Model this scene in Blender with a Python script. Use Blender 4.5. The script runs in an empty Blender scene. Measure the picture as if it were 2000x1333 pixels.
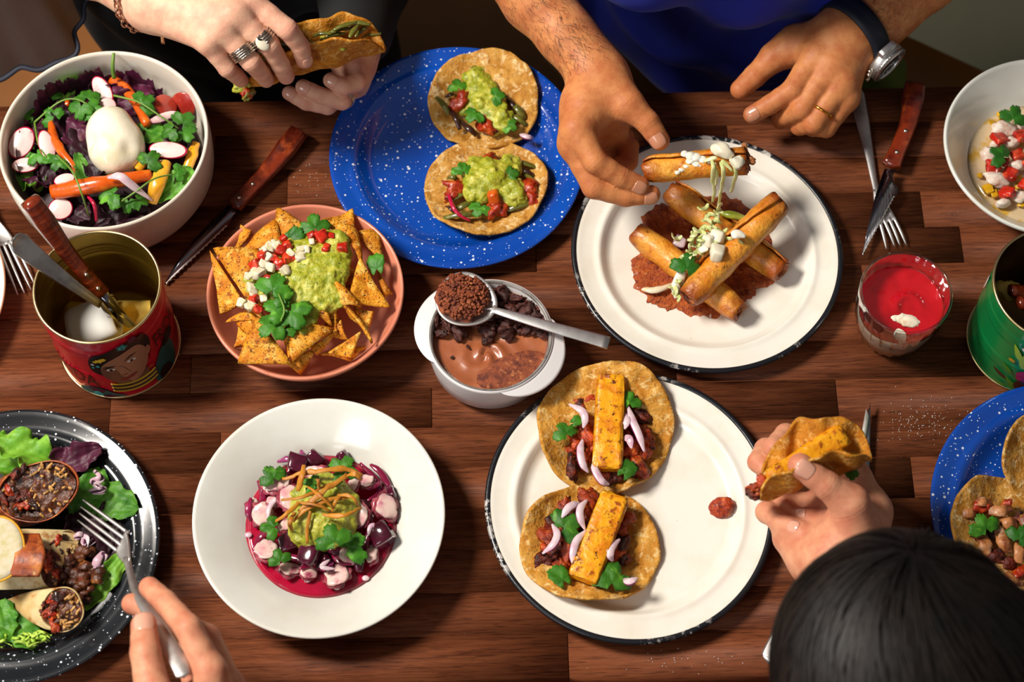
import bpy, bmesh, math, random
import numpy as np
from mathutils import Vector, Matrix

sc = bpy.context.scene
COL = sc.collection
rnd = random.Random(7)
R = math.radians
T = 0.75                                    # height of the table top

# ------------------------------------------------------------------ camera
FPX, PITCH, HC = 3800.0, R(64.3), 1.62
CAMLOC = np.array([0.0, -HC/math.tan(PITCH), T+HC])
cd = bpy.data.cameras.new('camera')
cam = bpy.data.objects.new('camera', cd)
COL.objects.link(cam)
cam.location = CAMLOC
cam.rotation_euler = (math.pi/2-PITCH, 0, 0)
cd.sensor_width = 36.0
cd.lens = FPX/2000*36.0
cd.clip_end = 50
cd.dof.use_dof = True
cd.dof.focus_distance = 1.75
cd.dof.aperture_fstop = 5.0
sc.camera = cam

# ------------------------------------------------------------------ light
sc.view_settings.view_transform = 'Standard'
sc.view_settings.look = 'None'
sc.view_settings.gamma = 1.0
sc.view_settings.use_curve_mapping = False
sc.view_settings.exposure = 0.0
w = bpy.data.worlds.new('world')
sc.world = w
w.use_nodes = True
w.node_tree.nodes['Background'].inputs[0].default_value = (0.95, 0.90, 0.86, 1)
w.node_tree.nodes['Background'].inputs[1].default_value = 0.15

def area(name, loc, target, size, power, color):
    l = bpy.data.lights.new(name, 'AREA')
    l.shape = 'DISK'; l.size = size; l.energy = power; l.color = color
    o = bpy.data.objects.new(name, l); COL.objects.link(o)
    o.location = loc
    d = Vector(target)-Vector(loc)
    o.rotation_euler = d.to_track_quat('-Z', 'Y').to_euler()
    return o
area('key_lamp', (-1.45, 0.22, T+2.05), (0.0, -0.05, T), 0.60, 88, (1.0, 0.93, 0.84))
area('window_fill', (-1.5, -2.1, T+1.7), (0.0, 0.0, T), 1.3, 22, (0.92, 0.96, 1.0))

# ------------------------------------------------------------------ pixel <-> place
_F = np.array([0, math.cos(PITCH), -math.sin(PITCH)])
_U = np.array([0, math.sin(PITCH), math.cos(PITCH)])
_X = np.array([1.0, 0, 0])
def P(px, py, h=0.0):
    """the point at height h above the table top that the photograph shows at this pixel"""
    d = _F + _X*((px-1000)/FPX) - _U*((py-666.5)/FPX)
    return CAMLOC + d*((T+h-CAMLOC[2])/d[2])
def S(px, py, h=0.0):
    """metres per photograph pixel there"""
    d = _F + _X*((px-1000)/FPX) - _U*((py-666.5)/FPX)
    return ((T+h-CAMLOC[2])/d[2])/FPX
class Crop:
    """pixel reader for an enlarged detail of the photograph"""
    def __init__(s, x0, y0, k): s.x0, s.y0, s.k = x0, y0, k
    def __call__(s, x, y, h=0.0): return P(s.x0+x*s.k, s.y0+y*s.k, h)
    def px(s, x, y): return (s.x0+x*s.k, s.y0+y*s.k)

# ------------------------------------------------------------------ noise
def _hash(i, j, k, seed):
    n = (i.astype(np.int64)*374761393 + j.astype(np.int64)*668265263 + k.astype(np.int64)*2147483647 + seed*974634721) & 0xffffffff
    n = ((n ^ (n >> 13))*1274126177) & 0xffffffff
    n = (n ^ (n >> 16))
    return (n & 0xffff)/32767.5 - 1.0
def vnoise(p, seed=0):
    p = np.asarray(p, float)
    i = np.floor(p); f = p-i; f = f*f*(3-2*f)
    i = i.astype(np.int64)
    x, y, z = i[:, 0], i[:, 1], i[:, 2]
    fx, fy, fz = f[:, 0], f[:, 1], f[:, 2]
    def L(a, b, t): return a+(b-a)*t
    c = [_hash(x+a, y+b, z+d, seed) for d in (0, 1) for b in (0, 1) for a in (0, 1)]
    return L(L(L(c[0], c[1], fx), L(c[2], c[3], fx), fy), L(L(c[4], c[5], fx), L(c[6], c[7], fx), fy), fz)
def fbm(p, seed=0, oct=3, gain=.5):
    s, a = 0, 1.0
    p = np.asarray(p, float)
    for o in range(oct):
        s = s+a*vnoise(p, seed+o*17); a *= gain; p = p*2.03+5.1
    return s

# ------------------------------------------------------------------ objects
WORLD = {}
def prop(o, label=None, cat=None, group=None, kind=None):
    if label: o['label'] = label
    if cat: o['category'] = cat
    if group: o['group'] = group
    if kind: o['kind'] = kind
    return o
def thing(name, label, cat, loc, group=None):
    o = bpy.data.objects.new(name, None); COL.objects.link(o)
    o.empty_display_size = 0.02
    o.location = loc
    WORLD[o.name] = np.array(loc, float)
    return prop(o, label, cat, group)
def mesh(name, V, F, mat=None, smooth=True, idx=None):
    me = bpy.data.meshes.new(name)
    V = np.asarray(V, np.float32)
    me.vertices.add(len(V)); me.vertices.foreach_set('co', V.ravel())
    if isinstance(F, np.ndarray):
        nf, k = F.shape
        me.loops.add(nf*k); me.loops.foreach_set('vertex_index', F.astype(np.int32).ravel())
        me.polygons.add(nf)
        me.polygons.foreach_set('loop_start', np.arange(0, nf*k, k, dtype=np.int32))
    else:
        ln = np.array([len(f) for f in F], np.int32); nf = len(ln)
        me.loops.add(int(ln.sum())); me.loops.foreach_set('vertex_index', np.concatenate([np.asarray(f, np.int32) for f in F]))
        me.polygons.add(nf)
        me.polygons.foreach_set('loop_start', np.concatenate([[0], np.cumsum(ln)[:-1]]).astype(np.int32))
    me.update(calc_edges=True)
    me.validate()
    for m in (mat if isinstance(mat, (list, tuple)) else [mat]):
        if m: me.materials.append(m)
    if idx is not None: me.polygons.foreach_set('material_index', np.asarray(idx, np.int32))
    if smooth: me.polygons.foreach_set('use_smooth', np.ones(len(me.polygons), bool))
    return me
def obj(name, VF, mat, parent=None, label=None, cat=None, group=None, kind=None, smooth=True, idx=None):
    """link one mesh, given in world coordinates, with its origin at its base"""
    V, F = VF[0], VF[1]
    V = np.asarray(V, float)
    if len(VF) > 2 and idx is None: idx = VF[2]
    lo, hi = V.min(0), V.max(0)
    org = np.array([(lo[0]+hi[0])/2, (lo[1]+hi[1])/2, lo[2]])
    o = bpy.data.objects.new(name, mesh(name, V-org, F, mat, smooth, idx)); COL.objects.link(o)
    if parent is not None:
        o.parent = parent; o.location = org-WORLD[parent.name]
    else: o.location = org
    WORLD[o.name] = org
    return prop(o, label, cat, group, kind)
def join(*parts):
    V, F, I, n, k = [], [], [], 0, 0
    for p in parts:
        v, f = p[0], p[1]
        V.append(np.asarray(v, float))
        F += [tuple(int(a)+n for a in q) for q in f]
        I += list(p[2]) if len(p) > 2 else [0]*len(f)
        n += len(v)
    return np.concatenate(V), F, I

# ------------------------------------------------------------------ shapes
def fix(v): 
    v = np.asarray(v, float); n = np.linalg.norm(v)
    return v/n if n > 1e-12 else np.array([0, 0, 1.0])
def lathe(prof, seg=72, c=(0, 0, 0), warp=None):
    V, rings = [], []
    th = np.arange(seg)*2*math.pi/seg
    for r, z in prof:
        if r < 1e-7: rings.append([len(V)]); V.append((0, 0, z))
        else:
            rings.append(list(range(len(V), len(V)+seg)))
            V += [(r*math.cos(t), r*math.sin(t), z) for t in th]
    F = []
    for a, b in zip(rings[:-1], rings[1:]):
        for i in range(seg):
            j = (i+1) % seg
            if len(a) == 1 and len(b) == 1: continue
            if len(a) == 1: F.append((a[0], b[i], b[j]))
            elif len(b) == 1: F.append((a[j], a[i], b[0]))
            else: F.append((a[i], b[i], b[j], a[j]))
    V = np.array(V)
    if warp: V = warp(V)
    return V+np.asarray(c), F
def spline(pts, n):
    pts = np.asarray(pts, float)
    if len(pts) == 2: return pts[0]+(pts[1]-pts[0])*np.linspace(0, 1, n)[:, None]
    q = np.concatenate([[2*pts[0]-pts[1]], pts, [2*pts[-1]-pts[-2]]])
    u = np.linspace(0, len(pts)-1-1e-9, n); i = u.astype(int); t = (u-i)[:, None]
    a, b, c, d = q[i], q[i+1], q[i+2], q[i+3]
    return .5*((2*b)+(-a+c)*t+(2*a-5*b+4*c-d)*t*t+(-a+3*b-3*c+d)*t**3)
def frames(p, up=None):
    t = np.gradient(p, axis=0); t /= np.maximum(np.linalg.norm(t, axis=1), 1e-12)[:, None]
    n = np.cross(t[0], up if up is not None else ((0, 0, 1) if abs(t[0][2]) < .9 else (1, 0, 0)))
    N = []
    for k in range(len(p)):
        n = n-t[k]*np.dot(n, t[k]); n = fix(n); N.append(n)
    N = np.array(N); B = np.cross(N, t)          # N sideways, B upwards
    return t, N, B
def tube(pts, rad, seg=10, n=None, flat=1.0, cap=True, up=None, shape=None, noise=0, seed=0, freq=200):
    """a swept solid; rad one number or a list along the way; flat scales its height; shape = outline [(side, up)]"""
    n = n or max(2, (len(pts)-1)*5+1)
    p = spline(pts, n)
    r = np.interp(np.linspace(0, 1, n), np.linspace(0, 1, len(rad)), rad) if isinstance(rad, (list, tuple, np.ndarray)) else np.full(n, rad)
    t, N, B = frames(p, up)
    if shape is None:
        a = np.arange(seg)*2*math.pi/seg; sh = np.stack([np.cos(a), np.sin(a)*flat], 1)
    else: sh = np.asarray(shape, float); seg = len(sh)
    V = p[:, None]+r[:, None, None]*(N[:, None]*sh[None, :, :1]+B[:, None]*sh[None, :, 1:])
    V = V.reshape(-1, 3)
    F = [(k*seg+i, k*seg+(i+1) % seg, (k+1)*seg+(i+1) % seg, (k+1)*seg+i) for k in range(n-1) for i in range(seg)]
    if cap:
        V = np.concatenate([V, [p[0]-t[0]*r[0]*.35*flat, p[-1]+t[-1]*r[-1]*.35*flat]])
        F += [(i, n*seg, (i+1) % seg) for i in range(seg)]
        o = (n-1)*seg
        F += [(o+(i+1) % seg, n*seg+1, o+i) for i in range(seg)]
    if noise:
        c = p.mean(0)
        V = V+np.stack([vnoise(V*freq, seed), vnoise(V*freq, seed+3), vnoise(V*freq, seed+5)], 1)*noise
    F = [f[::-1] for f in F]
    return V, F
_ico = {}
def ico(s):
    if s not in _ico:
        bm = bmesh.new(); bmesh.ops.create_icosphere(bm, subdivisions=s, radius=1)
        _ico[s] = (np.array([v.co[:] for v in bm.verts]), np.array([[v.index for v in f.verts] for f in bm.faces])); bm.free()
    return _ico[s]
def rotm(rx=0, ry=0, rz=0):
    return np.array((Matrix.Rotation(rz, 3, 'Z') @ Matrix.Rotation(ry, 3, 'Y') @ Matrix.Rotation(rx, 3, 'X')))
def blob(c, size, sub=2, amp=.2, freq=1.5, seed=0, rot=None, oct=2, flatten=None):
    V, F = ico(sub)
    d = 1+amp*fbm(V*freq+seed*3.7, seed, oct)
    V = V*d[:, None]
    if flatten is not None: V = np.stack([V[:, 0], V[:, 1], np.maximum(V[:, 2], flatten)], 1)
    V = V*np.asarray(size)
    if rot is not None: V = V@np.asarray(rot).T
    return V+np.asarray(c), F
_cub = {}
def cubegrid(n):
    if n not in _cub:
        bm = bmesh.new(); bmesh.ops.create_cube(bm, size=2)
        bmesh.ops.subdivide_edges(bm, edges=bm.edges[:], cuts=n-1, use_grid_fill=True)
        _cub[n] = (np.array([v.co[:] for v in bm.verts]), np.array([[v.index for v in f.verts] for f in bm.faces])); bm.free()
    return _cub[n]
def rbox(c, half, bev=.2, n=4, rot=None, jit=0, seed=0, freq=1.0, taper=None):
    """rounded box with half sizes; bev as share of the smallest half size; jit lumpiness in metres"""
    V, F = cubegrid(n)
    half = np.asarray(half, float); b = bev*half.min()
    W = np.sign(V)*np.abs(V)**.55*half
    inner = half-b
    q = np.clip(W, -inner, inner); d = W-q
    l = np.linalg.norm(d, axis=1); m = l > 1e-9
    W = q.copy(); W[m] += d[m]/l[m][:, None]*b
    if taper: W[:, 1] *= 1+taper*W[:, 0]/half[0]
    if jit: W = W+np.stack([fbm(V*freq+seed, seed+k, 2) for k in range(3)], 1)*jit
    if rot is not None: W = W@np.asarray(rot).T
    return W+np.asarray(c), F
def along(a, b, up=(0, 0, 1)):
    """rotation whose x runs from a to b and z is near up; columns are the axes"""
    x = fix(np.asarray(b, float)-np.asarray(a, float)); z = np.asarray(up, float); z = fix(z-x*np.dot(z, x)); y = np.cross(z, x)
    return np.stack([x, y, z], 1)
def sheet(fn, nu, nv, closed_u=False):
    """grid surface: fn(u, v) arrays in 0..1 -> points"""
    u, v = np.meshgrid(np.linspace(0, 1, nu), np.linspace(0, 1, nv), indexing='ij')
    V = fn(u.ravel(), v.ravel())
    F = []
    for i in range(nu-1):
        for j in range(nv-1): F.append((i*nv+j, (i+1)*nv+j, (i+1)*nv+j+1, i*nv+j+1))
    return V, F
def thicken(V, F, t, N=None):
    """give an open sheet a thickness t along its vertex normals"""
    V = np.asarray(V, float)
    if N is None:
        N = np.zeros_like(V)
        for f in F:
            a, b, c = V[f[0]], V[f[1]], V[f[2]]
            n = np.cross(b-a, c-a)
            if len(f) > 3: n = n+np.cross(c-a, V[f[3]]-a)
            for i in f: N[i] += n
        N /= np.maximum(np.linalg.norm(N, axis=1), 1e-15)[:, None]
    n = len(V)
    W = np.concatenate([V+N*t/2, V-N*t/2])
    E = {}
    for f in F:
        for a, b in zip(f, tuple(f[1:])+(f[0],)): E[(a, b)] = E.get((a, b), 0)+1
    G = [tuple(f) for f in F]+[tuple(i+n for i in f[::-1]) for f in F]
    for (a, b) in E:
        if (b, a) not in E: G.append((b, a, a+n, b+n))
    return W, G

# ------------------------------------------------------------------ solid fields -> meshes
def nets(D, lo, h, relax=1):
    """surface of a distance grid D (negative inside) by surface nets"""
    ins = D < 0
    nx, ny, nz = D.shape
    c = [D[i:nx-1+i, j:ny-1+j, k:nz-1+k] for i in (0, 1) for j in (0, 1) for k in (0, 1)]
    s = sum((q < 0).astype(np.int8) for q in c)
    act = (s > 0) & (s < 8)
    ids = np.full(act.shape, -1, np.int64); ids[act] = np.arange(act.sum())
    I = np.argwhere(act)
    acc = np.zeros((len(I), 3)); cnt = np.zeros(len(I))
    cv = [q[act] for q in c]
    offs = [(i, j, k) for i in (0, 1) for j in (0, 1) for k in (0, 1)]
    for a in range(8):
        for b in range(a+1, 8):
            da = np.array(offs[b])-np.array(offs[a])
            if np.abs(da).sum() != 1: continue
            va, vb = cv[a], cv[b]; m = (va < 0) != (vb < 0)
            t = np.where(m, va/np.where(m, va-vb, 1), 0)
            acc += m[:, None]*(np.array(offs[a])+t[:, None]*da); cnt += m
    V = (I+acc/np.maximum(cnt, 1)[:, None])*h+np.asarray(lo)
    F = []
    for ax in range(3):
        sl0 = [slice(1, n-1) for n in D.shape]; sl1 = list(sl0)
        sl0[ax] = slice(0, D.shape[ax]-1); sl1[ax] = slice(1, D.shape[ax])
        A, B = ins[tuple(sl0)], ins[tuple(sl1)]
        e = np.argwhere(A != B)
        if not len(e): continue
        flip = A[tuple(e.T)]
        e = e+np.array([0 if a == ax else 1 for a in range(3)])
        o1, o2 = [(1, 2), (2, 0), (0, 1)][ax]
        def at(d1, d2):
            q = e.copy(); q[:, o1] += d1; q[:, o2] += d2
            return ids[tuple(q.T)]
        Q = np.stack([at(-1, -1), at(0, -1), at(0, 0), at(-1, 0)], 1)
        Q[~flip] = Q[~flip][:, ::-1]
        F.append(Q)
    F = np.concatenate(F)
    F = F[(F >= 0).all(1)]
    for _ in range(relax):
        a = np.zeros_like(V); n = np.zeros(len(V))
        for i in range(4):
            j = (i+1) % 4
            np.add.at(a, F[:, i], V[F[:, j]]); np.add.at(n, F[:, i], 1)
            np.add.at(a, F[:, j], V[F[:, i]]); np.add.at(n, F[:, j], 1)
        V = V*.4+.6*a/np.maximum(n, 1)[:, None]
    return V, F
def normals(V, F):
    n = np.cross(V[F[:, 1]]-V[F[:, 0]], V[F[:, 2]]-V[F[:, 0]])
    N = np.zeros_like(V)
    for i in range(F.shape[1]): np.add.at(N, F[:, i], n)
    return N/np.maximum(np.linalg.norm(N, axis=1), 1e-15)[:, None]
def smin(a, b, k):
    h = np.maximum(k-np.abs(a-b), 0)/k
    return np.minimum(a, b)-h*h*k*.25
class Field:
    BIG = .05
    def __init__(s, lo, hi, h):
        s.lo = np.asarray(lo, float); s.h = h
        s.n = np.ceil((np.asarray(hi)-s.lo)/h).astype(int)+1
        s.D = np.full(s.n, s.BIG, np.float32)
    def block(s, lo, hi):
        a = np.clip(np.floor((lo-s.lo)/s.h).astype(int), 0, s.n-1); b = np.clip(np.ceil((hi-s.lo)/s.h).astype(int)+1, 0, s.n)
        g = [(np.arange(a[i], b[i])*s.h+s.lo[i]).astype(np.float32) for i in range(3)]
        return tuple(slice(a[i], b[i]) for i in range(3)), g
    def cone(s, a, b, ra, rb, k=.003, sq=None):
        """smooth union with a tapered capsule"""
        a = np.asarray(a, float); b = np.asarray(b, float); pad = max(ra, rb)+k+3*s.h
        sl, g = s.block(np.minimum(a, b)-pad, np.maximum(a, b)+pad)
        if any(len(q) == 0 for q in g): return s
        X, Y, Z = g[0][:, None, None]-a[0], g[1][None, :, None]-a[1], g[2][None, None, :]-a[2]
        d = b-a; L = max(float(d@d), 1e-12)
        t = np.clip((X*d[0]+Y*d[1]+Z*d[2])/L, 0, 1)
        dist = np.sqrt((X-t*d[0])**2+(Y-t*d[1])**2+(Z-t*d[2])**2)-(ra+(rb-ra)*t)
        s.D[sl] = smin(s.D[sl], dist, k)
        return s
    def ell(s, c, rad, rot=None, k=.003, cut=False):
        """smooth union with an ellipsoid (or its removal)"""
        c = np.asarray(c, float); rad = np.asarray(rad, float); pad = rad.max()+k+3*s.h
        sl, g = s.block(c-pad, c+pad)
        if any(len(q) == 0 for q in g): return s
        X, Y, Z = np.meshgrid(g[0]-c[0], g[1]-c[1], g[2]-c[2], indexing='ij')
        if rot is not None:
            r = np.asarray(rot); X, Y, Z = r[0, 0]*X+r[1, 0]*Y+r[2, 0]*Z, r[0, 1]*X+r[1, 1]*Y+r[2, 1]*Z, r[0, 2]*X+r[1, 2]*Y+r[2, 2]*Z
        k0 = np.sqrt((X/rad[0])**2+(Y/rad[1])**2+(Z/rad[2])**2); k1 = np.sqrt((X/rad[0]**2)**2+(Y/rad[1]**2)**2+(Z/rad[2]**2)**2)
        dist = k0*(k0-1)/np.maximum(k1, 1e-9)
        s.D[sl] = -smin(-s.D[sl], dist, k) if cut else smin(s.D[sl], dist, k)
        return s
    def merge(s, o, k): s.D = smin(s.D, o.D, k); return s
    def mesh(s, relax=2): return nets(s.D, s.lo, s.h, relax)
# ------------------------------------------------------------------ materials
def lin(c):
    if isinstance(c, str): c = tuple(int(c[i:i+2], 16) for i in (0, 2, 4))
    return tuple((x/255/12.92 if x/255 <= .04045 else ((x/255+.055)/1.055)**2.4) for x in c)+(1.0,)
class G:
    def __init__(s, name):
        s.m = bpy.data.materials.new(name); s.m.use_nodes = True
        s.t = s.m.node_tree; s.b = s.t.nodes['Principled BSDF']; s.out = s.t.nodes['Material Output']
        s._co = None
    def n(s, ty, **k):
        x = s.t.nodes.new(ty)
        for a, v in k.items(): setattr(x, a, v)
        return x
    def l(s, a, b): s.t.links.new(a, b)
    def set(s, **k):
        for a, v in k.items():
            i = s.b.inputs[a.replace('_', ' ')]
            if hasattr(v, 'is_linked'): s.l(v, i)
            else: i.default_value = v
        return s
    def co(s):
        if s._co is None:
            tc = s.n('ShaderNodeTexCoord'); oi = s.n('ShaderNodeObjectInfo')
            m = s.n('ShaderNodeMath', operation='MULTIPLY'); s.l(oi.outputs['Random'], m.inputs[0]); m.inputs[1].default_value = 13.7
            v = s.n('ShaderNodeVectorMath', operation='ADD'); s.l(tc.outputs['Object'], v.inputs[0]); s.l(m.outputs[0], v.inputs[1])
            s._co = v.outputs[0]; s.rand = oi.outputs['Random']
        return s._co
    def scaled(s, st):
        v = s.n('ShaderNodeVectorMath', operation='MULTIPLY'); s.l(s.co(), v.inputs[0]); v.inputs[1].default_value = st
        return v.outputs[0]
    def noise(s, scale, detail=3, rough=.55, dist=0, stretch=None):
        x = s.n('ShaderNodeTexNoise'); s.l(s.scaled(stretch) if stretch else s.co(), x.inputs['Vector'])
        x.inputs['Scale'].default_value = scale; x.inputs['Detail'].default_value = detail
        x.inputs['Roughness'].default_value = rough; x.inputs['Distortion'].default_value = dist
        return x.outputs['Fac']
    def voro(s, scale, feature='F1', stretch=None):
        x = s.n('ShaderNodeTexVoronoi', feature=feature); s.l(s.scaled(stretch) if stretch else s.co(), x.inputs['Vector'])
        x.inputs['Scale'].default_value = scale
        return x
    def ramp(s, f, lo, hi, a=0.0, b=1.0):
        x = s.n('ShaderNodeMapRange'); s.l(f, x.inputs[0])
        x.inputs[1].default_value = lo; x.inputs[2].default_value = hi; x.inputs[3].default_value = a; x.inputs[4].default_value = b
        return x.outputs[0]
    def mix(s, f, a, b):
        x = s.n('ShaderNodeMix', data_type='RGBA')
        for v, i in ((f, 0), (a, 6), (b, 7)):
            if hasattr(v, 'is_linked'): s.l(v, x.inputs[i])
            else: x.inputs[i].default_value = v
        return x.outputs[2]
    def math(s, op, a, b=0.0):
        x = s.n('ShaderNodeMath', operation=op)
        for v, i in ((a, 0), (b, 1)):
            if hasattr(v, 'is_linked'): s.l(v, x.inputs[i])
            else: x.inputs[i].default_value = v
        return x.outputs[0]
    def bump(s, h, strength=.3, dist=.001, prev=None):
        x = s.n('ShaderNodeBump'); s.l(h, x.inputs['Height']); x.inputs['Strength'].default_value = strength; x.inputs['Distance'].default_value = dist
        if prev is not None: s.l(prev, x.inputs['Normal'])
        s.l(x.outputs[0], s.b.inputs['Normal'])
        return x.outputs[0]
    def attr(s, name):
        x = s.n('ShaderNodeAttribute'); x.attribute_name = name
        return x.outputs['Fac']
def mat(name, base, rough=.5, layers=(), bump=None, metal=0, sss=0, coat=0, spec=None, sheen=0, sssr=(.004, .002, .001), randv=0):
    """layers: (colour, noise scale, lo, hi[, stretch]); bump: (scale, strength, distance[, detail])"""
    g = G(name)
    c = lin(base)
    for L in layers:
        f = g.ramp(g.noise(L[1], 4, .6, stretch=L[4] if len(L) > 4 else None), L[2], L[3])
        c = g.mix(f, c, lin(L[0]))
    if randv:
        g.co()
        x = g.n('ShaderNodeHueSaturation'); g.l(g.ramp(g.rand, 0, 1, 1-randv, 1+randv), x.inputs['Value'])
        if hasattr(c, 'is_linked'): g.l(c, x.inputs['Color'])
        else: x.inputs['Color'].default_value = c
        c = x.outputs[0]
    g.set(Base_Color=c, Roughness=rough, Metallic=metal)
    if sss: g.set(Subsurface_Weight=sss, Subsurface_Radius=sssr, Subsurface_Scale=1.0)
    if coat: g.set(Coat_Weight=coat, Coat_Roughness=.08)
    if spec is not None: g.set(Specular_IOR_Level=spec)
    if sheen: g.set(Sheen_Weight=sheen)
    if bump: g.bump(g.noise(bump[0], bump[3] if len(bump) > 3 else 4), bump[1], bump[2])
    return g.m

def wood_mat():
    g = G('walnut_wood')
    co = g.co()
    big = g.noise(1.0, 3, .5, 1.2, stretch=(2.2, 11, 11))
    fib = g.noise(1.0, 5, .65, .6, stretch=(18, 330, 330))
    por = g.noise(1.0, 2, .6, .2, stretch=(42, 760, 760))
    wv = g.n('ShaderNodeTexWave', wave_type='BANDS', bands_direction='Y'); g.l(g.scaled((.45, 1.5, 1.5)), wv.inputs['Vector'])
    wv.inputs['Scale'].default_value = 26; wv.inputs['Distortion'].default_value = 9; wv.inputs['Detail'].default_value = 3; wv.inputs['Detail Scale'].default_value = .8
    c = g.mix(g.ramp(big, .33, .68), lin('5a2d1a'), lin('774026'))
    c = g.mix(g.ramp(fib, .38, .7, 0, .6), c, lin('985a38'))
    c = g.mix(g.ramp(wv.outputs['Fac'], .6, 1.0, 0, .12), c, lin('3a1c11'))
    c = g.mix(g.ramp(por, .54, .66, 0, .6), c, lin('2e150b'))
    h = g.n('ShaderNodeHueSaturation'); g.l(c, h.inputs['Color']); g.l(g.ramp(g.rand, 0, 1, .79, .89), h.inputs['Value'])
    sp = g.voro(260); dust = g.math('MULTIPLY', g.math('LESS_THAN', sp.outputs['Distance'], .09), g.ramp(g.noise(9, 2), .6, .68))
    g.set(Base_Color=g.mix(g.math('MULTIPLY', dust, .5), h.outputs[0], lin('b09a8c')), Roughness=g.ramp(fib, .3, .7, .6, .5), Specular_IOR_Level=.12)
    b = g.bump(por, .3, .0004)
    g.bump(fib, .1, .0002, b)
    return g.m
def speckle_mat(name, base, thr=.085, dens=190):
    g = G(name)
    v = g.voro(dens); v2 = g.voro(dens*1.9)
    s1 = g.n('ShaderNodeSeparateColor'); g.l(v.outputs['Color'], s1.inputs[0])
    s2 = g.n('ShaderNodeSeparateColor'); g.l(v2.outputs['Color'], s2.inputs[0])
    r1 = g.ramp(s1.outputs[0], .2, 1, .0, thr*3.0)
    r2 = g.ramp(s2.outputs[1], .4, 1, .0, thr*2.7)
    m = g.math('MAXIMUM', g.math('LESS_THAN', v.outputs['Distance'], r1), g.math('LESS_THAN', v2.outputs['Distance'], r2))
    c = g.mix(g.ramp(g.noise(14, 3), .3, .7, 0, .5), lin(base[0]), lin(base[1]))
    g.set(Base_Color=g.mix(m, c, lin('dfe6f0')), Roughness=.16, Coat_Weight=.6, Coat_Roughness=.05)
    g.bump(g.noise(30, 2), .12, .001)
    return g.m
def enamel_white():
    g = G('white_enamel')
    v = g.voro(150); s = g.n('ShaderNodeSeparateColor'); g.l(v.outputs['Color'], s.inputs[0])
    m = g.math('LESS_THAN', v.outputs['Distance'], g.ramp(s.outputs[0], .75, 1, 0, .07))
    c = g.mix(g.ramp(g.noise(25, 4), .45, .75, 0, .45), lin('efeade'), lin('d9cdb6'))
    g.set(Base_Color=g.mix(g.math('MULTIPLY', m, .7), c, lin('5c5348')), Roughness=.22, Coat_Weight=.4, Coat_Roughness=.06)
    g.bump(g.noise(24, 2), .1, .001)
    return g.m
def enamel_rim():
    g = G('dark_enamel_rim')
    f = g.math('MULTIPLY', g.ramp(g.noise(120, 5, .7, stretch=(1, 1, .6)), .52, .56), g.ramp(g.noise(11, 2), .54, .60))
    c = g.mix(f, lin('15171d'), lin('bdb8b2'))
    g.set(Base_Color=c, Roughness=.3); g.bump(g.noise(160, 4), .3, .0006)
    return g.m
def skin_mat(name, base, red, rough=.45, spots=None):
    g = G(name)
    c = g.mix(g.ramp(g.noise(70, 5, .6), .38, .64, 0, .55), lin(base), lin(red))
    c = g.mix(g.attr('ruddy'), c, lin(red))
    if spots: c = g.mix(g.ramp(g.noise(300, 3), .62, .75, 0, .35), c, lin(spots))
    g.set(Base_Color=c, Roughness=rough, Subsurface_Weight=.14, Subsurface_Radius=(.008, .003, .0015), Subsurface_Scale=1.0, Specular_IOR_Level=.28)
    b = g.bump(g.voro(700).outputs['Distance'], .10, .0006)
    g.bump(g.noise(150, 5), .3, .0014, b)
    return g.m
def tortilla_mat(name, a, b, c2):
    g = G(name)
    c = g.mix(g.ramp(g.noise(60, 6, .65), .40, .60), lin(a), lin(b))
    c = g.mix(g.ramp(g.noise(130, 5, .7, .6), .52, .64, 0, .9), c, lin(c2))
    c = g.mix(g.ramp(g.noise(95, 5, .7, 1.0), .58, .68, 0, .65), c, lin('8a571a'))
    c = g.mix(g.ramp(g.noise(330, 2), .62, .70, 0, .6), c, lin('6b4a1c'))
    g.set(Base_Color=c, Roughness=.7, Specular_IOR_Level=.25, Subsurface_Weight=.05, Subsurface_Radius=(.003, .002, .001), Subsurface_Scale=1.0)
    q = g.bump(g.noise(420, 4), .8, .0010)
    g.bump(g.noise(120, 5), .9, .0030, q)
    return g.m
def leaf_mat(name, a, b, vein=None):
    g = G(name)
    c = g.mix(g.ramp(g.noise(90, 4), .3, .7), lin(a), lin(b))
    if vein: c = g.mix(g.ramp(g.noise(45, 3, .5, 2.0), .6, .72, 0, .8), c, lin(vein))
    h = g.n('ShaderNodeHueSaturation'); g.l(c, h.inputs['Color']); g.l(g.ramp(g.rand, 0, 1, .8, 1.25), h.inputs['Value'])
    g.set(Base_Color=h.outputs[0], Roughness=.5, Specular_IOR_Level=.35, Subsurface_Weight=.04, Subsurface_Radius=(.002, .003, .001), Subsurface_Scale=1.0)
    q = g.bump(g.noise(260, 4), .35, .0008)
    g.bump(g.voro(330, 'DISTANCE_TO_EDGE').outputs['Distance'], .35, .0006, q)
    return g.m
def thin_glass():
    g = G('clear_glass'); g.t.nodes.remove(g.b)
    t = g.n('ShaderNodeBsdfTransparent'); t.inputs[0].default_value = (.95, .96, .95, 1)
    q = g.n('ShaderNodeBsdfGlossy'); q.inputs['Roughness'].default_value = .05
    lw = g.n('ShaderNodeLayerWeight'); lw.inputs['Blend'].default_value = .28
    m = g.n('ShaderNodeMixShader'); g.l(g.ramp(lw.outputs['Fresnel'], 0, 1, .03, .75), m.inputs[0]); g.l(t.outputs[0], m.inputs[1]); g.l(q.outputs[0], m.inputs[2])
    g.l(m.outputs[0], g.out.inputs['Surface'])
    return g.m
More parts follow.
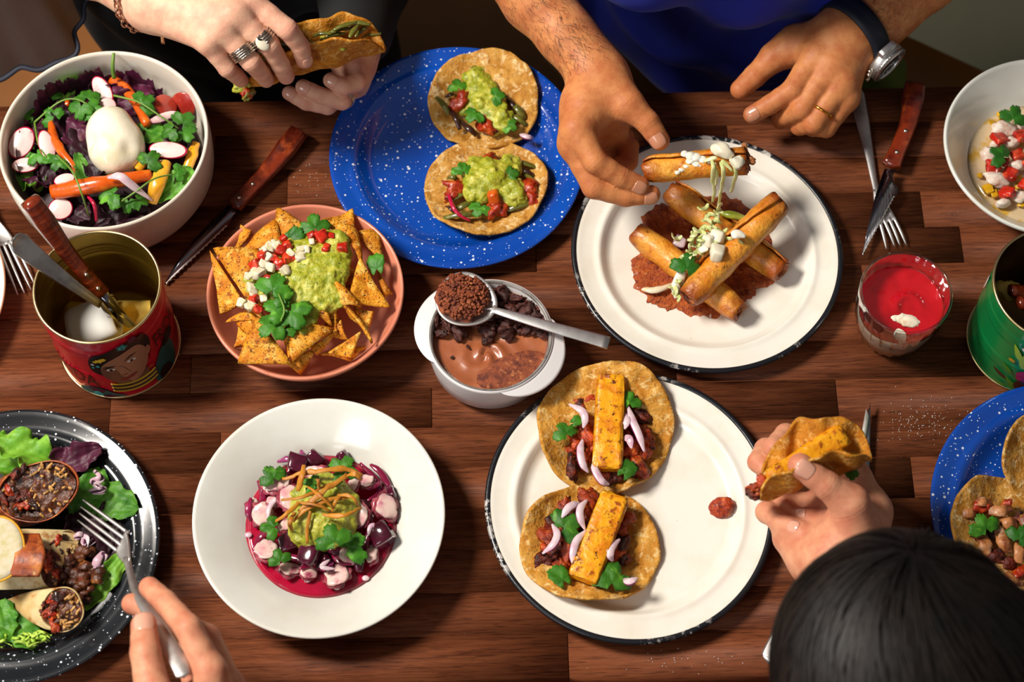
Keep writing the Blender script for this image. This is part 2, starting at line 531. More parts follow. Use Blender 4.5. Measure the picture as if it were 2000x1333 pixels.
def flauta_mat():
    g = G('fried_rolled_tortilla')
    c = g.mix(g.ramp(g.noise(40, 5, .6), .40, .62), lin('d47c14'), lin('e9a53c'))
    c = g.mix(g.ramp(g.noise(70, 5, .65, .8), .52, .66, 0, .8), c, lin('b0560e'))
    t = g.ramp(g.math('ADD', g.attr('toast'), g.ramp(g.noise(55, 4), .3, .7, -.25, .25)), .25, .9)
    c = g.mix(t, c, lin('96460c'))
    c = g.mix(g.ramp(g.noise(200, 3), .64, .70, 0, .7), c, lin('6a2c08'))
    g.set(Base_Color=c, Roughness=.42, Coat_Weight=.2, Coat_Roughness=.25)
    q = g.bump(g.noise(300, 4), .5, .0009)
    g.bump(g.noise(75, 4), .8, .003, q)
    return g.m
def glass_mat(name, tint=(1, 1, 1, 1), rough=0.0, ior=1.45):
    g = G(name); g.set(Base_Color=tint, Roughness=rough, Transmission_Weight=1.0, IOR=ior); return g.m

M = {}
M['wood'] = wood_mat()
M['blue_speckle'] = speckle_mat('blue_speckled_enamel', ('0b3f9e', '0a55bd'))
M['black_speckle'] = speckle_mat('black_speckled_enamel', ('17191d', '23272c'), .08)
M['enamel'] = enamel_white(); M['rim'] = enamel_rim()
M['cream_ceramic'] = mat('cream_ceramic', 'e2e2da', .2, [('d8d5ca', 12, .4, .7)], (18, .12, .001), coat=.5)
M['bowl_white'] = mat('offwhite_stoneware', 'e4dccd', .3, [('d8c6b2', 10, .4, .75)], (25, .15, .001), coat=.25)
M['bare_rim'] = mat('bare_clay_rim', 'c08a68', .6)
M['terracotta'] = mat('pink_terracotta_glaze', 'd98a6d', .38, [('cb7458', 16, .35, .7), ('b9603f', 60, .62, .75)], (60, .2, .0006), coat=.15)
M['ramekin'] = mat('white_glazed_pot', 'dfdbdb', .25, [], (20, .1, .0006), coat=.4)
M['pot_rim'] = mat('grey_worn_rim', '8d8782', .4, [('5d544e', 70, .45, .7)])
M['steel'] = mat('brushed_steel', 'd2cfcc', .33, [('8f8b86', 30, .4, .7)], (300, .08, .0002), metal=1)
M['steel_satin'] = mat('satin_steel', 'e0dddb', .46, [('a7a3a0', 25, .45, .7)], (300, .1, .0002), metal=1)
M['blade'] = mat('dark_mirror_blade', '8a8a94', .2, [], (120, .05, .0003), metal=1)
M['edge'] = mat('ground_edge_steel', 'f2efe8', .4, metal=.6)
M['handle_wood'] = mat('red_lacquered_wood', '7c2a10', .22, [('4a1407', 1, .4, .62, (40, 40, 260)), ('a8481c', 1, .55, .8, (60, 60, 300))], (120, .1, .0005), coat=.6)
M['rivet'] = mat('steel_rivet', 'e8dfcf', .25, metal=1)
M['gold_tin'] = mat('gold_lacquered_tin', 'a8862a', .3, [('7d5f1c', 20, .4, .75)], (40, .1, .0006), metal=.85)
M['dark_tin'] = mat('dark_lacquered_tin', '57401c', .32, [('3b2a14', 20, .4, .75)], (40, .1, .0006), metal=.75)
M['tin_lip'] = mat('tinplate_lip', 'd9c28e', .3, metal=1)
M['red_print'] = mat('red_printed_tin', 'c8122a', .28, [('ac0e22', 14, .4, .7)], (30, .08, .0006), coat=.5)
M['green_print'] = mat('green_printed_tin', '0a7a3c', .28, [('086a34', 14, .4, .7)], (30, .08, .0006), coat=.5)
for nm, c in dict(ink_black='100c10', ink_hair='151012', ink_skin='9c6a50', ink_skin_dark='6d4433', ink_teal='1d5c58', ink_aqua='35a9a4', ink_gold='b58a1e', ink_yellow='e2b42a',
                  ink_lip='7c1a20', ink_plum='4a1433', ink_letters='3a1a10', ink_lime='8fae20', ink_crimson='a30f3a', ink_leaf='3d7a1e', ink_white='d9d4cb', ink_mauve='9a6a70', ink_brown='3c1d14').items():
    M[nm] = mat(nm, c, .35, coat=.3)
M['tortilla'] = tortilla_mat('corn_tortilla', 'b9781f', 'd49c42', 'e8c684')
M['tortilla_gold'] = tortilla_mat('toasted_corn_tortilla', 'b06a12', 'cf8a26', 'e0b060')
M['tortilla_pale'] = tortilla_mat('griddled_corn_tortilla', 'ad7222', 'cc9846', 'e6c992')
M['chip'] = mat('fried_corn_chip', 'e29a26', .6, [('c4720f', 60, .44, .60), ('efb956', 100, .52, .64), ('96500e', 170, .56, .65), ('4a260c', 560, .58, .62)], (380, .9, .0014), randv=.14, spec=.25)
M['guac'] = mat('guacamole', '9ea224', .38, [('c6c04a', 110, .46, .62), ('7f8c1a', 170, .52, .66), ('4a5a12', 300, .62, .70)], (420, .7, .0014), sss=.1, coat=.1)
M['tomato'] = mat('red_tomato', 'b81f0e', .3, [('dc5028', 130, .48, .64), ('8a140a', 90, .54, .66)], (240, .5, .0012), sss=.12, coat=.2, randv=.25)
M['onion'] = mat('white_onion', 'e2d6bb', .28, [('cfc48c', 130, .46, .68)], (160, .2, .0005), sss=.2, coat=.3, randv=.08)
M['red_onion_in'] = mat('pale_onion_flesh', 'e2cbd0', .3, [('c99bb0', 90, .45, .75)], sss=.2, coat=.3)
M['red_onion_skin'] = mat('purple_onion_skin', '8a2f62', .3, coat=.3)
M['cilantro'] = leaf_mat('cilantro_green', '245c10', '437f1b', '67a52c')
M['cilantro_dark'] = leaf_mat('cilantro_dark_green', '17480e', '2c6a16')
M['stem'] = mat('green_stem', '6f9230', .45, [('557a26', 40, .4, .7)], sss=.1)
M['lettuce'] = leaf_mat('green_lettuce', '55951e', '86b83a', 'a9cc66')
M['frisee'] = leaf_mat('frisee_green', '86b02c', 'b6cf5a')
M['purple_leaf'] = leaf_mat('purple_lettuce', '3a0f24', '5a1f3c', '6d4a3c')
M['purple_leaf_dark'] = leaf_mat('dark_purple_lettuce', '1d0812', '34101f')
M['baby_leaf'] = leaf_mat('baby_leaf_green', '2f6a16', '5f962c')
M['burrata'] = mat('burrata_cheese', 'f0e8d0', .32, [('e0d2a8', 40, .5, .75)], (60, .35, .003), sss=.3, coat=.35, sssr=(.01, .008, .005))
M['carrot'] = mat('roasted_carrot', 'd65a0c', .28, [('a83e08', 90, .5, .72), ('ec8a24', 60, .55, .75)], (240, .3, .0007), sss=.15, coat=.4)
M['yellow_carrot'] = mat('yellow_carrot', 'e09a14', .25, [('eeb53a', 40, .45, .7)], (120, .2, .0006), sss=.2, coat=.5)
M['radish'] = mat('radish_flesh', 'ead0cb', .25, [('d9a3a8', 60, .5, .75)], (90, .15, .0005), sss=.25, coat=.4)
M['radish_skin'] = mat('radish_skin', 'b5123c', .25, coat=.5)
M['beet_pink'] = mat('pink_beet_slice', 'b9442f', .25, [('9a1f1c', 40, .4, .7)], sss=.2, coat=.5)
M['beet'] = mat('beetroot', '3d0a1c', .15, [('5d1030', 60, .45, .7)], (120, .2, .0006), sss=.1, coat=.6)
M['beet_strip'] = mat('beet_onion_strip', '7c1238', .2, [('a52a5a', 60, .5, .75)], coat=.5, sss=.15)
M['octopus'] = mat('octopus_flesh', 'e8cabf', .28, [('d898a0', 90, .44, .66), ('9c3450', 60, .56, .68)], (140, .3, .0008), sss=.3, coat=.4)
M['octopus_skin'] = mat('octopus_skin', '8c2a3c', .25, [('b5606a', 60, .45, .7)], (180, .4, .001), coat=.4)
M['meat'] = mat('adobo_meat', 'b03c0c', .45, [('7a1e06', 120, .44, .6), ('d8701e', 170, .54, .68), ('2a0d06', 90, .60, .70)], (340, .9, .002), coat=.08, randv=.25)
M['meat_dark'] = mat('charred_meat', '5e1c0c', .5, [('240c06', 100, .42, .6), ('9a3410', 150, .56, .70)], (340, .9, .002), coat=.05)
M['salsa'] = mat('tomato_salsa', '9c260c', .25, [('c8521a', 150, .48, .66), ('5c1406', 120, .58, .7)], (300, .8, .0016), coat=.25)
M['pineapple'] = mat('grilled_pineapple', 'f0a812', .3, [('dd8408', 90, .46, .62), ('a04a08', 120, .56, .66), ('54200a', 190, .60, .69)], (240, .7, .0014, 5), sss=.15, coat=.35)
M['cactus'] = mat('cactus_strip', '6a6a24', .3, [('4a4a1c', 60, .4, .7), ('8a7e34', 90, .55, .75)], (160, .3, .0008), sss=.1, coat=.4)
M['cactus_dark'] = mat('dark_pepper_strip', '2d1712', .3, [('4a2a1c', 60, .45, .7)], (160, .3, .0008), coat=.4)
M['flauta'] = flauta_mat()
M['red_sauce'] = mat('red_adobo_sauce', 'a0400e', .5, [('bd5c1c', 110, .42, .6), ('7a280a', 170, .52, .66), ('d08a44', 300, .60, .70)], (420, 1.0, .003, 6), coat=.05)
M['cheese'] = mat('fresh_cheese', 'e6dec6', .4, [('dfd6b8', 60, .5, .75)], (150, .3, .0008), sss=.3)
M['crema'] = mat('white_crema', 'f0e9d8', .25, [], (60, .15, .0006), sss=.3, coat=.3)
M['shred'] = mat('lettuce_shred', 'cdd38a', .3, [('e6e3bc', 60, .45, .7), ('9cb44a', 80, .58, .75)], sss=.25)
M['avocado'] = mat('avocado_slice', '8fa02a', .3, [('b9bf52', 40, .45, .7)], sss=.2)
M['mousse'] = mat('chocolate_mousse', '9c5634', .3, [('b06a44', 30, .45, .7), ('5a2a1a', 160, .72, .76)], (60, .2, .0008), sss=.15, coat=.25)
M['crumble'] = mat('cocoa_crumble', '4a1c12', .6, [('2e100b', 90, .42, .66), ('6a2c1c', 160, .56, .72)], (420, .7, .0014), randv=.2)
M['cocoa'] = mat('cocoa_powder', '8a4220', .75, [('5e2412', 140, .45, .62), ('b0683a', 220, .55, .68)], (520, .8, .0012))
M['fries'] = mat('tortilla_straws', 'bf7d1e', .5, [('a05e14', 70, .45, .7)], (260, .4, .0008), randv=.15)
M['red_liquid'] = mat('beet_broth', 'b00a34', .08, [('8a0628', 25, .4, .7)], coat=.7, sss=.2)
M['oil_liquid'] = mat('citrus_oil_broth', 'd8bf98', .08, [('cfa23c', 50, .50, .62)], coat=.7)
M['coulis'] = mat('red_fruit_coulis', 'b00a16', .1, [('c81420', 30, .4, .7)], (18, .4, .004), sss=.2, coat=.8)
M['cream_layer'] = mat('vanilla_cream', 'f4e8d2', .35, [('d9b58a', 50, .55, .7)], (60, .3, .0012), sss=.3)
M['crumb_base'] = mat('biscuit_crumb', '8a4a1e', .6, [('6a3212', 150, .45, .65)], (260, .6, .0012))
M['glass'] = thin_glass()
M['fish'] = mat('marinated_fish', 'e8d6c4', .4, [('d2a894', 90, .48, .66), ('f2e8dc', 140, .52, .66)], (150, .7, .002, 5), sss=.2, coat=.12)
M['pepper_dice'] = mat('yellow_pepper', 'd9a514', .25, [('b98a10', 60, .5, .7)], sss=.15, coat=.4)
M['wheat'] = mat('flour_tortilla', 'd6bf8c', .5, [('c49a58', 40, .46, .64), ('a2662c', 80, .56, .68)], (110, .3, .001), sss=.15)
M['toasted'] = mat('browned_flour_tortilla', '9c4616', .45, [('c87a34', 60, .5, .66), ('6a2408', 90, .46, .62), ('d9b06a', 130, .66, .74)], (160, .5, .0012), coat=.1)
M['filling'] = mat('bean_and_rice_filling', '5a2c14', .35, [('2c120a', 50, .42, .62), ('a8682a', 110, .58, .7), ('7a2a12', 80, .60, .72)], (260, .9, .002), coat=.04)
M['rice'] = mat('orange_rice', 'b07c3c', .5, [('d0a868', 120, .45, .65), ('7a4a1c', 160, .55, .66)], (300, .5, .0008), coat=.05, randv=.3)
M['cabbage'] = mat('purple_cabbage_flesh', 'c9a3b0', .35, [('e2cfd0', 60, .5, .7)], coat=.2, sss=.15)
M['cabbage_skin'] = mat('purple_cabbage_skin', '3d1230', .35, coat=.3)
M['chicken'] = mat('seared_chicken_strip', 'bb7a46', .45, [('7a3a1a', 80, .46, .62), ('e2bd98', 50, .55, .72), ('4a1c10', 90, .64, .74)], (190, .7, .0018), sss=.08, coat=.08)
M['skin_f'] = skin_mat('fair_skin', 'eabb9c', 'd08470', .52)
M['skin_m'] = skin_mat('tanned_skin', 'd08a54', 'a84e2c', .5, '7a3c20')
M['skin_r'] = skin_mat('warm_skin', 'dda07c', 'bb624a', .52)
M['nail'] = mat('fingernail', 'e0a48c', .2, coat=.5, sss=.1)
M['nail_m'] = mat('tanned_fingernail', 'c98868', .2, coat=.5, sss=.1)
M['hair_black'] = mat('black_hair', '0b0706', .55, [('1c120d', 30, .45, .7)], spec=.3)
M['arm_hair'] = mat('brown_arm_hair', '321c0f', .6)
M['blue_shirt'] = mat('royal_blue_cotton', '081d92', .8, [('071674', 12, .4, .7)], (900, .3, .0004), sheen=.05)
M['black_cloth'] = mat('black_cloth', '08080a', .85, [], (500, .3, .0005), sheen=.03)
M['dark_cloth'] = mat('dark_red_cloth', '4a0f0c', .85, [], (500, .3, .0005))
M['silver'] = mat('tarnished_silver', 'cbbfb2', .25, [('5a4f48', 160, .5, .7)], metal=1)
M['dark_silver'] = mat('blackened_silver', '3a3430', .35, metal=1)
M['gold'] = mat('gold_ring', 'd9983c', .2, metal=1)
M['chain'] = mat('rose_gold_chain', 'cf9f86', .22, metal=1)
M['strap'] = mat('navy_rubber_strap', '0f1322', .6)
M['dial'] = mat('black_watch_dial', '0b0d0c', .45, coat=.1)
M['seat'] = mat('mustard_seat_leather', '804a0c', .5, [('6e400a', 10, .4, .7)], (200, .2, .0006))
M['red_seat'] = mat('red_seat_leather', '7a120a', .45, [], (200, .2, .0006))
M['floor'] = mat('grey_green_floor', '6e6c5a', .6, [('76745f', 6, .4, .7)], (60, .2, .001))
M['green_cloth'] = mat('olive_green_cloth', '5c6a14', .8, [('46540f', 14, .4, .7)])
M['dark_wood'] = mat('dark_brown_wood', '1c0f0a', .5)
M['napkin'] = mat('white_paper_napkin', 'f3efe8', .7, [], (200, .15, .0005), sss=.15)
M['yolk'] = mat('yellow_paper_napkin', 'd9b44a', .6, [('e6c86a', 30, .45, .7)], (200, .15, .0005))
def sheer():
    g = G('sheer_dark_chiffon')
    g.set(Base_Color=lin('22252e'), Roughness=.7, Alpha=.86); g.bump(g.noise(60, 3), .3, .002)
    return g.m
M['sheer'] = sheer()
M['hem'] = mat('dark_blue_hem', '1c1f30', .7)
# ------------------------------------------------------------------ setting
def slab(x0, x1, y0, y1, z0, z1, b=.0):
    V, F = cubegrid(1)
    c = np.array([(x0+x1)/2, (y0+y1)/2, (z0+z1)/2]); h = np.array([(x1-x0)/2, (y1-y0)/2, (z1-z0)/2])
    return V*h+c, F
obj('floor', slab(-3, 3, -2.6, 3.0, -.05, 0), M['floor'], kind='structure', smooth=False)
obj('wall_back', slab(-3, 3, 2.0, 2.1, 0, 3.4), M['floor'], kind='structure', smooth=False)

YAW = R(1.4)
yb = P(1000, 187, 0)[1]; yf = P(1000, 1327, 0)[1]       # far and near edge of the table top
def tab(x, y):                                            # table axes -> world
    return np.array([x*math.cos(YAW)-(y-yb)*math.sin(YAW), yb+x*math.sin(YAW)+(y-yb)*math.cos(YAW)])
table = thing('table', 'dark walnut butcher-block dining table set with shared dishes', 'table', (0, (yb+yf)/2, 0))
nrow = 15; dw = (yb-yf)/nrow
r4 = random.Random(3)
for r in range(nrow):
    y0 = yf+r*dw; x = -1.05-r4.uniform(0, .35)
    while x < 1.05:
        ln = r4.uniform(.28, .55); x1 = min(x+ln, 1.3)
        V, F = rbox((0, 0, 0), (ln/2-.00012, dw/2-.00012, .02), .03, 2)
        o = bpy.data.objects.new('plank', mesh('plank', V, F, M['wood'], False)); COL.objects.link(o)
        o.parent = table
        c = tab(x+ln/2, y0+dw/2)
        o.location = np.array([c[0], c[1], T-.02+r4.uniform(-.0001, 0)])-WORLD['table']
        o.rotation_euler = (0, 0, YAW)
        x += ln
for sx in (-.9, .9):
    for y in (yf+.07, yb-.07):
        c = tab(sx, y); obj('leg', slab(c[0]-.03, c[0]+.03, c[1]-.03, c[1]+.03, 0, T-.041), M['dark_wood'], table, smooth=False)

# the mustard bench behind the table, the red one in front
def cushion(x0, x1, y0, y1, z0, z1, skew=0):
    V, F = rbox((0, 0, 0), ((x1-x0)/2, (y1-y0)/2, (z1-z0)/2), .35, 8)
    V[:, 0] += skew*V[:, 1]
    return V+np.array([(x0+x1)/2, (y0+y1)/2, (z0+z1)/2]), F
hs = -.28
e1 = P(1790, 70, hs); e2 = P(1925, 132, hs)
b = thing('bench', 'long mustard yellow bench seat behind the far table edge', 'bench', (0, yb+.3, 0))
sk = (e1[0]-e2[0])/(e1[1]-e2[1])
xe = e1[0]+(yb+.26-e1[1])*sk
obj('seat_cushion', cushion(-1.3, xe, yb+.02, yb+.5, T+hs-.09, T+hs, sk), M['seat'], b)
obj('seat_base', slab(-1.25, xe-.25, yb+.06, yb+.45, 0.0, T+hs-.09), M['dark_wood'], b, smooth=False)
b = thing('bench', 'dark red bench seat along the near table edge', 'bench', (0, yf-.25, 0))
obj('seat_cushion', cushion(-1.2, 1.2, yf-.5, yf-.005, T-.32, T-.25), M['red_seat'], b)
obj('seat_base', slab(-1.15, 1.15, yf-.45, yf-.06, 0.0, T-.32), M['dark_wood'], b, smooth=False)
c = P(1712, 142, hs+.02)
obj('cloth', blob(c, (.032, .034, .02), 3, .25, 1.6, 4), M['green_cloth'], label='folded olive green cloth lying on the bench beside the watch', cat='cloth')
c = P(1733, 112, hs+.01)
obj('napkin', blob(c, (.010, .012, .008), 2, .25, 1.6, 9), M['red_seat'], label='small red scrap of fabric on the bench beside the green cloth', cat='fabric')

# ------------------------------------------------------------------ tableware
def base_of(px, py, h):
    c = P(px, py, h); c[2] = T; return c
PLATE = [(0, .0045), (.0862, .0045), (.0905, .0056), (.0945, .0098), (.0975, .0140), (.0995, .0155), (.1015, .0157), (.1035, .0149), (.107, .0150), (.117, .0172), (.121, .0186), (.1235, .0184),
         (.1235, .0168), (.12, .0160), (.106, .0128), (.1, .009), (.094, .002), (.088, .0005), (0, .0005)]
def wobble(a, ph, s=0):
    def f(V):
        t = np.arctan2(V[:, 1], V[:, 0]); r = np.hypot(V[:, 0], V[:, 1])
        k = 1+a*np.cos(2*t+ph)+a*.5*np.cos(3*t+2*ph)
        V = V*np.stack([k, k, np.ones_like(k)], 1)
        V[:, 2] += s*r*np.cos(2*t+ph*1.7)*np.clip(V[:, 2]/.02, 0, 1)
        return V
    return f
PLATE2 = [(0, .004), (.078, .004), (.083, .0046), (.0885, .0072), (.0945, .0128), (.0985, .0160), (.1015, .0172), (.104, .0172), (.1065, .0168), (.110, .0176), (.1165, .0192), (.1205, .0204), (.123, .0204),
          (.1238, .0194), (.1232, .0184), (.12, .0172), (.106, .0142), (.1, .0125), (.094, .0085), (.088, .0012), (.084, .0002), (0, .0002)]
def plate(px, py, m, label, rim=None, R0=.1238, seed=0):
    c = base_of(px, py, .018)
    t = thing('dinner_plate', label, 'plate', c)
    k = R0/.1238
    obj('plate_body', lathe([(r*k, z) for r, z in (PLATE if rim else PLATE2)], 128, c, wobble(.006, seed, .006)), M[m], t)
    if rim:
        a = np.linspace(0, 2*math.pi, 13)[:-1]
        prof = [((.1232+.0026*math.cos(q))*k, .0178+.0020*math.sin(q)) for q in a]; prof.append(prof[0])
        obj('rim', lathe(prof, 160, c, wobble(.006, seed, .006)), M[rim], t, label='chipped black enamel rim')
    return t
plate(1381, 491, 'enamel', 'white enamel plate with black rim under the fried rolled tacos', 'rim', .1245, 1)
plate(1230, 985, 'enamel', 'white enamel plate with chipped black rim carrying two pineapple tacos', 'rim', .1255, 2)
plate(893, 304, 'blue_speckle', 'blue speckled enamel plate with two guacamole tacos', None, .1230, 2.2)
plate(2098, 1003, 'blue_speckle', 'blue speckled enamel plate cut off by the right picture edge', None, .1255, .5)
plate(27, 1064, 'black_speckle', 'black speckled enamel plate holding cut burrito pieces', None, .1275, 1.5)

def bowl(name, px, py, h, prof, m, label, cat='bowl', warp=None, rimm=None, seg=128):
    c = base_of(px, py, h)
    t = thing(name, label, cat, c)
    obj('bowl_body', lathe(prof, seg, c, warp), M[m], t)
    if rimm: obj('rim', lathe(rimm[1], seg, c, warp), M[rimm[0]], t)
    return t, c
salad_bowl, SB = bowl('salad_bowl', 202, 270, .076, [(0, .008), (.066, .008), (.080, .013), (.089, .028), (.0925, .05), (.0932, .0735), (.0945, .0762), (.0962, .0766), (.0974, .0745),
    (.0975, .05), (.0955, .026), (.088, .010), (.072, .001), (.06, 0), (0, 0)], 'bowl_white', 'deep off-white stoneware bowl filled with burrata and carrot salad')
nacho_bowl, NB = bowl('serving_bowl', 596, 567, .053, [(0, .005), (.04, .005), (.058, .012), (.073, .028), (.083, .046), (.0860, .0522), (.0875, .0538), (.0892, .0532), (.0893, .050),
    (.080, .028), (.066, .010), (.048, .001), (0, 0)], 'terracotta', 'pink terracotta bowl heaped with tortilla chips and guacamole')
cev_bowl, CB = bowl('pasta_bowl', 622, 1006, .045, [(0, .004), (.042, .004), (.056, .009), (.066, .018), (.08, .0285), (.098, .0395), (.106, .0442), (.1083, .0452), (.1095, .0445), (.1095, .043),
    (.1, .0375), (.082, .025), (.06, .008), (.04, .0), (0, 0)], 'cream_ceramic', 'wide white ceramic bowl with octopus and beetroot in red broth', warp=wobble(.006, 2.6, .01))
white_bowl, WB = bowl('shallow_bowl', 2046, 283, .052, [(0, .005), (.05, .005), (.062, .009), (.074, .022), (.086, .040), (.0925, .0495), (.0945, .0522), (.0962, .0522), (.0972, .050),
    (.088, .034), (.074, .014), (.06, .002), (0, 0)], 'cream_ceramic', 'white bowl of tomato and fish ceviche at the right edge')
t, c = bowl('side_plate', -228, 575, .024, [(0, .005), (.07, .005), (.085, .009), (.1, .018), (.1105, .0245), (.1115, .0240), (.1, .014), (.085, .004), (.07, 0), (0, 0)], 'cream_ceramic',
    'white plate with brown rim cut off by the left picture edge', 'plate', rimm=('bare_rim', [(.1108, .0248), (.1122, .0246), (.1118, .0235), (.1106, .0243), (.1108, .0248)]))

# lidless pot with two lug handles
POT = base_of(958, 655, .052)
def pot():
    t = thing('mousse_pot', 'small white two-handled pot of chocolate mousse', 'pot', POT)
    obj('pot_body', lathe([(0, .004), (.044, .004), (.0495, .010), (.0515, .03), (.0525, .0505), (.0545, .0525), (.0565, .0518), (.0568, .049), (.0565, .03), (.0545, .012), (.048, .002), (.042, 0), (0, 0)], 96, POT), M['ramekin'], t)
    obj('rim', lathe([(.0524, .0500), (.0530, .0520), (.0548, .0530), (.0552, .0527), (.0532, .0515), (.0524, .0500)], 96, POT), M['pot_rim'], t, label='worn grey rim')
    for ang in (R(158), R(-31)):
        def f(u, v):
            a = ang+(u-.5)*R(100); e = np.sin(np.pi*u)**.75
            r = .0555+.0145*e*v
            return np.stack([POT[0]+r*np.cos(a), POT[1]+r*np.sin(a), T+.0485-.004*v*e+.0*u], 1)
        V, F = sheet(f, 28, 7)
        obj('handle', thicken(V, F, .005), M['ramekin'], t)
    return t
pot()

# glass of dessert
GL = base_of(1770, 571, .078)
def tumbler():
    t = thing('dessert_glass', 'ribbed glass tumbler layered with cream and red coulis', 'glass', GL)
    seg = 132
    def rib(V):
        th = np.arctan2(V[:, 1], V[:, 0]); r = np.hypot(V[:, 0], V[:, 1])
        k = np.where((V[:, 2] < .062) & (r > .02), 1+.016*np.cos(22*th+V[:, 2]*60)*np.clip((.066-V[:, 2])/.01, 0, 1), 1)
        return V*np.stack([k, k, np.ones_like(k)], 1)
    out = lathe([(0, 0), (.024, 0), (.029, .003), (.034, .014), (.038, .032), (.0405, .055), (.0415, .077), (.0410, .0785), (.0395, .0785), (.0388, .077), (.0378, .055), (.0354, .032), (.0315, .015), (.026, .0075), (0, .0065)], seg, GL)
    V, F = out
    V = rib(V-GL)+GL
    obj('glass_wall', (V, F), M['glass'], t)
    d = .0006
    obj('biscuit_layer', lathe([(0, .0064), (.0262, .0074), (.0312, .0118), (.0318, .0135), (.02, .014), (0, .0138)], 64, GL), M['crumb_base'], t)
    def cre(V):
        th = np.arctan2(V[:, 1], V[:, 0]); r = np.hypot(V[:, 0], V[:, 1])
        top = V[:, 2] > .03
        V[:, 2] += np.where(top, (.0030*np.cos(th+1.9)+.0022*vnoise(V*160, 4))*np.clip(r/.02, 0, 1), 0)
        return V
    obj('cream_layer', lathe([(0, .0141), (.02, .0143), (.0320, .0136), (.0345, .024), (.0362, .0330), (.0376, .0475), (.03, .0480), (.015, .0480), (0, .0480)], 96, GL, cre), M['cream_layer'], t)
    def jel(V):
        th = np.arctan2(V[:, 1], V[:, 0]); r = np.hypot(V[:, 0], V[:, 1]); top = V[:, 2] > .05
        x, y = V[:, 0], V[:, 1]
        sw = .0035*np.exp(-(((np.hypot(x-.006, y+.004)-.011)/.0032)**2))*(.5+.5*np.cos(np.arctan2(y+.004, x-.006)-1.8))
        dip = -.006*np.clip((-y-.008)/.02, 0, 1)*np.exp(-((x+.002)/.016)**2)
        V[:, 2] += np.where(top, sw+dip+.0005*vnoise(V*140, 2), .0025*np.sin(3*th)*np.clip(r/.03, 0, 1))
        return V
    prof = [(0, .0440), (.015, .0440), (.03, .0440), (.0374, .0468), (.0383, .0555)]+[(.0383-k*.0383/14, .0555+.0006*(k > 0)) for k in range(1, 15)]
    prof[-1] = (0, .0561)
    obj('coulis_layer', lathe(prof, 110, GL, jel), M['coulis'], t)
    for k, (x, y, s) in enumerate([(1762, 622, .008), (1776, 627, .010), (1750, 621, .006), (1788, 630, .006)]):
        obj('cream_quenelle', blob(P(x, y, .0535), (s*.95, s*.65, s*.35), 3, .2, 2, k), M['cream_layer'], t)
tumbler()

# tins
def tin(px, py, h, r, body, inside, lip, label):
    c = base_of(px, py, h)
    t = thing('food_tin', label, 'tin', c)
    pr = [(0, .0012), (r-.003, .0012), (r-.0012, .003)]
    out = []
    for z in np.linspace(.004, h-.004, 48):
        g = 0
        for z0 in (.30*h, .345*h, .39*h, .70*h, .745*h, .79*h): g += .0009*math.exp(-((z-z0)/.0016)**2)
        out.append((r+g-.0005, float(z)))
    obj('tin_inside', lathe([(0, .0014), (r-.003, .0014)]+[(q-.0009, z) for q, z in out]+[(r-.0012, h-.001)], 96, c), M[inside], t)
    obj('tin_side', lathe([(r, .003)]+out+[(r-.0002, h-.002)], 96, c), M[body], t)
    for z, q in ((h-.001, .0013), (.0018, .0014)):
        a = np.linspace(0, 2*math.pi, 11)
        obj('rolled_rim', lathe([(r+q*math.cos(x), z+q*math.sin(x)) for x in a], 96, c), M[lip], t)
    return t, c
RT, RC, RR, RH = *tin(189, 559, .117, .0545, 'red_print', 'gold_tin', 'tin_lip', 'red food tin printed with a woman in flowers, holding cutlery'), .0545, .117
GT, GC, GR, GH = *tin(2066, 556, .112, .0555, 'green_print', 'dark_tin', 'tin_lip', 'green printed food tin at the right edge'), .0555, .112
# ------------------------------------------------------------------ food and cutlery shapes
def put(V, c, rz=0, rx=0, ry=0):
    return np.asarray(V, float)@(rotm(0, 0, rz)@rotm(rx, ry, 0)).T+np.asarray(c)
def leaf_shape(size, seed=0, lobes=3, spread=78, curl=.12, nt=84, nr=6):
    """lobed and toothed leaf lying flat, stalk end at the origin, pointing to +y"""
    r_ = random.Random(seed); ph = [r_.uniform(0, 6.28) for _ in range(6)]
    L = [0] if lobes == 1 else ([-spread, 0, spread] if lobes == 3 else [-100, -52, 0, 52, 100])
    sc_ = [r_.uniform(.82, 1.0) for _ in L]
    th = np.linspace(-148, 148, nt)
    Rr = .30+sum(.0*th for _ in ())
    Rr = np.full(nt, .40)
    for a, s_ in zip(L, sc_): Rr = np.maximum(Rr, .40+.60*s_*np.exp(-(np.abs(th-a)/(37 if lobes > 1 else 60))**3.4))
    t = np.radians(th)
    teeth = 1+.13*(np.abs(np.sin(t*6.5+ph[0]))**.6-.6)+.09*(np.abs(np.sin(t*14+ph[1]))-.5)
    Rr = Rr*teeth
    V = [(0, 0, 0)]
    for k in range(1, nr+1):
        q = k/nr
        for i in range(nt):
            x, y = q*Rr[i]*math.sin(t[i]), q*Rr[i]*math.cos(t[i])
            rr = q*Rr[i]
            z = curl*(-rr*rr*1.1)+.055*math.cos(t[i]*4.6+ph[2])*rr+.05*math.sin(x*7+ph[3])*math.cos(y*6+ph[4])*rr-.035*abs(math.sin(t[i]*2.3))*0
            V.append((x, y, z+.12*rr))
    F = [(0, 1+i, 2+i) for i in range(nt-1)]
    for k in range(nr-1):
        o = 1+k*nt
        F += [(o+i, o+nt+i, o+nt+i+1, o+i+1) for i in range(nt-1)]
    V = np.array(V); V[:, 1] -= .38
    return V*size*.68, [f[::-1] for f in F]
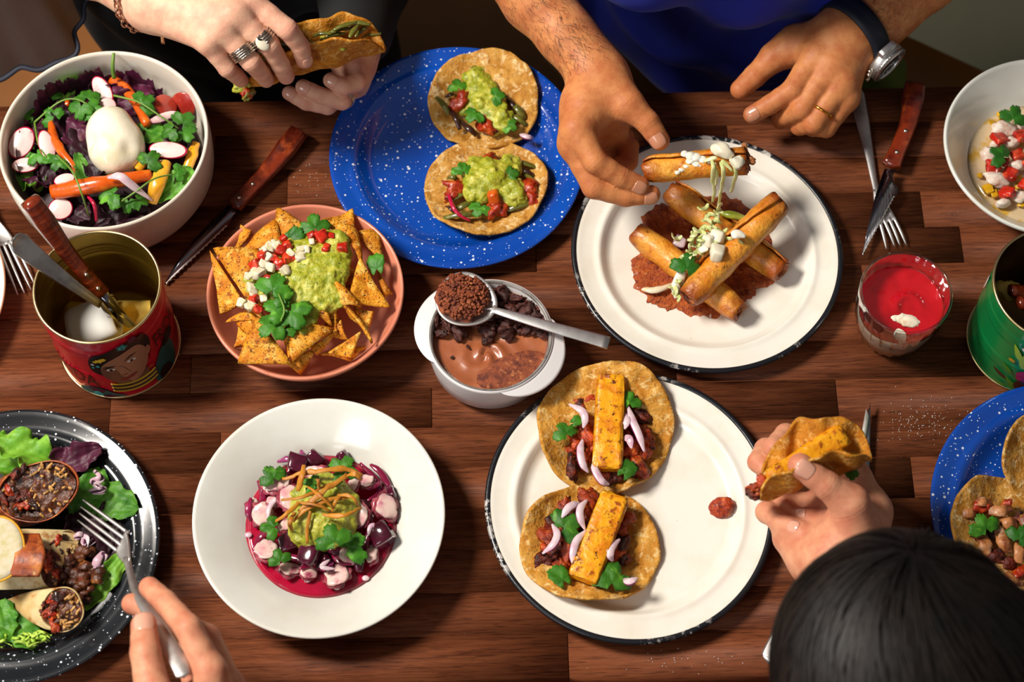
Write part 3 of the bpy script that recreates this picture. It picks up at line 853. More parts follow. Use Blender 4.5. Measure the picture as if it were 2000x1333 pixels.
def cilantro(c, size, rz, rx=0, ry=0, seed=0, parent=None, label=None, mat_='cilantro', group=None, lobes=3, name='cilantro_leaf', cat='herb', curl=.3):
    V, F = leaf_shape(size, seed, lobes, curl=curl)
    V, F = thicken(put(V, c, rz, rx, ry), F, .0004)
    return obj(name, (V, F), M[mat_], parent, label, None if parent is not None else cat, group)
def ruffle(L, W, seed, curl=.3, ruff=.12, nu=44, nv=19, tipw=.5, fold=.2):
    """loose salad leaf: u along its rib, v across"""
    r_ = random.Random(seed); p1, p2, p3 = [r_.uniform(0, 6.28) for _ in range(3)]
    def f(u, v):
        x = (v-.5)*2
        w_ = W/2*(np.sin(np.pi*np.clip(u*.93+.05, 0, 1)))**tipw*(1+.09*np.sin(u*21+p1)*np.abs(x))
        y = (u-.5)*L
        z = curl*L*(-(u-.45)**2)+fold*W*np.abs(x)**1.5*.5
        z = z+ruff*W*np.abs(x)**2*np.sin(u*15+p2+x*1.5)+ruff*.4*W*np.sin(u*9+p3+4*x)
        z = z+ruff*.5*W*np.abs(x)**5*np.sin(u*29+p1+3*np.sin(u*13))+.022*W*np.sin(x*9+u*22)*np.sin(u*17-x*5)
        return np.stack([x*w_*(1+.03*np.sin(u*33+p2)), y, z], 1)
    V, F = sheet(f, nu, nv)
    return thicken(V, F, .0006)
def salad_leaf(c, L, W, rz, rx, ry, seed, m, label, name='lettuce_leaf', group=None, within=None, **k):
    V, F = ruffle(L, W, seed, **k); V = put(V, c, rz, rx, ry)
    if within is not None:
        d = V[:, :2]-within[0][:2]; r = np.hypot(d[:, 0], d[:, 1]); q = np.where(r > within[1], within[1]/np.maximum(r, 1e-9), 1)
        V[:, :2] = within[0][:2]+d*q[:, None]; V[:, 2] += np.maximum(r-within[1], 0)*.7; V[:, 2] = np.maximum(V[:, 2], T+.02)
    o = obj(name, (V, F), M[m], None, label, 'lettuce', group)
    return o
def chip(a, b, c, label, bend=.004, th=.0030, seed=0, group='corn chips in the terracotta bowl', name='tortilla_chip', m='chip'):
    a, b, c = [np.asarray(q, float) for q in (a, b, c)]
    n = 9; nm = fix(np.cross(b-a, c-a)); nm = nm if nm[2] > 0 else -nm
    idx, V = {}, []
    for i in range(n+1):
        for j in range(n+1-i):
            k = n-i-j; w_ = np.array([i, j, k])/n
            mx_ = w_.max(); e = np.clip((mx_-.86)/.14, 0, 1)
            w2 = w_*(1-.05*e)+np.array([1, 1, 1])/3*(.05*e); w2 = w2*1.10-.10/3
            p = a*w2[0]+b*w2[1]+c*w2[2]
            s_ = (w2[0]*w2[1]+w2[1]*w2[2]+w2[2]*w2[0])*3-.5
            idx[i, j] = len(V); V.append(p+nm*bend*s_)
    V = np.array(V)
    V += nm*(vnoise(V*70+seed*7, seed)*.0020+vnoise(V*230, seed)*.0007)[:, None]
    F = []
    for i in range(n):
        for j in range(n-i):
            F.append((idx[i, j], idx[i+1, j], idx[i, j+1]))
            if j < n-i-1: F.append((idx[i+1, j], idx[i+1, j+1], idx[i, j+1]))
    if np.cross(V[F[0][1]]-V[F[0][0]], V[F[0][2]]-V[F[0][0]])@nm < 0: F = [f[::-1] for f in F]
    return obj(name, thicken(V, F, th), M[m], None, label, 'tortilla chip', group)
def guac(balls, lumps, seed, h=.0013, lr=(.0035, .0075), floor=None, k=.0017):
    """spooned mash: soft balls [(centre, (rx, ry, rz))] and many lumps"""
    r_ = np.random.RandomState(seed)
    lo = np.min([np.asarray(c)-max(r) for c, r in balls], 0)-.008; hi = np.max([np.asarray(c)+max(r) for c, r in balls], 0)+.008
    if floor is not None: lo[2] = max(lo[2], floor-.002)
    f = Field(lo, hi, h)
    for c, r in balls: f.ell(c, r, None, .006)
    for i in range(lumps):
        c, r = balls[r_.randint(len(balls))]
        d = fix(r_.normal(size=3)); d[2] = abs(d[2])*.9+.05
        p = np.asarray(c)+d*np.asarray(r)*r_.uniform(.82, 1.0); s_ = r_.uniform(*lr)
        f.ell(p, (s_, s_*r_.uniform(.6, 1), s_*r_.uniform(.45, .8)), rotm(*r_.uniform(-.6, .6, 2), r_.uniform(0, 3)), k)
    if floor is not None:
        z = (np.arange(f.n[2])*f.h+f.lo[2])[None, None, :]
        f.D = np.maximum(f.D, (floor-z).astype(np.float32))
    V, F = f.mesh(1)
    N = normals(V, F)
    return V+N*(vnoise(V*420, seed)*.0007+vnoise(V*180, seed+4)*.0009)[:, None], F
def dice(c, s, seed, m, label, group, name, cat, parent=None, jit=.2, flat=1.0):
    r_ = np.random.RandomState(seed)
    V, F = rbox((0, 0, 0), np.array([1, r_.uniform(.75, 1.1), r_.uniform(.7, 1)*flat])*s, .42, 4, rotm(*r_.uniform(-.6, .6, 2), r_.uniform(0, 3)), jit*s, seed, 1/s*.8, r_.uniform(-.2, .2))
    return obj(name, (V+np.asarray(c), F), M[m], parent, label, None if parent is not None else cat, group)
def onion(pts, r, parent, seed=0, th=.5, name='red_onion_slice', label=None, cat=None, group=None):
    """crescent sliver with a purple outer skin"""
    n = max(9, len(pts)*6)
    V, F = tube(pts, [r*.25, r*.9, r, r*.9, r*.25], n=n, shape=[(1, -th), (1.12, 0), (1, th), (-.75, th*1.2), (-.95, 0), (-.75, -th*1.2)])
    p = spline(pts, n); _, N, _b = frames(p); out = N[n//2]@(p[n//2]-(p[0]+p[-1])/2) >= 0
    idx = [1 if (i % 6 in ((0, 1) if out else (3, 4)) and i < (n-1)*6) else 0 for i in range(len(F))]
    return obj(name, (V, F, idx), [M['red_onion_in'], M['red_onion_skin']], parent, label, cat, group)
def flauta_shape(a, b, r, seed=0, turns=1.75, twist=1.0, n=34, m=46, bend=.0, pinch=(.8, .85), th=.0017, phase=0):
    a, b = np.asarray(a, float), np.asarray(b, float); Rm = along(a, b); L = np.linalg.norm(b-a)
    V = []
    ang = np.linspace(0, turns*2*math.pi, m)
    rad = np.linspace(r*.62, r, m); rad[-7:] += np.linspace(0, 1, 7)*.0009
    for k in range(n):
        t = k/(n-1)
        s_ = 1-(1-pinch[0])*max(0, 1-t/.14)**2-(1-pinch[1])*max(0, (t-.86)/.14)**2
        c = a+(b-a)*t+Rm[:, 2]*bend*math.sin(math.pi*t)
        an = ang+phase+twist*t*1.6
        cs, sn = np.cos(an), np.sin(an)
        for q in (rad*s_, (rad-th)*s_):
            V.append(c+(q*cs)[:, None]*Rm[:, 1]+(q*sn)[:, None]*Rm[:, 2])
    V = np.concatenate(V)
    ax = Rm[:, 0]
    w1 = vnoise(V*75+seed*5, seed)*.0013+vnoise(V*210, seed+2)*.0006
    cen = a+np.outer((V-a)@ax, ax); dr = V-cen; dr /= np.maximum(np.linalg.norm(dr, axis=1), 1e-9)[:, None]
    V = V+dr*w1[:, None]
    e = np.clip(np.abs(((V-a)@ax)/L-.5)*2-.9, 0, 1)/.1
    V = V+ax*(vnoise(V*150, seed+4)*.0022*e)[:, None]
    F = []; st = 2*m
    for k in range(n-1):
        o, p = k*st, (k+1)*st
        F += [(o+i, o+i+1, p+i+1, p+i) for i in range(m-1)]
        F += [(o+m+i+1, o+m+i, p+m+i, p+m+i+1) for i in range(m-1)]
        F += [(o+m-1, o+2*m-1, p+2*m-1, p+m-1), (o+m, o, p, p+m)]
    F += [(i+1, i, m+i, m+i+1) for i in range(m-1)]
    o = (n-1)*st; F += [(o+i, o+i+1, o+m+i+1, o+m+i) for i in range(m-1)]
    return V, F
def toast(o, a, b):
    me = o.data; n = len(me.vertices); co = np.empty(n*3, np.float32); me.vertices.foreach_get('co', co)
    v = co.reshape(-1, 3)+WORLD[o.name]; t = ((v-a)@(np.asarray(b)-a))/np.dot(np.asarray(b)-a, np.asarray(b)-a)
    at = me.attributes.new('toast', 'FLOAT', 'POINT'); at.data.foreach_set('value', np.clip((np.abs(t-.5)*2)**3*.95, 0, 1).astype(np.float32))
def tortilla_disc(c, rx, seed, zfun, ry=None, th=.0022, lift=.004, wav=.003, nr=22, nt=110, rz=0):
    """soft round flatbread draped over zfun(x, y)"""
    ry = ry or rx
    r_ = random.Random(seed); ph = [r_.uniform(0, 6.28) for _ in range(6)]
    V = [np.array(c, float)]
    for k in range(1, nr+1):
        q = (k/nr)**.9
        for i in range(nt):
            t = i/nt*2*math.pi
            e = 1+.022*math.sin(2*t+ph[0])+.018*math.sin(3*t+ph[1])+.009*math.sin(7*t+ph[2])+.005*math.sin(13*t+ph[3])
            x, y = q*e*rx*math.cos(t), q*e*ry*math.sin(t)
            V.append(np.array([c[0]+x*math.cos(rz)-y*math.sin(rz), c[1]+x*math.sin(rz)+y*math.cos(rz), lift*q**4*(.6+.4*math.sin(2*t+ph[4]))+wav*q**2*math.sin(3*t+ph[5])]))
    V = np.array(V); V[0, 2] = 0
    z = zfun(V[:, 0], V[:, 1])
    V[:, 2] += z+np.maximum(fbm(V*[120, 120, 0]+seed, seed, 2), -.3)*.0016+vnoise(V*[300, 300, 0], seed+1)*.0006
    F = [(0, 1+i, 1+(i+1) % nt) for i in range(nt)]
    for k in range(nr-1):
        o = 1+k*nt
        F += [(o+i, o+nt+i, o+nt+(i+1) % nt, o+(i+1) % nt) for i in range(nt)]
    return thicken(V, F, th)
def on_plate(pc, gap=.0022, soft=.012):
    """height of a bread lying on a plate centred at pc (well, slope and rim smoothed by the bread's stiffness)"""
    def f(x, y):
        r = np.hypot(x-pc[0], y-pc[1])
        s_ = np.clip((r-.060)/(.100-.060), 0, 1); s_ = s_*s_*(3-2*s_)
        return T+.0045+gap+s_*.0148+np.clip((r-.108)/.014, 0, 1)*.0045
    return f
def extrude(poly, th):
    """flat solid of thickness th from a planar outline (list of points)"""
    p = np.array(poly, float); n = len(p)
    nm = np.zeros(3)
    for i in range(n): nm += np.cross(p[i], p[(i+1) % n])
    nm = fix(nm)
    if nm[2] < 0: p = p[::-1]; nm = -nm
    V = np.concatenate([p+nm*th/2, p-nm*th/2])
    F = [tuple(range(n)), tuple(range(2*n-1, n-1, -1))]+[((i+1) % n, i, n+i, n+(i+1) % n) for i in range(n)]
    return V, F
def serrate(a, b, n, amp, side):
    """scalloped points from a to b (not including b)"""
    a, b = np.asarray(a, float), np.asarray(b, float); out = []
    for k in range(n):
        for q in (0, .25, .5, .75): out.append(a+(b-a)*((k+q)/n)+np.asarray(side)*amp*(1-abs(2*q-1)**2 if q else 0))
    return out
def wooden_knife(label, top, fer, blade, hw, up=(0, 0, 1), mid=None, rivets=(.55, .85), th=.012, edge=None):
    """steak knife: wooden handle from top to ferrule, blade given as an outline"""
    t = thing('steak_knife', label, 'knife', np.minimum(top, fer)*[0, 0, 1]+(np.asarray(top)+fer)/2*[1, 1, 0])
    pts = [top, mid if mid is not None else (np.asarray(top)+fer)/2, fer]
    sh = [(math.cos(a)*(1 if abs(math.cos(a)) < .9 else .96), math.sin(a)*th/hw/2) for a in np.arange(16)*math.pi/8]
    sh = [(np.sign(x)*abs(x)**.6, np.sign(y)*abs(y/(th/hw/2))**.6*(th/hw/2)) for x, y in sh]
    obj('handle', tube(pts, [hw*1.06, hw*1.16, hw*.98, hw*.86, hw*.84, hw*.94], n=26, shape=sh, up=None), M['handle_wood'], t)
    p = spline(pts, 26); tg, N, B = frames(p)
    for q in rivets:
        i = int(q*25); b = B[i] if B[i][2] > 0 else -B[i]
        ln = b*th/2
        obj('rivet', tube([p[i]+ln*.9, p[i]+ln*1.03], .0021, 12, n=3), M['rivet'], t)
    obj('blade', extrude(blade, .0013), M['blade'], t)
    if edge: obj('serrated_edge', extrude(edge, .0018), M['edge'], t)
    return t
def fork(label, tips, roots, neck, hand, ws, m='steel_satin', up=(0, 0, 1), hth=.0022, name='fork'):
    """tips, roots: four points each; neck; hand: handle path from the neck outwards with half widths ws"""
    t = thing(name, label, 'fork', np.asarray(neck)*[1, 1, 0]+[0, 0, min(q[2] for q in list(tips)+list(hand))])
    rc = np.mean(roots, 0)
    for a, b in zip(tips, roots):
        mid = (np.asarray(a)+b)/2+np.asarray(up)*.0012
        ax = fix(np.asarray(b)-a)
        obj('tine', tube([a, mid, np.asarray(b)+ax*.004], [.0006, .0014, .0016, .0016], 8, n=9, flat=.8), M[m], t)
    sd = (np.asarray(roots[3])-roots[0])/2
    def f(u, v):
        x = (v-.5)*2; wd = 1.12-.0*u-(u**1.8)*.86
        c = rc[None]+(np.asarray(neck)-rc)[None]*u[:, None]+np.asarray(up)[None]*(-.0022*np.sin(np.pi*u))[:, None]
        return c+sd[None]*(x*wd)[:, None]+np.asarray(up)[None]*(.0012*x*x)[:, None]
    V, F = sheet(f, 14, 9); obj('fork_head', thicken(V, F, .0018), M[m], t)
    sh = [(1, 0), (.8, .7), (0, 1), (-.8, .7), (-1, 0), (-.8, -.7), (0, -1), (.8, -.7)]
    n = 30; pts = [rc+(np.asarray(neck)-rc)*.75]+list(hand)
    V, F = tube(pts, 1.0, n=n, shape=sh)
    # widths set along the way, thickness constant
    p = spline(pts, n); tg, N, B = frames(p); w_ = np.interp(np.linspace(0, 1, n), np.linspace(0, 1, len(ws)), ws)
    s2 = np.asarray(sh)
    V = np.concatenate([(p[:, None]+N[:, None]*s2[None, :, :1]*w_[:, None, None]+B[:, None]*s2[None, :, 1:]*hth/2).reshape(-1, 3), [p[0], p[-1]+tg[-1]*w_[-1]*.5]])
    obj('handle', (V, F), M[m], t)
    return t
def scatter_in(cx, cy, rx, ry, n, seed):
    r_ = np.random.RandomState(seed); out = []
    while len(out) < n:
        x, y = r_.uniform(-1, 1, 2)
        if x*x+y*y < 1: out.append((cx+x*rx, cy+y*ry))
    return out
def taco_fold(A, B, d1, d2, Rr, w_=.010, seed=0, th=.0022, cut0=1.0, cut1=1.0, ns=44, nt=40, wav=.002):
    """folded round flatbread: fold line from A to B, flaps along d1 and d2; cut0/cut1 < 1 bite the ends off"""
    A, B = np.asarray(A, float), np.asarray(B, float); c = (A+B)/2; ax = fix(B-A); hl = np.linalg.norm(B-A)/2
    d1, d2 = np.asarray(d1, float), np.asarray(d2, float)
    nm = fix(np.cross(ax, d1+d2))
    def f(u, v):
        s_ = (u*2-1); s_ = np.where(s_ < 0, s_*cut0, s_*cut1)
        half = np.sqrt(np.clip(1-s_**2, .02, 1))
        q = (v*2-1)*half*Rr*(1+.03*np.sin(5*s_+seed)+.015*np.sin(17*s_+seed*2))
        f1 = (-q+np.sqrt(q*q+w_*w_))/2; f2 = (q+np.sqrt(q*q+w_*w_))/2
        p = c+ax*(s_*hl)[:, None]+d1*f1[:, None]+d2*f2[:, None]
        wv = wav*np.sin(7*s_+4*v+seed)+wav*.7*np.sin(13*s_-6*v)
        return p+nm*wv[:, None]
    V, F = sheet(f, ns, nt)
    V = V+nm*(vnoise(V*150, seed)*.0008)[:, None]
    return thicken(V, F, th)
# ------------------------------------------------------------------ people
def chainpts(l): return [(P(*q[:3]), q[3]) for q in l]
class Body:
    """one continuous skin: capsule limbs, palms and fingers melted together in a distance grid"""
    def __init__(s): s.V, s.F, s.R, s.n = [], [], [], 0
    def add(s, V, F, ruddy=None):
        s.V.append(V); s.F.append(np.asarray(F)+s.n); s.R.append(np.zeros(len(V)) if ruddy is None else ruddy); s.n += len(V)
    def hand(s, palm, fingers, arm, h=.0013, kp=.016, kf=.007, ks=.0016, ruddy=.55, extra=()):
        """palm, arm: [((px,py,h,r), ...)] chains; fingers: chains from knuckle to tip"""
        allp = [(p, r) for ch in list(palm)+list(fingers)+list(arm) for p, r in chainpts(ch)]
        lo = np.min([p-r for p, r in allp], 0)-.006; hi = np.max([p+r for p, r in allp], 0)+.006
        A = Field(lo, hi, h); B = Field(lo, hi, h)
        for ch in list(palm)+list(arm):
            q = chainpts(ch)
            for (a, ra), (b, rb) in zip(q[:-1], q[1:]): A.cone(a, b, ra, rb, kp)
        for ch in fingers:
            q = chainpts(ch)
            C = Field.__new__(Field); C.lo, C.h, C.n = B.lo, B.h, B.n
            l2 = np.min([p-r for p, r in q], 0)-.012; h2 = np.max([p+r for p, r in q], 0)+.012
            C2 = Field(B.lo+np.floor((l2-B.lo)/h)*h, h2, h)
            for k, ((a, ra), (b, rb)) in enumerate(zip(q[:-1], q[1:])):
                # a phalanx: waisted between its two joints
                m = (a+b)/2; rm = (ra+rb)/2*.955
                C2.cone(a, m, ra, rm, .002); C2.cone(m, b, rm, rb, .002)
            o = np.round((C2.lo-B.lo)/h).astype(int)
            e = np.minimum(o+C2.n, B.n); st = np.maximum(o, 0)
            sl = tuple(slice(st[i], e[i]) for i in range(3)); sc2 = tuple(slice(st[i]-o[i], e[i]-o[i]) for i in range(3))
            B.D[sl] = smin(B.D[sl], C2.D[sc2], ks)
        for a, b, ra, rb, k in extra: A.cone(P(*a), P(*b), ra, rb, k)
        A.merge(B, kf)
        V, F = A.mesh(2)
        N = normals(V, F)
        red = np.zeros(len(V)); dis = np.zeros(len(V))
        for ch in fingers:
            q = chainpts(ch)
            for i, (p, r) in enumerate(q):
                d = np.linalg.norm(V-p, axis=1)
                wgt = 1.0 if i == len(q)-1 else (.55 if i else .4)
                red = np.maximum(red, wgt*np.exp(-(d/(r*1.5))**2))
                if 0 < i < len(q)-1:                          # knuckle creases
                    ax = fix(fix(q[i+1][0]-p)+fix(p-q[i-1][0])); sax = (V-p)@ax
                    near = np.exp(-(d/(r*1.7))**4)
                    dis -= near*.00028*(np.cos(sax/.0016*math.pi)*.5+.5)*np.exp(-(sax/.0045)**2)
        V = V+N*dis[:, None]
        s.add(V, F, red*ruddy)
        return s
    def coarse(s, fn, lo, hi, h=.007):
        f = Field(lo, hi, h); fn(f); V, F = f.mesh(2); s.add(V, F); return s
    def make(s, m, parent):
        V = np.concatenate(s.V); F = np.concatenate(s.F)
        o = obj('body', (V, F), m, parent)
        at = o.data.attributes.new('ruddy', 'FLOAT', 'POINT'); at.data.foreach_set('value', np.concatenate(s.R).astype(np.float32))
        return o
def nail(parent, dip, tip, m, toward=None, w=60, ln=1.25, name='fingernail', turn=0):
    """a thin curved plate on the back of a fingertip; toward = direction its back faces"""
    a, ra = P(*dip[:3]), dip[3]; b, rb = P(*tip[:3]), tip[3]
    ax = fix(b-a); up = fix(CAMLOC-b) if toward is None else fix(toward)
    up = fix(up-ax*np.dot(up, ax)); sd = np.cross(ax, up)
    if turn: up, sd = up*math.cos(turn)+sd*math.sin(turn), sd*math.cos(turn)-up*math.sin(turn)
    nu, nv = 11, 11
    def f(u, v):
        a_, b_ = (u-.5)*2, (v-.5)*2
        x, y = a_*(1-.16*b_*b_), b_*(1-.16*a_*a_); ang = x*R(w); t = v
        along_ = (-.22+ln*.62*y)*rb
        rr = rb*1.012*np.sqrt(np.clip(1-(np.clip(along_, 0, None)/(rb*1.2))**2, .1, 1))+.0003*np.sin(np.pi*t)
        return b+ax*along_[:, None]+(rr*np.cos(ang))[:, None]*up+(rr*np.sin(ang)*.98)[:, None]*sd
    V, F = sheet(f, nu, nv)
    obj(name, thicken(V, F, .0007), m, parent)
def head_parts(f, c, fw, up, k=1.0):
    """skull, jaw, nose, ears and eye sockets, facing fw"""
    fw = fix(fw); up = fix(np.asarray(up)-fw*np.dot(up, fw)); sd = np.cross(fw, up); Rm = np.stack([sd, fw, up], 1)
    q = lambda x, y, z: c+k*(sd*x+fw*y+up*z)
    f.ell(q(0, -.012, .03), (.074*k, .094*k, .085*k), Rm, .02)
    f.ell(q(0, .022, -.05), (.055*k, .062*k, .062*k), Rm, .03)
    f.cone(q(0, .082, .005), q(0, .103, -.028), .009*k, .013*k, .012)
    for s_ in (-1, 1):
        f.ell(q(.075*s_, -.008, -.01), (.010*k, .022*k, .033*k), Rm, .008)
        f.ell(q(.031*s_, .088, .006), (.017*k, .012*k, .012*k), Rm, .008, cut=True)
    f.cone(q(-.022, .082, -.062), q(.022, .082, -.062), .007*k, .007*k, .008)
    f.cone(q(0, -.02, -.06), q(0, -.05, -.17), .05*k, .055*k, .03)
def ringband(parent, a, b, t, r, wdt, m, name, n=1, amp=0, label=None):
    """finger ring of n bands around the bone a-b at share t"""
    A, B = P(*a[:3]), P(*b[:3]); c = A+(B-A)*t; ax = fix(B-A); Rm = along(A, B)
    parts = []
    for k in range(n):
        off = (k-(n-1)/2)*wdt
        th = np.linspace(0, 2*math.pi, 49)
        pts = np.array([c+ax*(off+amp*math.cos(x*1.0))+Rm[:, 1]*r*math.cos(x)+Rm[:, 2]*r*math.sin(x) for x in th])
        pts += 0
        parts.append(tube(pts, wdt*.52, 8, n=97, cap=False, noise=.0002 if n > 1 else 0, freq=900))
    return obj(name, join(*parts), m, parent, label=label)

# ---- the woman in black, far left
wm = thing('person', 'woman in black holding a folded taco with both ringed hands', 'person', P(520, 60, -.3))
IDX = [(489, 2, .196, .0112), (561, 57, .183, .0096), (586, 90, .163, .0084), (594, 117, .146, .0078)]
MID = [(458, 26, .199, .0112), (526, 89, .176, .0096), (548, 126, .152, .0084), (559, 149, .133, .0078)]
RNG = [(431, 54, .194, .0108), (491, 121, .170, .0092), (510, 142, .149, .008), (520, 156, .132, .0074)]
PNK = [(405, 82, .186, .0098), (444, 134, .163, .0082), (462, 148, .145, .0073), (471, 157, .132, .0068)]
THB = [(420, 20, .165, .013), (480, 28, .135, .0105), (535, 62, .122, .0095), (572, 80, .118, .0085)]
WR = (300, 2, .176)
bw = Body()
bw.hand(palm=[[WR+(.0205,), IDX[0]], [WR+(.0205,), MID[0]], [WR+(.0205,), RNG[0]], [(300, 12, .172, .019), PNK[0]], [(340, 0, .165, .02), (430, 10, .165, .014)]],
        fingers=[IDX, MID, RNG, PNK, THB],
        arm=[[WR+(.0205,), (255, -22, .17, .021), (150, -75, .165, .029), (20, -140, .16, .034), (-60, -180, .18, .038)]])
IX2 = [(688, 118, .080, .0098), (698, 160, .088, .0088), (671, 170, .094, .008), (646, 157, .0975, .0074)]
MD2 = [(700, 150, .07, .0098), (668, 197, .078, .0088), (626, 187, .084, .008), (592, 170, .089, .0074)]
RN2 = [(695, 168, .058, .0094), (640, 207, .066, .0084), (598, 200, .072, .0076), (565, 182, .078, .007)]
PK2 = [(690, 165, .045, .0085), (652, 196, .048, .0074), (622, 192, .052, .0068), (602, 186, .056, .0062)]
bw.hand(palm=[[(690, 78, .06, .02), q[0]+() if False else q[0]] for q in (IX2, MD2, RN2, PK2)]+[[(690, 78, .06, .02), (690, 120, .065, .018)]],
        fingers=[IX2, MD2, RN2, PK2, [(672, 95, .09, .012), (655, 92, .112, .0095), (640, 80, .128, .0085)]],
        arm=[[(690, 78, .06, .02), (700, 10, .05, .026), (700, -95, .05, .034)]])
def wtorso(f):
    c = P(500, 40, 0); x, y = c[0]-.045, yb+.20
    f.cone((x-.02, y, T-.13), (x-.02, y-.02, T+.1), .12, .12, .05); f.cone((x-.10, y-.02, T+.22), (x+.08, y-.02, T+.22), .10, .10, .08)
    f.cone((x-.2, y, T+.3), (x+.14, y, T+.3), .05, .05, .06)
    f.cone((x-.2, y, T+.3), P(-60, -180, .18), .045, .038, .03); f.cone((x+.14, y, T+.3), P(700, -95, .05), .045, .034, .03)
    head_parts(f, np.array([x-.01, y+.0, T+.58]), (0, -1, -.35), (0, 0, 1), .95)
bw.coarse(wtorso, (-.75, .05, T-.42), (.25, .85, T+.72))
bw.make(M['skin_f'], wm)
for fg, tn in ((IX2, 0), (MD2, 0), (RN2, 0)): nail(wm, fg[-2], fg[-1], M['nail'], w=50, ln=1.1)
nail(wm, IDX[-2], IDX[-1], M['nail'], toward=(.55, -.55, .6), w=45, ln=1.1)
def bnd(px, py, t, a, b): pass
ringband(wm, RNG[0], RNG[1], .70, .0107, .0021, M['silver'], 'coil_ring', 5, .0012, 'silver ring of five beaded coils')
ringband(wm, MID[0], MID[1], .80, .0106, .0026, M['silver'], 'wide_ring', 4, 0, 'wide dark silver ring')
a, b = P(*MID[0][:3]), P(*MID[1][:3]); c = a+(b-a)*.84; rm = along(a, b, up=fix(CAMLOC-a))
obj('ring_stone', blob(c+rm[:, 2]*.0104+rm[:, 1]*-.003, (.0072, .0052, .0020), 3, .03, 1, 2, rm), M['cheese'], wm, label='oval cream stone on the wide ring')
sp = [c-rm[:, 0]*.006+rm[:, 2]*.0122+rm[:, 0]*.0032*q*math.cos(7*q)+rm[:, 1]*.0032*q*math.sin(7*q) for q in np.linspace(.2, 1, 12)]
obj('ring_ornament', tube(sp, .0008, 6), M['silver'], wm, label='silver spiral on the wide ring')
ringband(wm, MD2[0], MD2[1], .88, .0100, .0018, M['silver'], 'beaded_ring', 3, 0, 'silver beaded ring on the lower hand')
# chain bracelet: links round the wrist
A0, B0 = P(255, -22, .17), P(*WR); ax = fix(B0-A0); c0 = A0+(B0-A0)*.72; Rm = along(A0, B0)
Vb = bw.V[0]; q_ = Vb-c0; s_ = q_@ax; m_ = (np.abs(s_) < .006) & (np.linalg.norm(q_, axis=1) < .06)
an_ = np.arctan2(q_[m_]@Rm[:, 2], q_[m_]@Rm[:, 1]); rr_ = np.hypot(q_[m_]@Rm[:, 1], q_[m_]@Rm[:, 2])
lk = []
for k in range(30):
    t = k/30*2*math.pi; rr = max([.02]+list(rr_[np.abs((an_-t+math.pi) % (2*math.pi)-math.pi) < .15]))+.0016
    p = c0+ax*(.003*math.sin(2*t)-.004)+rr*(Rm[:, 1]*math.cos(t)+Rm[:, 2]*math.sin(t))
    tg = -Rm[:, 1]*math.sin(t)+Rm[:, 2]*math.cos(t); rad = Rm[:, 1]*math.cos(t)+Rm[:, 2]*math.sin(t)
    s_ = ax if k % 2 else rad
    loop = [p+tg*.0046*math.cos(q)+s_*.0027*math.sin(q) for q in np.linspace(0, 2*math.pi, 13)]
    lk.append(tube(loop, .0009, 6, n=25, cap=False))
br = obj('bracelet', join(*lk), M['chain'], wm, label='rose gold chain bracelet')
p = P(316, 60, .155)
obj('bracelet_charm', tube([p, p+np.array([-.001, -.002, -.016])], .0022, 8), M['chain'], br)
# black blouse with a sheer bell sleeve
def blouse(f):
    c = P(500, 40, 0); x, y = c[0]-.045, yb+.20
    f.cone((x-.02, y, T-.13), (x-.02, y-.02, T+.1), .136, .136, .05); f.cone((x-.10, y-.02, T+.22), (x+.08, y-.02, T+.22), .115, .115, .08)
    f.cone((x-.2, y, T+.3), (x+.14, y, T+.3), .06, .06, .06)
    e = P(700, -95, .05)
    f.cone((x+.14, y, T+.3), e, .07, .056, .04); f.cone(e, P(690, 62, .058), .052, .034, .03)
    f.cone((x-.05, y, T-.19), (x-.06, y-.13, T-.19), .08, .078, .05); f.cone((x+.10, y, T-.19), (x+.12, y-.13, T-.19), .08, .078, .05)
    g = np.meshgrid(*[np.arange(n)*f.h+l for n, l in zip(f.n, f.lo)], indexing='ij')
    f.D += (.006*np.sin(g[0]*38+g[2]*24+3*np.sin(g[2]*17))).astype(np.float32)
fb = Field((-.62, .02, T-.42), (.22, .75, T+.42), .0065); blouse(fb); V, F = fb.mesh(3)
obj('blouse', (V, F), M['black_cloth'], wm)
el, wr2 = P(-60, -180, .18), P(150, -75, .165)
def sleeve(u, v):
    # hangs from the forearm as a wide bell; u round it, v from the arm down to the hem
    a = u*2*np.pi
    top = P(-40, -120, .165); hemc = P(38, 42, .060)
    rx = .032+(.066-.032)*v**.6; ry = .036+(.050-.036)*v
    fold = 1+.10*v*np.sin(5*a+1)+.05*v*np.sin(11*a)
    c = top+(hemc-top)*v[:, None]
    e1 = fix(np.array([.9, .35, .1])); e2 = fix(np.array([-.35, .8, .45]))
    return c+(rx*fold*np.cos(a))[:, None]*e1+(ry*fold*np.sin(a))[:, None]*e2
V, F = sheet(sleeve, 73, 16)
slv = obj('sleeve', (V, F), M['sheer'], wm, label='sheer dark grey bell sleeve')
rim_ = V.reshape(73, 16, 3)[:, -1]
obj('sleeve_hem', tube(rim_, .0035, 8, n=146, cap=False, flat=.7), M['hem'], slv)

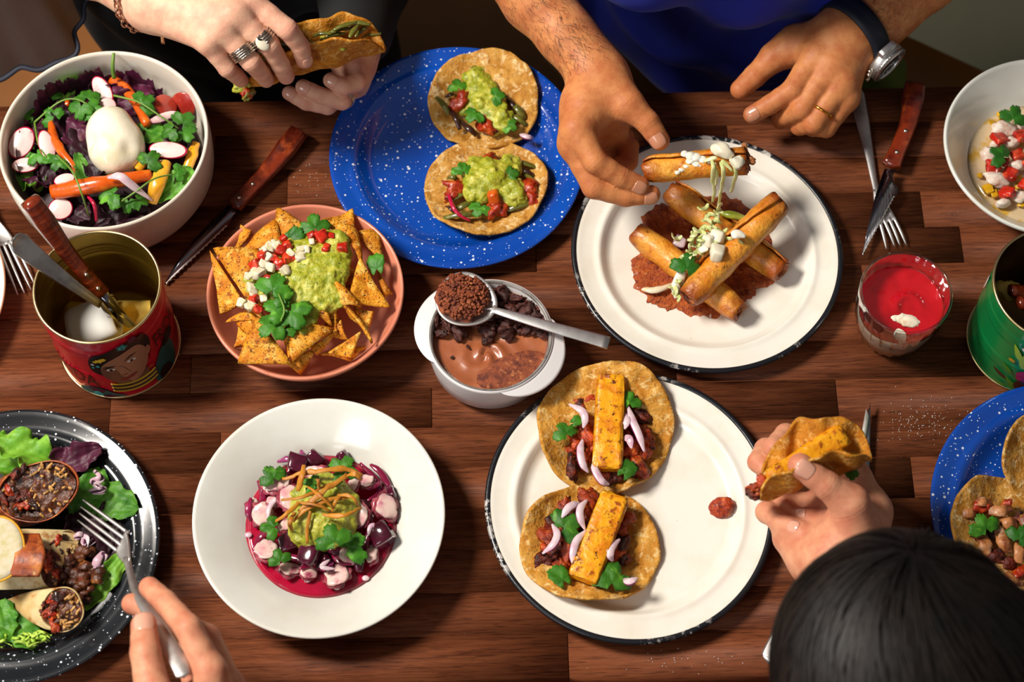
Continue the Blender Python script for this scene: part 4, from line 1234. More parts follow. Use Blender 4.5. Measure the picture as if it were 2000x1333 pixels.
# ---- the man in the blue T-shirt
mn = thing('person', 'man in blue T-shirt and wristwatch lifting a rolled fried taco', 'person', P(1420, 60, -.3))
bm_ = Body()
TH = [(1196, 178, .112, .0158), (1228, 205, .116, .0135), (1264, 238, .110, .0112), (1288, 274, .100, .0095)]
IX = [(1127, 252, .113, .0140), (1163, 316, .104, .0112), (1212, 346, .091, .0096), (1250, 362, .082, .0086)]
MD = [(1121, 283, .098, .0138), (1160, 365, .082, .0112), (1222, 384, .073, .0096), (1272, 380, .071, .0086)]
RG = [(1140, 285, .070, .013), (1190, 338, .052, .0105), (1226, 316, .048, .0096), (1230, 286, .052, .009)]
PK = [(1160, 270, .055, .012), (1205, 312, .036, .009), (1225, 288, .036, .008), (1222, 264, .040, .0076)]
bm_.hand(palm=[[(1170, 150, .108, .0205), (1150, 205, .106, .0225), IX[0]], [(1168, 156, .104, .0205), MD[0]], [(1170, 160, .095, .02), RG[0]], [(1175, 165, .085, .018), PK[0]],
               [(1176, 152, .108, .0205), TH[0], TH[1]], [(1190, 190, .09, .02), (1192, 250, .062, .018)]],
         fingers=[IX, MD, RG, PK, TH],
         arm=[[(1170, 150, .108, .0205), (1140, 108, .112, .0215), (1105, 68, .116, .0245), (1048, -5, .122, .0305), (1000, -90, .135, .037), (985, -150, .15, .042)]])
TH2 = [(1556, 88, .062, .0165), (1512, 112, .056, .0130), (1474, 149, .049, .0112), (1446, 175, .044, .0098)]
IX3 = [(1594, 108, .078, .0135), (1548, 176, .068, .0108), (1503, 205, .056, .0094), (1469, 224, .047, .0086)]
MD3 = [(1622, 130, .077, .0138), (1566, 212, .060, .0112), (1536, 226, .042, .0098), (1524, 234, .028, .009)]
RG3 = [(1643, 160, .070, .0132), (1590, 240, .053, .0106), (1562, 246, .034, .0094), (1556, 240, .020, .0086)]
PK3 = [(1652, 192, .058, .012), (1614, 250, .043, .0094), (1588, 250, .027, .0084), (1582, 242, .016, .0078)]
bm_.hand(palm=[[(1640, 80, .074, .0225), q[0]] for q in (IX3, MD3, RG3)]+[[(1652, 100, .062, .0215), PK3[0]], [(1632, 74, .066, .021), TH2[0], TH2[1]], [(1635, 110, .055, .02), (1625, 170, .045, .017)]],
         fingers=[IX3, MD3, RG3, PK3, TH2],
         arm=[[(1640, 80, .074, .0235), (1662, 62, .074, .0255), (1705, 25, .078, .029), (1790, -50, .09, .037), (1850, -100, .10, .042)], [(1655, 92, .068, .021), (1690, 60, .068, .024), (1740, 20, .075, .027)]])
mx = P(1420, 60, 0)[0]+.02
def mtorso(f, g=0.0):
    y = yb+.21
    f.cone((mx, y+.04, T-.09), (mx, y, T+.0), .15+g, .145+g, .05)
    f.cone((mx-.08, y-.065, T+.19), (mx+.08, y-.065, T+.19), .120+g, .120+g, .07)
    f.cone((mx-.17, y+.02, T+.34), (mx+.2, y+.02, T+.34), .065+g, .065+g, .09)
    for s_, e in ((-1, P(985, -150, .15)), (1, P(1850, -100, .10))):
        sh = np.array([mx+.18*s_, y+.02, T+.33])
        f.cone(sh, sh+(e-sh)*(.62 if g > 0 else 1), .058+g*.5, (.05+g*2.2) if g > 0 else .043, .03)
def mbody(f):
    mtorso(f, -.012)
    head_parts(f, np.array([mx, yb+.2, T+.62]), (0, -1, -.4), (0, 0, 1), 1.0)
bm_.coarse(mbody, (mx-.42, .05, T-.5), (mx+.46, .85, T+.78))
bm_.make(M['skin_m'], mn)
nail(mn, TH[-2], TH[-1], M['nail_m'], toward=fix(CAMLOC-P(1288, 274, .1))+np.array([-.25, -.15, 0]), w=52, ln=1.35)
nail(mn, IX[-2], IX[-1], M['nail_m'], toward=(.15, -.9, .55), w=48, ln=1.2)
nail(mn, MD[-2], MD[-1], M['nail_m'], toward=(.1, -.9, .45), w=48, ln=1.2)
nail(mn, IX3[-2], IX3[-1], M['nail_m'], toward=(-.25, -.55, .75), w=48, ln=1.2)
ringband(mn, RG3[0], RG3[1], .74, .0121, .0028, M['gold'], 'wedding_ring', 1, 0, 'plain gold ring')
# T-shirt
ft = Field((mx-.45, .02, T-.5), (mx+.5, .75, T+.46), .0062)
mtorso(ft, .014)
g_ = np.meshgrid(*[np.arange(n)*ft.h+l for n, l in zip(ft.n, ft.lo)], indexing='ij')
fold = .008*np.sin(g_[2]*52+g_[0]*17+2.2*np.sin(g_[0]*9))+.006*np.sin(g_[2]*34-g_[0]*28+1.3+2*np.sin(g_[0]*13))
ft.D += fold.astype(np.float32)
ft.D = np.maximum(ft.D, .004-ft.D-.018*0) if False else ft.D
V, F = ft.mesh(3)
obj('t_shirt', (V, F), M['blue_shirt'], mn, label='royal blue cotton T-shirt')
# wristwatch
A0, B0 = P(1640, 80, .072), P(1705, 25, .076); ax = fix(B0-A0); c0 = (A0+P(1657, 91, .068))/2+ax*.016
vw = fix(CAMLOC-c0); best = None
for q in np.linspace(0, 2*math.pi, 721):
    Rm = along(A0, B0); n_ = Rm[:, 1]*math.cos(q)+Rm[:, 2]*math.sin(q)
    e = abs(n_@vw-.24)+(0 if n_[0] > 0 else 9)
    if best is None or e < best[0]: best = (e, n_)
nw = best[1]; tw = np.cross(ax, nw)
wt = thing('wristwatch', None, None, c0); del_ = wt
wt.parent = mn; wt.location = c0-WORLD[mn.name]
Vb = np.concatenate(bm_.V); q_ = Vb-c0; s_ = q_@ax; m_ = (np.abs(s_) < .012) & (np.linalg.norm(q_, axis=1) < .06)
an_ = np.arctan2(q_[m_]@tw, q_[m_]@nw); rr_ = np.hypot(q_[m_]@tw, q_[m_]@nw)
bins = np.array([max([0.0]+list(rr_[np.abs((an_-t+math.pi) % (2*math.pi)-math.pi) < .12])) for t in np.linspace(0, 2*math.pi, 73)[:-1]])
bins = np.where(bins < .01, np.median(bins), bins)
for _ in range(4): bins = (np.roll(bins, 1)+2*bins+np.roll(bins, -1))/4
rw = bins[0]+.0012
def band(u, v):
    a = u*2*np.pi; rr = np.interp(u*72, np.arange(73), np.append(bins, bins[0]))+.0014
    return c0+(v-.5)[:, None]*.020*ax+(rr*np.cos(a))[:, None]*nw+(rr*np.sin(a))[:, None]*tw
V, F = sheet(band, 61, 4); obj('strap', thicken(V, F, .0026), M['strap'], wt)
Wm = np.stack([ax, tw, nw], 1); wc = c0+nw*(rw-.0005)
def wl(prof, seg=64):
    V, F = lathe(prof, seg); return V@Wm.T+wc, F
obj('watch_case', wl([(0, 0), (.0185, 0), (.0198, .003), (.0198, .008), (.0185, .0095), (0, .0095)]), M['steel_satin'], wt)
V, F = lathe([(.0188, .0085), (.0202, .0090), (.0202, .0112), (.0182, .0128), (.0158, .0126), (.0158, .0105)], 120)
a_ = np.arctan2(V[:, 1], V[:, 0]); V = V*np.stack([1+.010*np.sign(np.cos(40*a_))*(np.hypot(V[:, 0], V[:, 1]) > .02)]*2+[np.ones(len(V))], 1)
obj('bezel', (V@Wm.T+wc, F), M['steel'], wt)
obj('dial', wl([(0, .0106), (.0159, .0106), (.0159, .0100), (0, .0100)]), M['dial'], wt)
hd = [rbox(wc+Wm@np.array([x, y, .0110]), (lx, .0006, .0002), .2, 1, Wm@rotm(0, 0, an)) for x, y, lx, an in ((.003, .002, .0042, .6), (-.004, .003, .006, 2.5))]
for k in range(12): hd.append(rbox(wc+Wm@np.array([.0132*math.cos(k*math.pi/6), .0132*math.sin(k*math.pi/6), .0110]), (.0013, .0005, .0002), .2, 1, Wm@rotm(0, 0, k*math.pi/6)))
obj('watch_hands', join(*hd), M['edge'], wt)
for k, y in enumerate((-.0075, 0, .0085)):
    q = wc-ax*.0195+tw*y+nw*.005
    obj('crown' if k == 1 else 'push_button', tube([q, q-ax*.004], .0026 if k == 1 else .002, 10, n=3), M['rivet'], wt)
for s_ in (-1, 1):
    q = wc+tw*.0195*s_+nw*.003
    obj('lug', rbox(q, (.0095, .0045, .0038), .4, 3, Wm), M['steel_satin'], wt)
# hair on his forearms: fine tapering blades
from mathutils.bvhtree import BVHTree
_bv = BVHTree.FromPolygons([tuple(v) for v in np.concatenate(bm_.V)], [tuple(int(i) for i in f) for f in np.concatenate(bm_.F)])
def arm_hair(chain, n, seed, ln=.010):
    r_ = np.random.RandomState(seed); q = chainpts(chain)
    Vs, Fs = [], []
    for i in range(n):
        u = r_.rand()*(len(q)-1); k = int(u); t = u-k
        if r_.rand() > .08+u*.75: continue
        a, ra = q[k]; b, rb = q[k+1]; c = a+(b-a)*t; rr = ra+(rb-ra)*t; ax = fix(b-a); Rm = along(a, b)
        th = r_.rand()*2*math.pi; n_ = Rm[:, 1]*math.cos(th)+Rm[:, 2]*math.sin(th)
        if n_@(CAMLOC-c) < -.2: continue
        hit = _bv.ray_cast(Vector(c+n_*.08), Vector(-n_), .08)[0]
        if hit is None: continue
        s0 = np.array(hit)-n_*.0003; d = fix(-ax*.9+np.cross(ax, n_)*r_.uniform(-1.0, 1.0)+n_*r_.uniform(.05, .35))
        l_ = ln*r_.uniform(.5, 1.2); wd = fix(np.cross(d, n_))*.00011
        m_ = s0+d*l_*.55+n_*.0012; e_ = s0+d*l_
        o = len(Vs)*5
        Vs.append([s0-wd, s0+wd, m_+wd*.7, m_-wd*.7, e_]); Fs += [(o, o+1, o+2, o+3), (o+3, o+2, o+4)]
    return np.array(Vs).reshape(-1, 3), Fs
obj('arm_hair', arm_hair([(1166, 142, .109, .0206), (1140, 108, .112, .0215), (1105, 68, .116, .0245), (1048, -5, .122, .0305), (1000, -60, .13, .034)], 2300, 1), M['arm_hair'], mn, kind='stuff')
obj('arm_hair', arm_hair([(1672, 54, .075, .0265), (1705, 25, .078, .029), (1790, -50, .09, .037)], 1500, 2), M['arm_hair'], mn, kind='stuff')

# ---- the dark-haired diner, near right
dk = thing('person', 'dark-haired person seen from above holding a pineapple taco', 'person', P(1790, 1330, -.3))
bd = Body()
th = [(1664, 1030, .112, .018), (1660, 984, .134, .0150), (1614, 948, .148, .0118), (1563, 910, .158, .0102)]
i1 = [(1660, 925, .070, .0130), (1582, 868, .080, .0105), (1535, 850, .096, .0098), (1511, 874, .106, .0088), (1524, 890, .108, .008)]
m1 = [(1632, 948, .060, .0130), (1528, 892, .070, .0105), (1496, 878, .084, .0098), (1480, 903, .094, .0088), (1494, 916, .098, .008)]
r1 = [(1604, 990, .056, .0125), (1522, 984, .060, .0104), (1550, 1014, .076, .0092), (1578, 1010, .088, .0084)]
p1 = [(1578, 1035, .058, .0120), (1498, 1001, .066, .0098), (1530, 1024, .082, .0088), (1561, 1036, .092, .0080)]
bd.hand(palm=[[(1640, 1092, .094, .024), i1[0]], [(1630, 1092, .088, .023), m1[0]], [(1615, 1092, .084, .021), r1[0]], [(1600, 1088, .08, .0195), p1[0]],
              [(1645, 1090, .10, .0225), th[0], th[1]], [(1545, 1050, .072, .016), (1590, 1092, .08, .02)], [(1672, 940, .080, .014), (1698, 1000, .088, .016), (1690, 1060, .095, .018)]],
        fingers=[i1, m1, r1, p1, th], arm=[[(1635, 1095, .092, .0235), (1672, 1160, .09, .026), (1720, 1290, .07, .034), (1760, 1420, .05, .040)]])
hc = P(1753, 1342, .255)
def dbody(f):
    y = yf-.25
    head_parts(f, hc, (-.1, .75, -.66), (-.05, .66, .75), 1.0)
    f.cone((hc[0]+.02, y-.02, T-.085), (hc[0]+.02, y, T+.1), .14, .14, .05); f.cone((hc[0]-.18, y-.02, T+.1), (hc[0]+.2, y-.02, T+.1), .07, .07, .08)
    f.cone(hc+np.array([0, -.05, -.06]), (hc[0]+.02, y-.02, T+.1), .055, .07, .05)
    f.cone((hc[0]-.19, y-.02, T+.1), P(1760, 1420, .05), .05, .04, .03)
bd.coarse(dbody, (hc[0]-.36, yf-.5, T-.45), (hc[0]+.36, yf+.32, T+.6))
bd.make(M['skin_r'], dk)
nail(dk, th[-2], th[-1], M['nail'], w=44, ln=1.3)
nail(dk, p1[-2], p1[-1], M['nail'], w=50, ln=1.1); nail(dk, r1[-2], r1[-1], M['nail'], w=50, ln=1.1, toward=(.3, -.2, 1))
ft = Field((hc[0]-.36, yf-.5, T-.45), (hc[0]+.36, yf+.05, T+.34), .008)
y = yf-.25
ft.cone((hc[0]+.02, y-.02, T-.085), (hc[0]+.02, y, T+.1), .158, .158, .05).cone((hc[0]-.18, y-.02, T+.1), (hc[0]+.2, y-.02, T+.1), .085, .085, .08)
ft.cone((hc[0]-.19, y-.02, T+.1), P(1755, 1440, .06), .066, .06, .03)
obj('shirt', ft.mesh(3), M['dark_cloth'], dk)
# hair: a full cap and many swept locks falling from the crown
fwd = fix((-.1, .75, -.66)); upv = fix(np.array((-.05, .66, .75))-fwd*np.dot((-.05, .66, .75), fwd)); sdv = np.cross(fwd, upv); Hm = np.stack([sdv, fwd, upv], 1)
hh = Field(hc-.16, hc+.17, .004)
hh.ell(hc+upv*.034-fwd*.014, (.086, .100, .088), Hm, .01); hh.ell(hc-fwd*.05-upv*.01, (.082, .070, .090), Hm, .03)
gx = np.meshgrid(*[np.arange(n)*hh.h+l for n, l in zip(hh.n, hh.lo)], indexing='ij')
q_ = np.stack([g-c for g, c in zip(gx, hc)], -1)@Hm
hh.D = np.maximum(hh.D, -( -q_[..., 1]+.045+.0*q_[..., 2]-np.clip(q_[..., 2]-.03, 0, 9)*-2.2)) if False else hh.D
V, F = hh.mesh(2); hb = obj('hair', (V, F), M['hair_black'], dk)
r_ = np.random.RandomState(5); Vs, Fs = [], []; o = 0
cr = np.array([.012, -.035, .0])
for i in range(5200):
    th_ = r_.rand()*2*math.pi; st = r_.rand()**.7*1.25
    ps = []
    sw = r_.uniform(-.25, .25); ext = 1+r_.uniform(-.02, .075)+.02*math.sin(th_*9)
    for k in range(8):
        ph = st+k*.145; a = th_+sw*k/8+.35*ph
        d = np.array([math.sin(ph)*math.cos(a), math.sin(ph)*math.sin(a)*1.0-.12, math.cos(ph)])
        ps.append(hc+upv*.030-fwd*.014+Hm@(d*np.array([.089, .102, .091])*(ext+.006*math.sin(3*ph+i))))
    ps = np.array(ps); tg = np.gradient(ps, axis=0); nn = ps-hc; sd_ = np.cross(tg, nn); sd_ /= np.linalg.norm(sd_, axis=1)[:, None]
    wd = (.0007*np.array([.5, 1, 1, 1, 1, .9, .6, .12]))[:, None]
    Vs.append(np.concatenate([ps-sd_*wd, ps+sd_*wd])); Fs += [(o+k, o+k+1, o+k+9, o+k+8) for k in range(7)]; o += 16
obj('hair_locks', (np.concatenate(Vs), Fs), M['hair_black'], hb, kind='stuff')

# ---- the diner at the near left, only a hand in view
fk = thing('person', 'person at the near left corner holding a fork over the black plate', 'person', P(420, 1420, -.3))
bf = Body()
ti = [(410, 1312, .160, .0125), (368, 1228, .172, .0106), (322, 1176, .158, .0094), (292, 1148, .146, .0086)]
tm = [(446, 1345, .128, .0125), (404, 1246, .122, .0108), (330, 1206, .118, .0094), (258, 1180, .118, .0086)]
tr = [(458, 1370, .105, .012), (420, 1275, .092, .0104), (372, 1262, .082, .0094), (350, 1290, .085, .009)]
tp = [(466, 1395, .085, .011), (430, 1310, .072, .0092), (390, 1300, .068, .0084), (372, 1325, .07, .008)]
tt = [(352, 1440, .145, .018), (300, 1360, .170, .0140), (284, 1276, .174, .0118), (281, 1222, .168, .0102)]
bf.hand(palm=[[(430, 1500, .12, .024), q[0]] for q in (ti, tm, tr, tp)]+[[(420, 1500, .125, .024), tt[0], tt[1]], [(410, 1440, .12, .024), (400, 1370, .115, .02)]],
        fingers=[ti, tm, tr, tp, tt], arm=[[(430, 1500, .12, .0245), (450, 1590, .11, .028), (500, 1800, .08, .038)]])
fx = P(470, 1900, .1)
def fbody(f):
    y = yf-.42
    f.cone((fx[0]-.1, y, T-.095), (fx[0]-.1, y, T+.1), .13, .13, .05); f.cone((fx[0]-.26, y, T+.25), (fx[0]+.06, y, T+.25), .06, .06, .07)
    f.cone((fx[0]+.08, y, T+.25), P(500, 1800, .08), .048, .038, .03)
bf.coarse(fbody, (fx[0]-.42, yf-.66, T-.45), (fx[0]+.3, yf+.05, T+.4))
bf.make(M['skin_r'], fk)
nail(fk, tt[-2], tt[-1], M['nail'], w=52, ln=1.35)
ft = Field((fx[0]-.42, yf-.66, T-.45), (fx[0]+.3, yf, T+.4), .008)
y = yf-.42
ft.cone((fx[0]-.1, y, T-.095), (fx[0]-.1, y, T+.1), .148, .148, .05).cone((fx[0]-.26, y, T+.25), (fx[0]+.06, y, T+.25), .075, .075, .07)
ft.cone((fx[0]+.08, y, T+.25), np.array([fx[0]+.05, y+.08, T+.15]), .068, .06, .03)
obj('shirt', ft.mesh(3), M['black_cloth'], fk)
# ------------------------------------------------------------------ burrata salad
Cs = Crop(0, 80, .3)
def hs_(x, y):                                             # height of the salad heap inside its bowl
    p = Cs(x, y, .055); r = math.hypot(p[0]-SB[0], p[1]-SB[1])/.09
    return .058-.022*r*r
def sal(x, y, dz=0): return Cs(x, y, hs_(x, y)+dz)
V, F = lathe([(0, .044), (.03, .044), (.06, .040), (.075, .034), (.084, .028), (.080, .018), (0, .012)], 60, SB)
V[:, 2] += .004*fbm(V*60, 3, 2)
obj('salad_bed', (V, F), M['purple_leaf_dark'], None, 'dark chopped leaves lying under the burrata salad', 'salad', None, 'stuff')
k = 0
for x, y, L, W, rz, m in [(530, 235, .045, .034, .4, 'purple_leaf_dark'), (190, 400, .05, .036, 1.2, 'purple_leaf_dark'), (520, 600, .045, .03, .2, 'purple_leaf'), (960, 285, .05, .036, -1.0, 'purple_leaf'),
        (480, 1090, .045, .03, .9, 'purple_leaf_dark'), (560, 1160, .05, .028, 1.5, 'purple_leaf_dark'), (330, 250, .05, .035, 1.9, 'purple_leaf_dark'), (240, 330, .045, .034, 2.4, 'purple_leaf_dark'),
        (430, 520, .045, .03, .1, 'purple_leaf_dark'), (480, 720, .05, .03, -.3, 'purple_leaf_dark'), (780, 400, .04, .03, .7, 'purple_leaf'), (640, 220, .045, .03, 1.4, 'purple_leaf'), (850, 260, .04, .03, 2, 'purple_leaf'),
        (120, 830, .045, .034, .5, 'purple_leaf_dark'), (250, 880, .04, .03, 1.1, 'purple_leaf'), (380, 850, .04, .03, 2.2, 'purple_leaf_dark'), (700, 1120, .045, .03, 1.7, 'purple_leaf_dark'), (820, 1100, .05, .03, 1.2, 'purple_leaf_dark'),
        (1150, 760, .045, .03, .3, 'purple_leaf_dark'), (1060, 620, .04, .03, .8, 'purple_leaf_dark'), (90, 600, .04, .03, .2, 'purple_leaf_dark'), (1100, 880, .045, .03, 2.6, 'purple_leaf_dark'), (640, 780, .04, .03, 0, 'purple_leaf_dark'), (300, 640, .04, .03, .6, 'purple_leaf')]:
    k += 1
    salad_leaf(sal(x, y, .001), L, W, rz, rnd.uniform(-.4, .4), rnd.uniform(-.5, .5), k, m, 'dark purple ruffled salad leaf in the burrata bowl', group='purple leaves in the burrata bowl', ruff=.16, within=(SB, .084))
salad_leaf(sal(165, 905, .006), .042, .034, 1.9, .1, .15, 77, 'lettuce', 'frilly green lettuce leaf at the left rim of the salad bowl', ruff=.2, within=(SB, .087))
salad_leaf(sal(430, 285, .006), .034, .022, -.5, .3, .4, 78, 'lettuce', 'curled light green leaf at the back of the salad bowl', ruff=.1, within=(SB, .086))
salad_leaf(sal(530, 830, .006), .034, .014, .35, .2, .3, 79, 'baby_leaf', 'narrow green leaf left of the burrata', ruff=.06)
salad_leaf(sal(1130, 930, .012), .045, .022, -.8, .2, .3, 80, 'baby_leaf', 'smooth bright green leaf at the right front of the salad', ruff=.05, within=(SB, .088))
salad_leaf(sal(1010, 610, .004), .04, .024, 1.2, .2, .1, 81, 'baby_leaf', 'dark green leaf beside the burrata on its right', ruff=.08)
# burrata
bc = sal(755, 660, .006)
f = Field(bc-.045, bc+.045, .0018)
Rb = rotm(0, 0, .55)
f.ell(bc, (.0255, .0325, .0235), Rb, .004); f.ell(bc+Rb@np.array([-.012, -.010, .002]), (.016, .020, .018), Rb, .010); f.ell(bc+Rb@np.array([.004, .020, .002]), (.018, .014, .018), Rb, .010); f.ell(bc+Rb@np.array([-.027, .006, .016]), (.011, .007, .010), Rb, .008, cut=True); f.ell(bc+Rb@np.array([.006, -.030, .020]), (.006, .012, .008), Rb, .008, cut=True)
V, F = f.mesh(2); N = normals(V, F); V = V+N*(vnoise(V*60, 2)*.0008)[:, None]
obj('burrata', (V, F), M['burrata'], None, 'smooth ivory burrata ball in the middle of the salad', 'cheese')
# carrots
def carrot(name, label, pts, r, m='carrot', flat=.85):
    obj(name, tube(pts, r, 14, n=24, flat=flat, noise=.0009, seed=len(label), freq=150), M[m], None, label, 'carrot')
carrot('roasted_carrot', 'thick orange carrot lying in front of the burrata', [sal(345, 985, .012), sal(650, 930, .016), sal(985, 870, .012)], [.0075, .0083, .0075, .0068, .0055])
carrot('roasted_carrot', 'thin curved orange carrot left of the burrata', [sal(335, 525, .008), sal(345, 610, .010), sal(400, 720, .010), sal(470, 810, .008), sal(500, 885, .004)], [.0035, .0046, .0042, .0034, .002])
carrot('roasted_carrot', 'slender orange carrot behind the burrata', [sal(735, 255, .008), sal(850, 350, .010), sal(960, 545, .010)], [.0055, .0052, .0048, .0044])
carrot('yellow_carrot', 'yellow carrot wedge right of the thick orange carrot', [sal(1075, 790, .012), sal(1030, 920, .014), sal(985, 1055, .010)], [.0062, .0078, .0072, .0055], 'yellow_carrot', .6)
carrot('yellow_carrot', 'yellow carrot wedge against the right wall of the bowl', [sal(1275, 665, .012), sal(1245, 760, .012), sal(1205, 860, .008)], [.004, .0052, .005, .004], 'yellow_carrot', .6)
carrot('yellow_carrot', 'short yellow carrot end tucked under the burrata', [sal(940, 770, .008), sal(900, 835, .008)], [.0045, .005, .0045], 'yellow_carrot', .7)
carrot('carrot_piece', 'orange carrot end beneath the leaf at the back left', [sal(390, 420, .004), sal(450, 410, .004)], [.004, .0045, .004])
# radishes
def radish(label, x, y, rx, ry, rz, tx=0, ty=0, dz=.010, name='radish_slice', m='radish', s='radish_skin'):
    V, F = lathe([(0, .0012), (.90, .0012), (.97, .0006), (1.0, 0), (.97, -.0012), (0, -.0014)], 30)
    V = V*np.array([rx, ry, 1.0]); V[:, 2] += .05*(V[:, 0]**2+V[:, 1]**2)/max(rx, ry)
    idx = [1 if 30 <= i < 120 else 0 for i in range(len(F))]
    obj(name, (put(V, sal(x, y, dz), rz, tx, ty), F, idx), [M[m], M[s]], None, label, 'radish')
radish('pale pink radish slice at the left of the salad', 140, 665, .0115, .0165, -.4, .25, .2, .018)
radish('upright red-edged radish slice behind the burrata', 670, 325, .0085, .0165, .5, .2, -.4)
radish('small pinkish radish slice under the upright one', 700, 425, .0085, .009, .3, .1, .1, .009)
radish('oval radish slice with red rim at the right of the burrata', 1095, 712, .0185, .0085, -.1, .2, 0, .012)
radish('pale radish slice at the front rim beside the knife handle', 395, 1095, .0115, .0105, .3, .3, 0, .010)
radish('pale orange radish slice beside the thin curved carrot', 305, 685, .0075, .0165, .35, .2, .2, .013)
radish('flat pink radish slice at the left wall of the bowl', 165, 810, .013, .0075, .1, .2, 0, .013)
radish('white radish slice under the stem by the thick carrot', 420, 905, .010, .006, .3, .2, 0, .013)
radish('dark red beet slice at the back right of the salad', 1075, 420, .0125, .011, .7, .4, .5, .010, 'beet_slice', 'beet_pink', 'beet_pink')
radish('salmon pink beet slice against the right wall of the bowl', 1195, 415, .0135, .0125, .5, .6, -.9, .010, 'beet_slice', 'beet_pink', 'beet_pink')
radish('thin radish slice seen edge-on beside the right sprig', 1060, 500, .015, .0045, .55, .2, .2, .010, 'radish_wedge', 'radish', 'red_onion_skin')
# pickled onion, beet stem
onion([sal(700, 890, .026), sal(780, 880, .030), sal(850, 930, .027), sal(985, 1035, .018)], .0042, None, th=.3, label='pink pickled onion ribbon draped over the thick carrot', cat='onion')
obj('beet_strand', tube([sal(570, 1010, .012), sal(615, 1070, .016), sal(628, 1175, .010)], [.0012, .002, .002, .0014], 8, n=14), M['radish_skin'], None, 'curved red beet stem at the front of the salad', 'stem')
# cilantro
def sprig(label, stem, leaves, r=.0009):
    p = [sal(*q) for q in stem]
    t = thing('cilantro_sprig', label, 'herb', np.min(p, 0)*[0, 0, 1]+np.mean(p, 0)*[1, 1, 0])
    obj('stem', tube(p, [r*1.2, r, r*.8], 8), M['stem'], t)
    for k, (x, y, s, rz, dz) in enumerate(leaves): cilantro(sal(x, y, dz), s, rz, rnd.uniform(-.3, .3), rnd.uniform(-.3, .3), k+len(label), t)
sprig('cilantro sprig with a tall leaf at the back left of the salad', [(225, 530, .016), (375, 405, .02), (480, 378, .022), (570, 410, .02)], [(325, 340, .017, .15, .016), (330, 480, .019, .7, .016), (175, 485, .015, 1.6, .014), (560, 345, .020, .2, .020), (520, 460, .019, 2.9, .02), (610, 440, .019, -1.9, .018)])
sprig('cilantro sprig reaching down the left of the salad', [(225, 530, .014), (250, 670, .016), (300, 760, .016)], [(160, 695, .018, 1.2, .015), (260, 755, .018, -2.4, .015)])
sprig('cilantro sprig whose stem crosses the thick carrot', [(370, 745, .018), (470, 850, .032), (530, 990, .034), (578, 1140, .016)], [(370, 800, .017, 2.6, .018), (330, 760, .012, .4, .017)])
sprig('cilantro sprig leaning over the right of the burrata', [(740, 355, .022), (900, 398, .026), (1030, 480, .026), (1160, 570, .020)], [(955, 385, .021, -.9, .022), (1090, 590, .018, 2.0, .018), (1215, 510, .021, -.6, .02), (1210, 610, .021, -2.4, .018)])
sprig('cilantro sprig spreading at the front right of the salad', [(770, 1060, .018), (880, 985, .024), (1000, 900, .026), (1125, 868, .02)], [(700, 1010, .023, 1.9, .018), (830, 1075, .016, 3.0, .016), (925, 1040, .016, -1.8, .016), (1180, 850, .014, -1.3, .02)])
cilantro(sal(985, 765, .018), .021, -.6, .2, .1, 31, None, 'cilantro leaf beside the right edge of the burrata')
p = [P(222, 104, .080), P(220, 130, .074), P(223, 152, .062)]
obj('green_stem', tube(p, [.0016, .0018, .0022], 8, n=12), M['stem'], None, 'bare green stem leaning on the back rim of the salad bowl', 'stem')

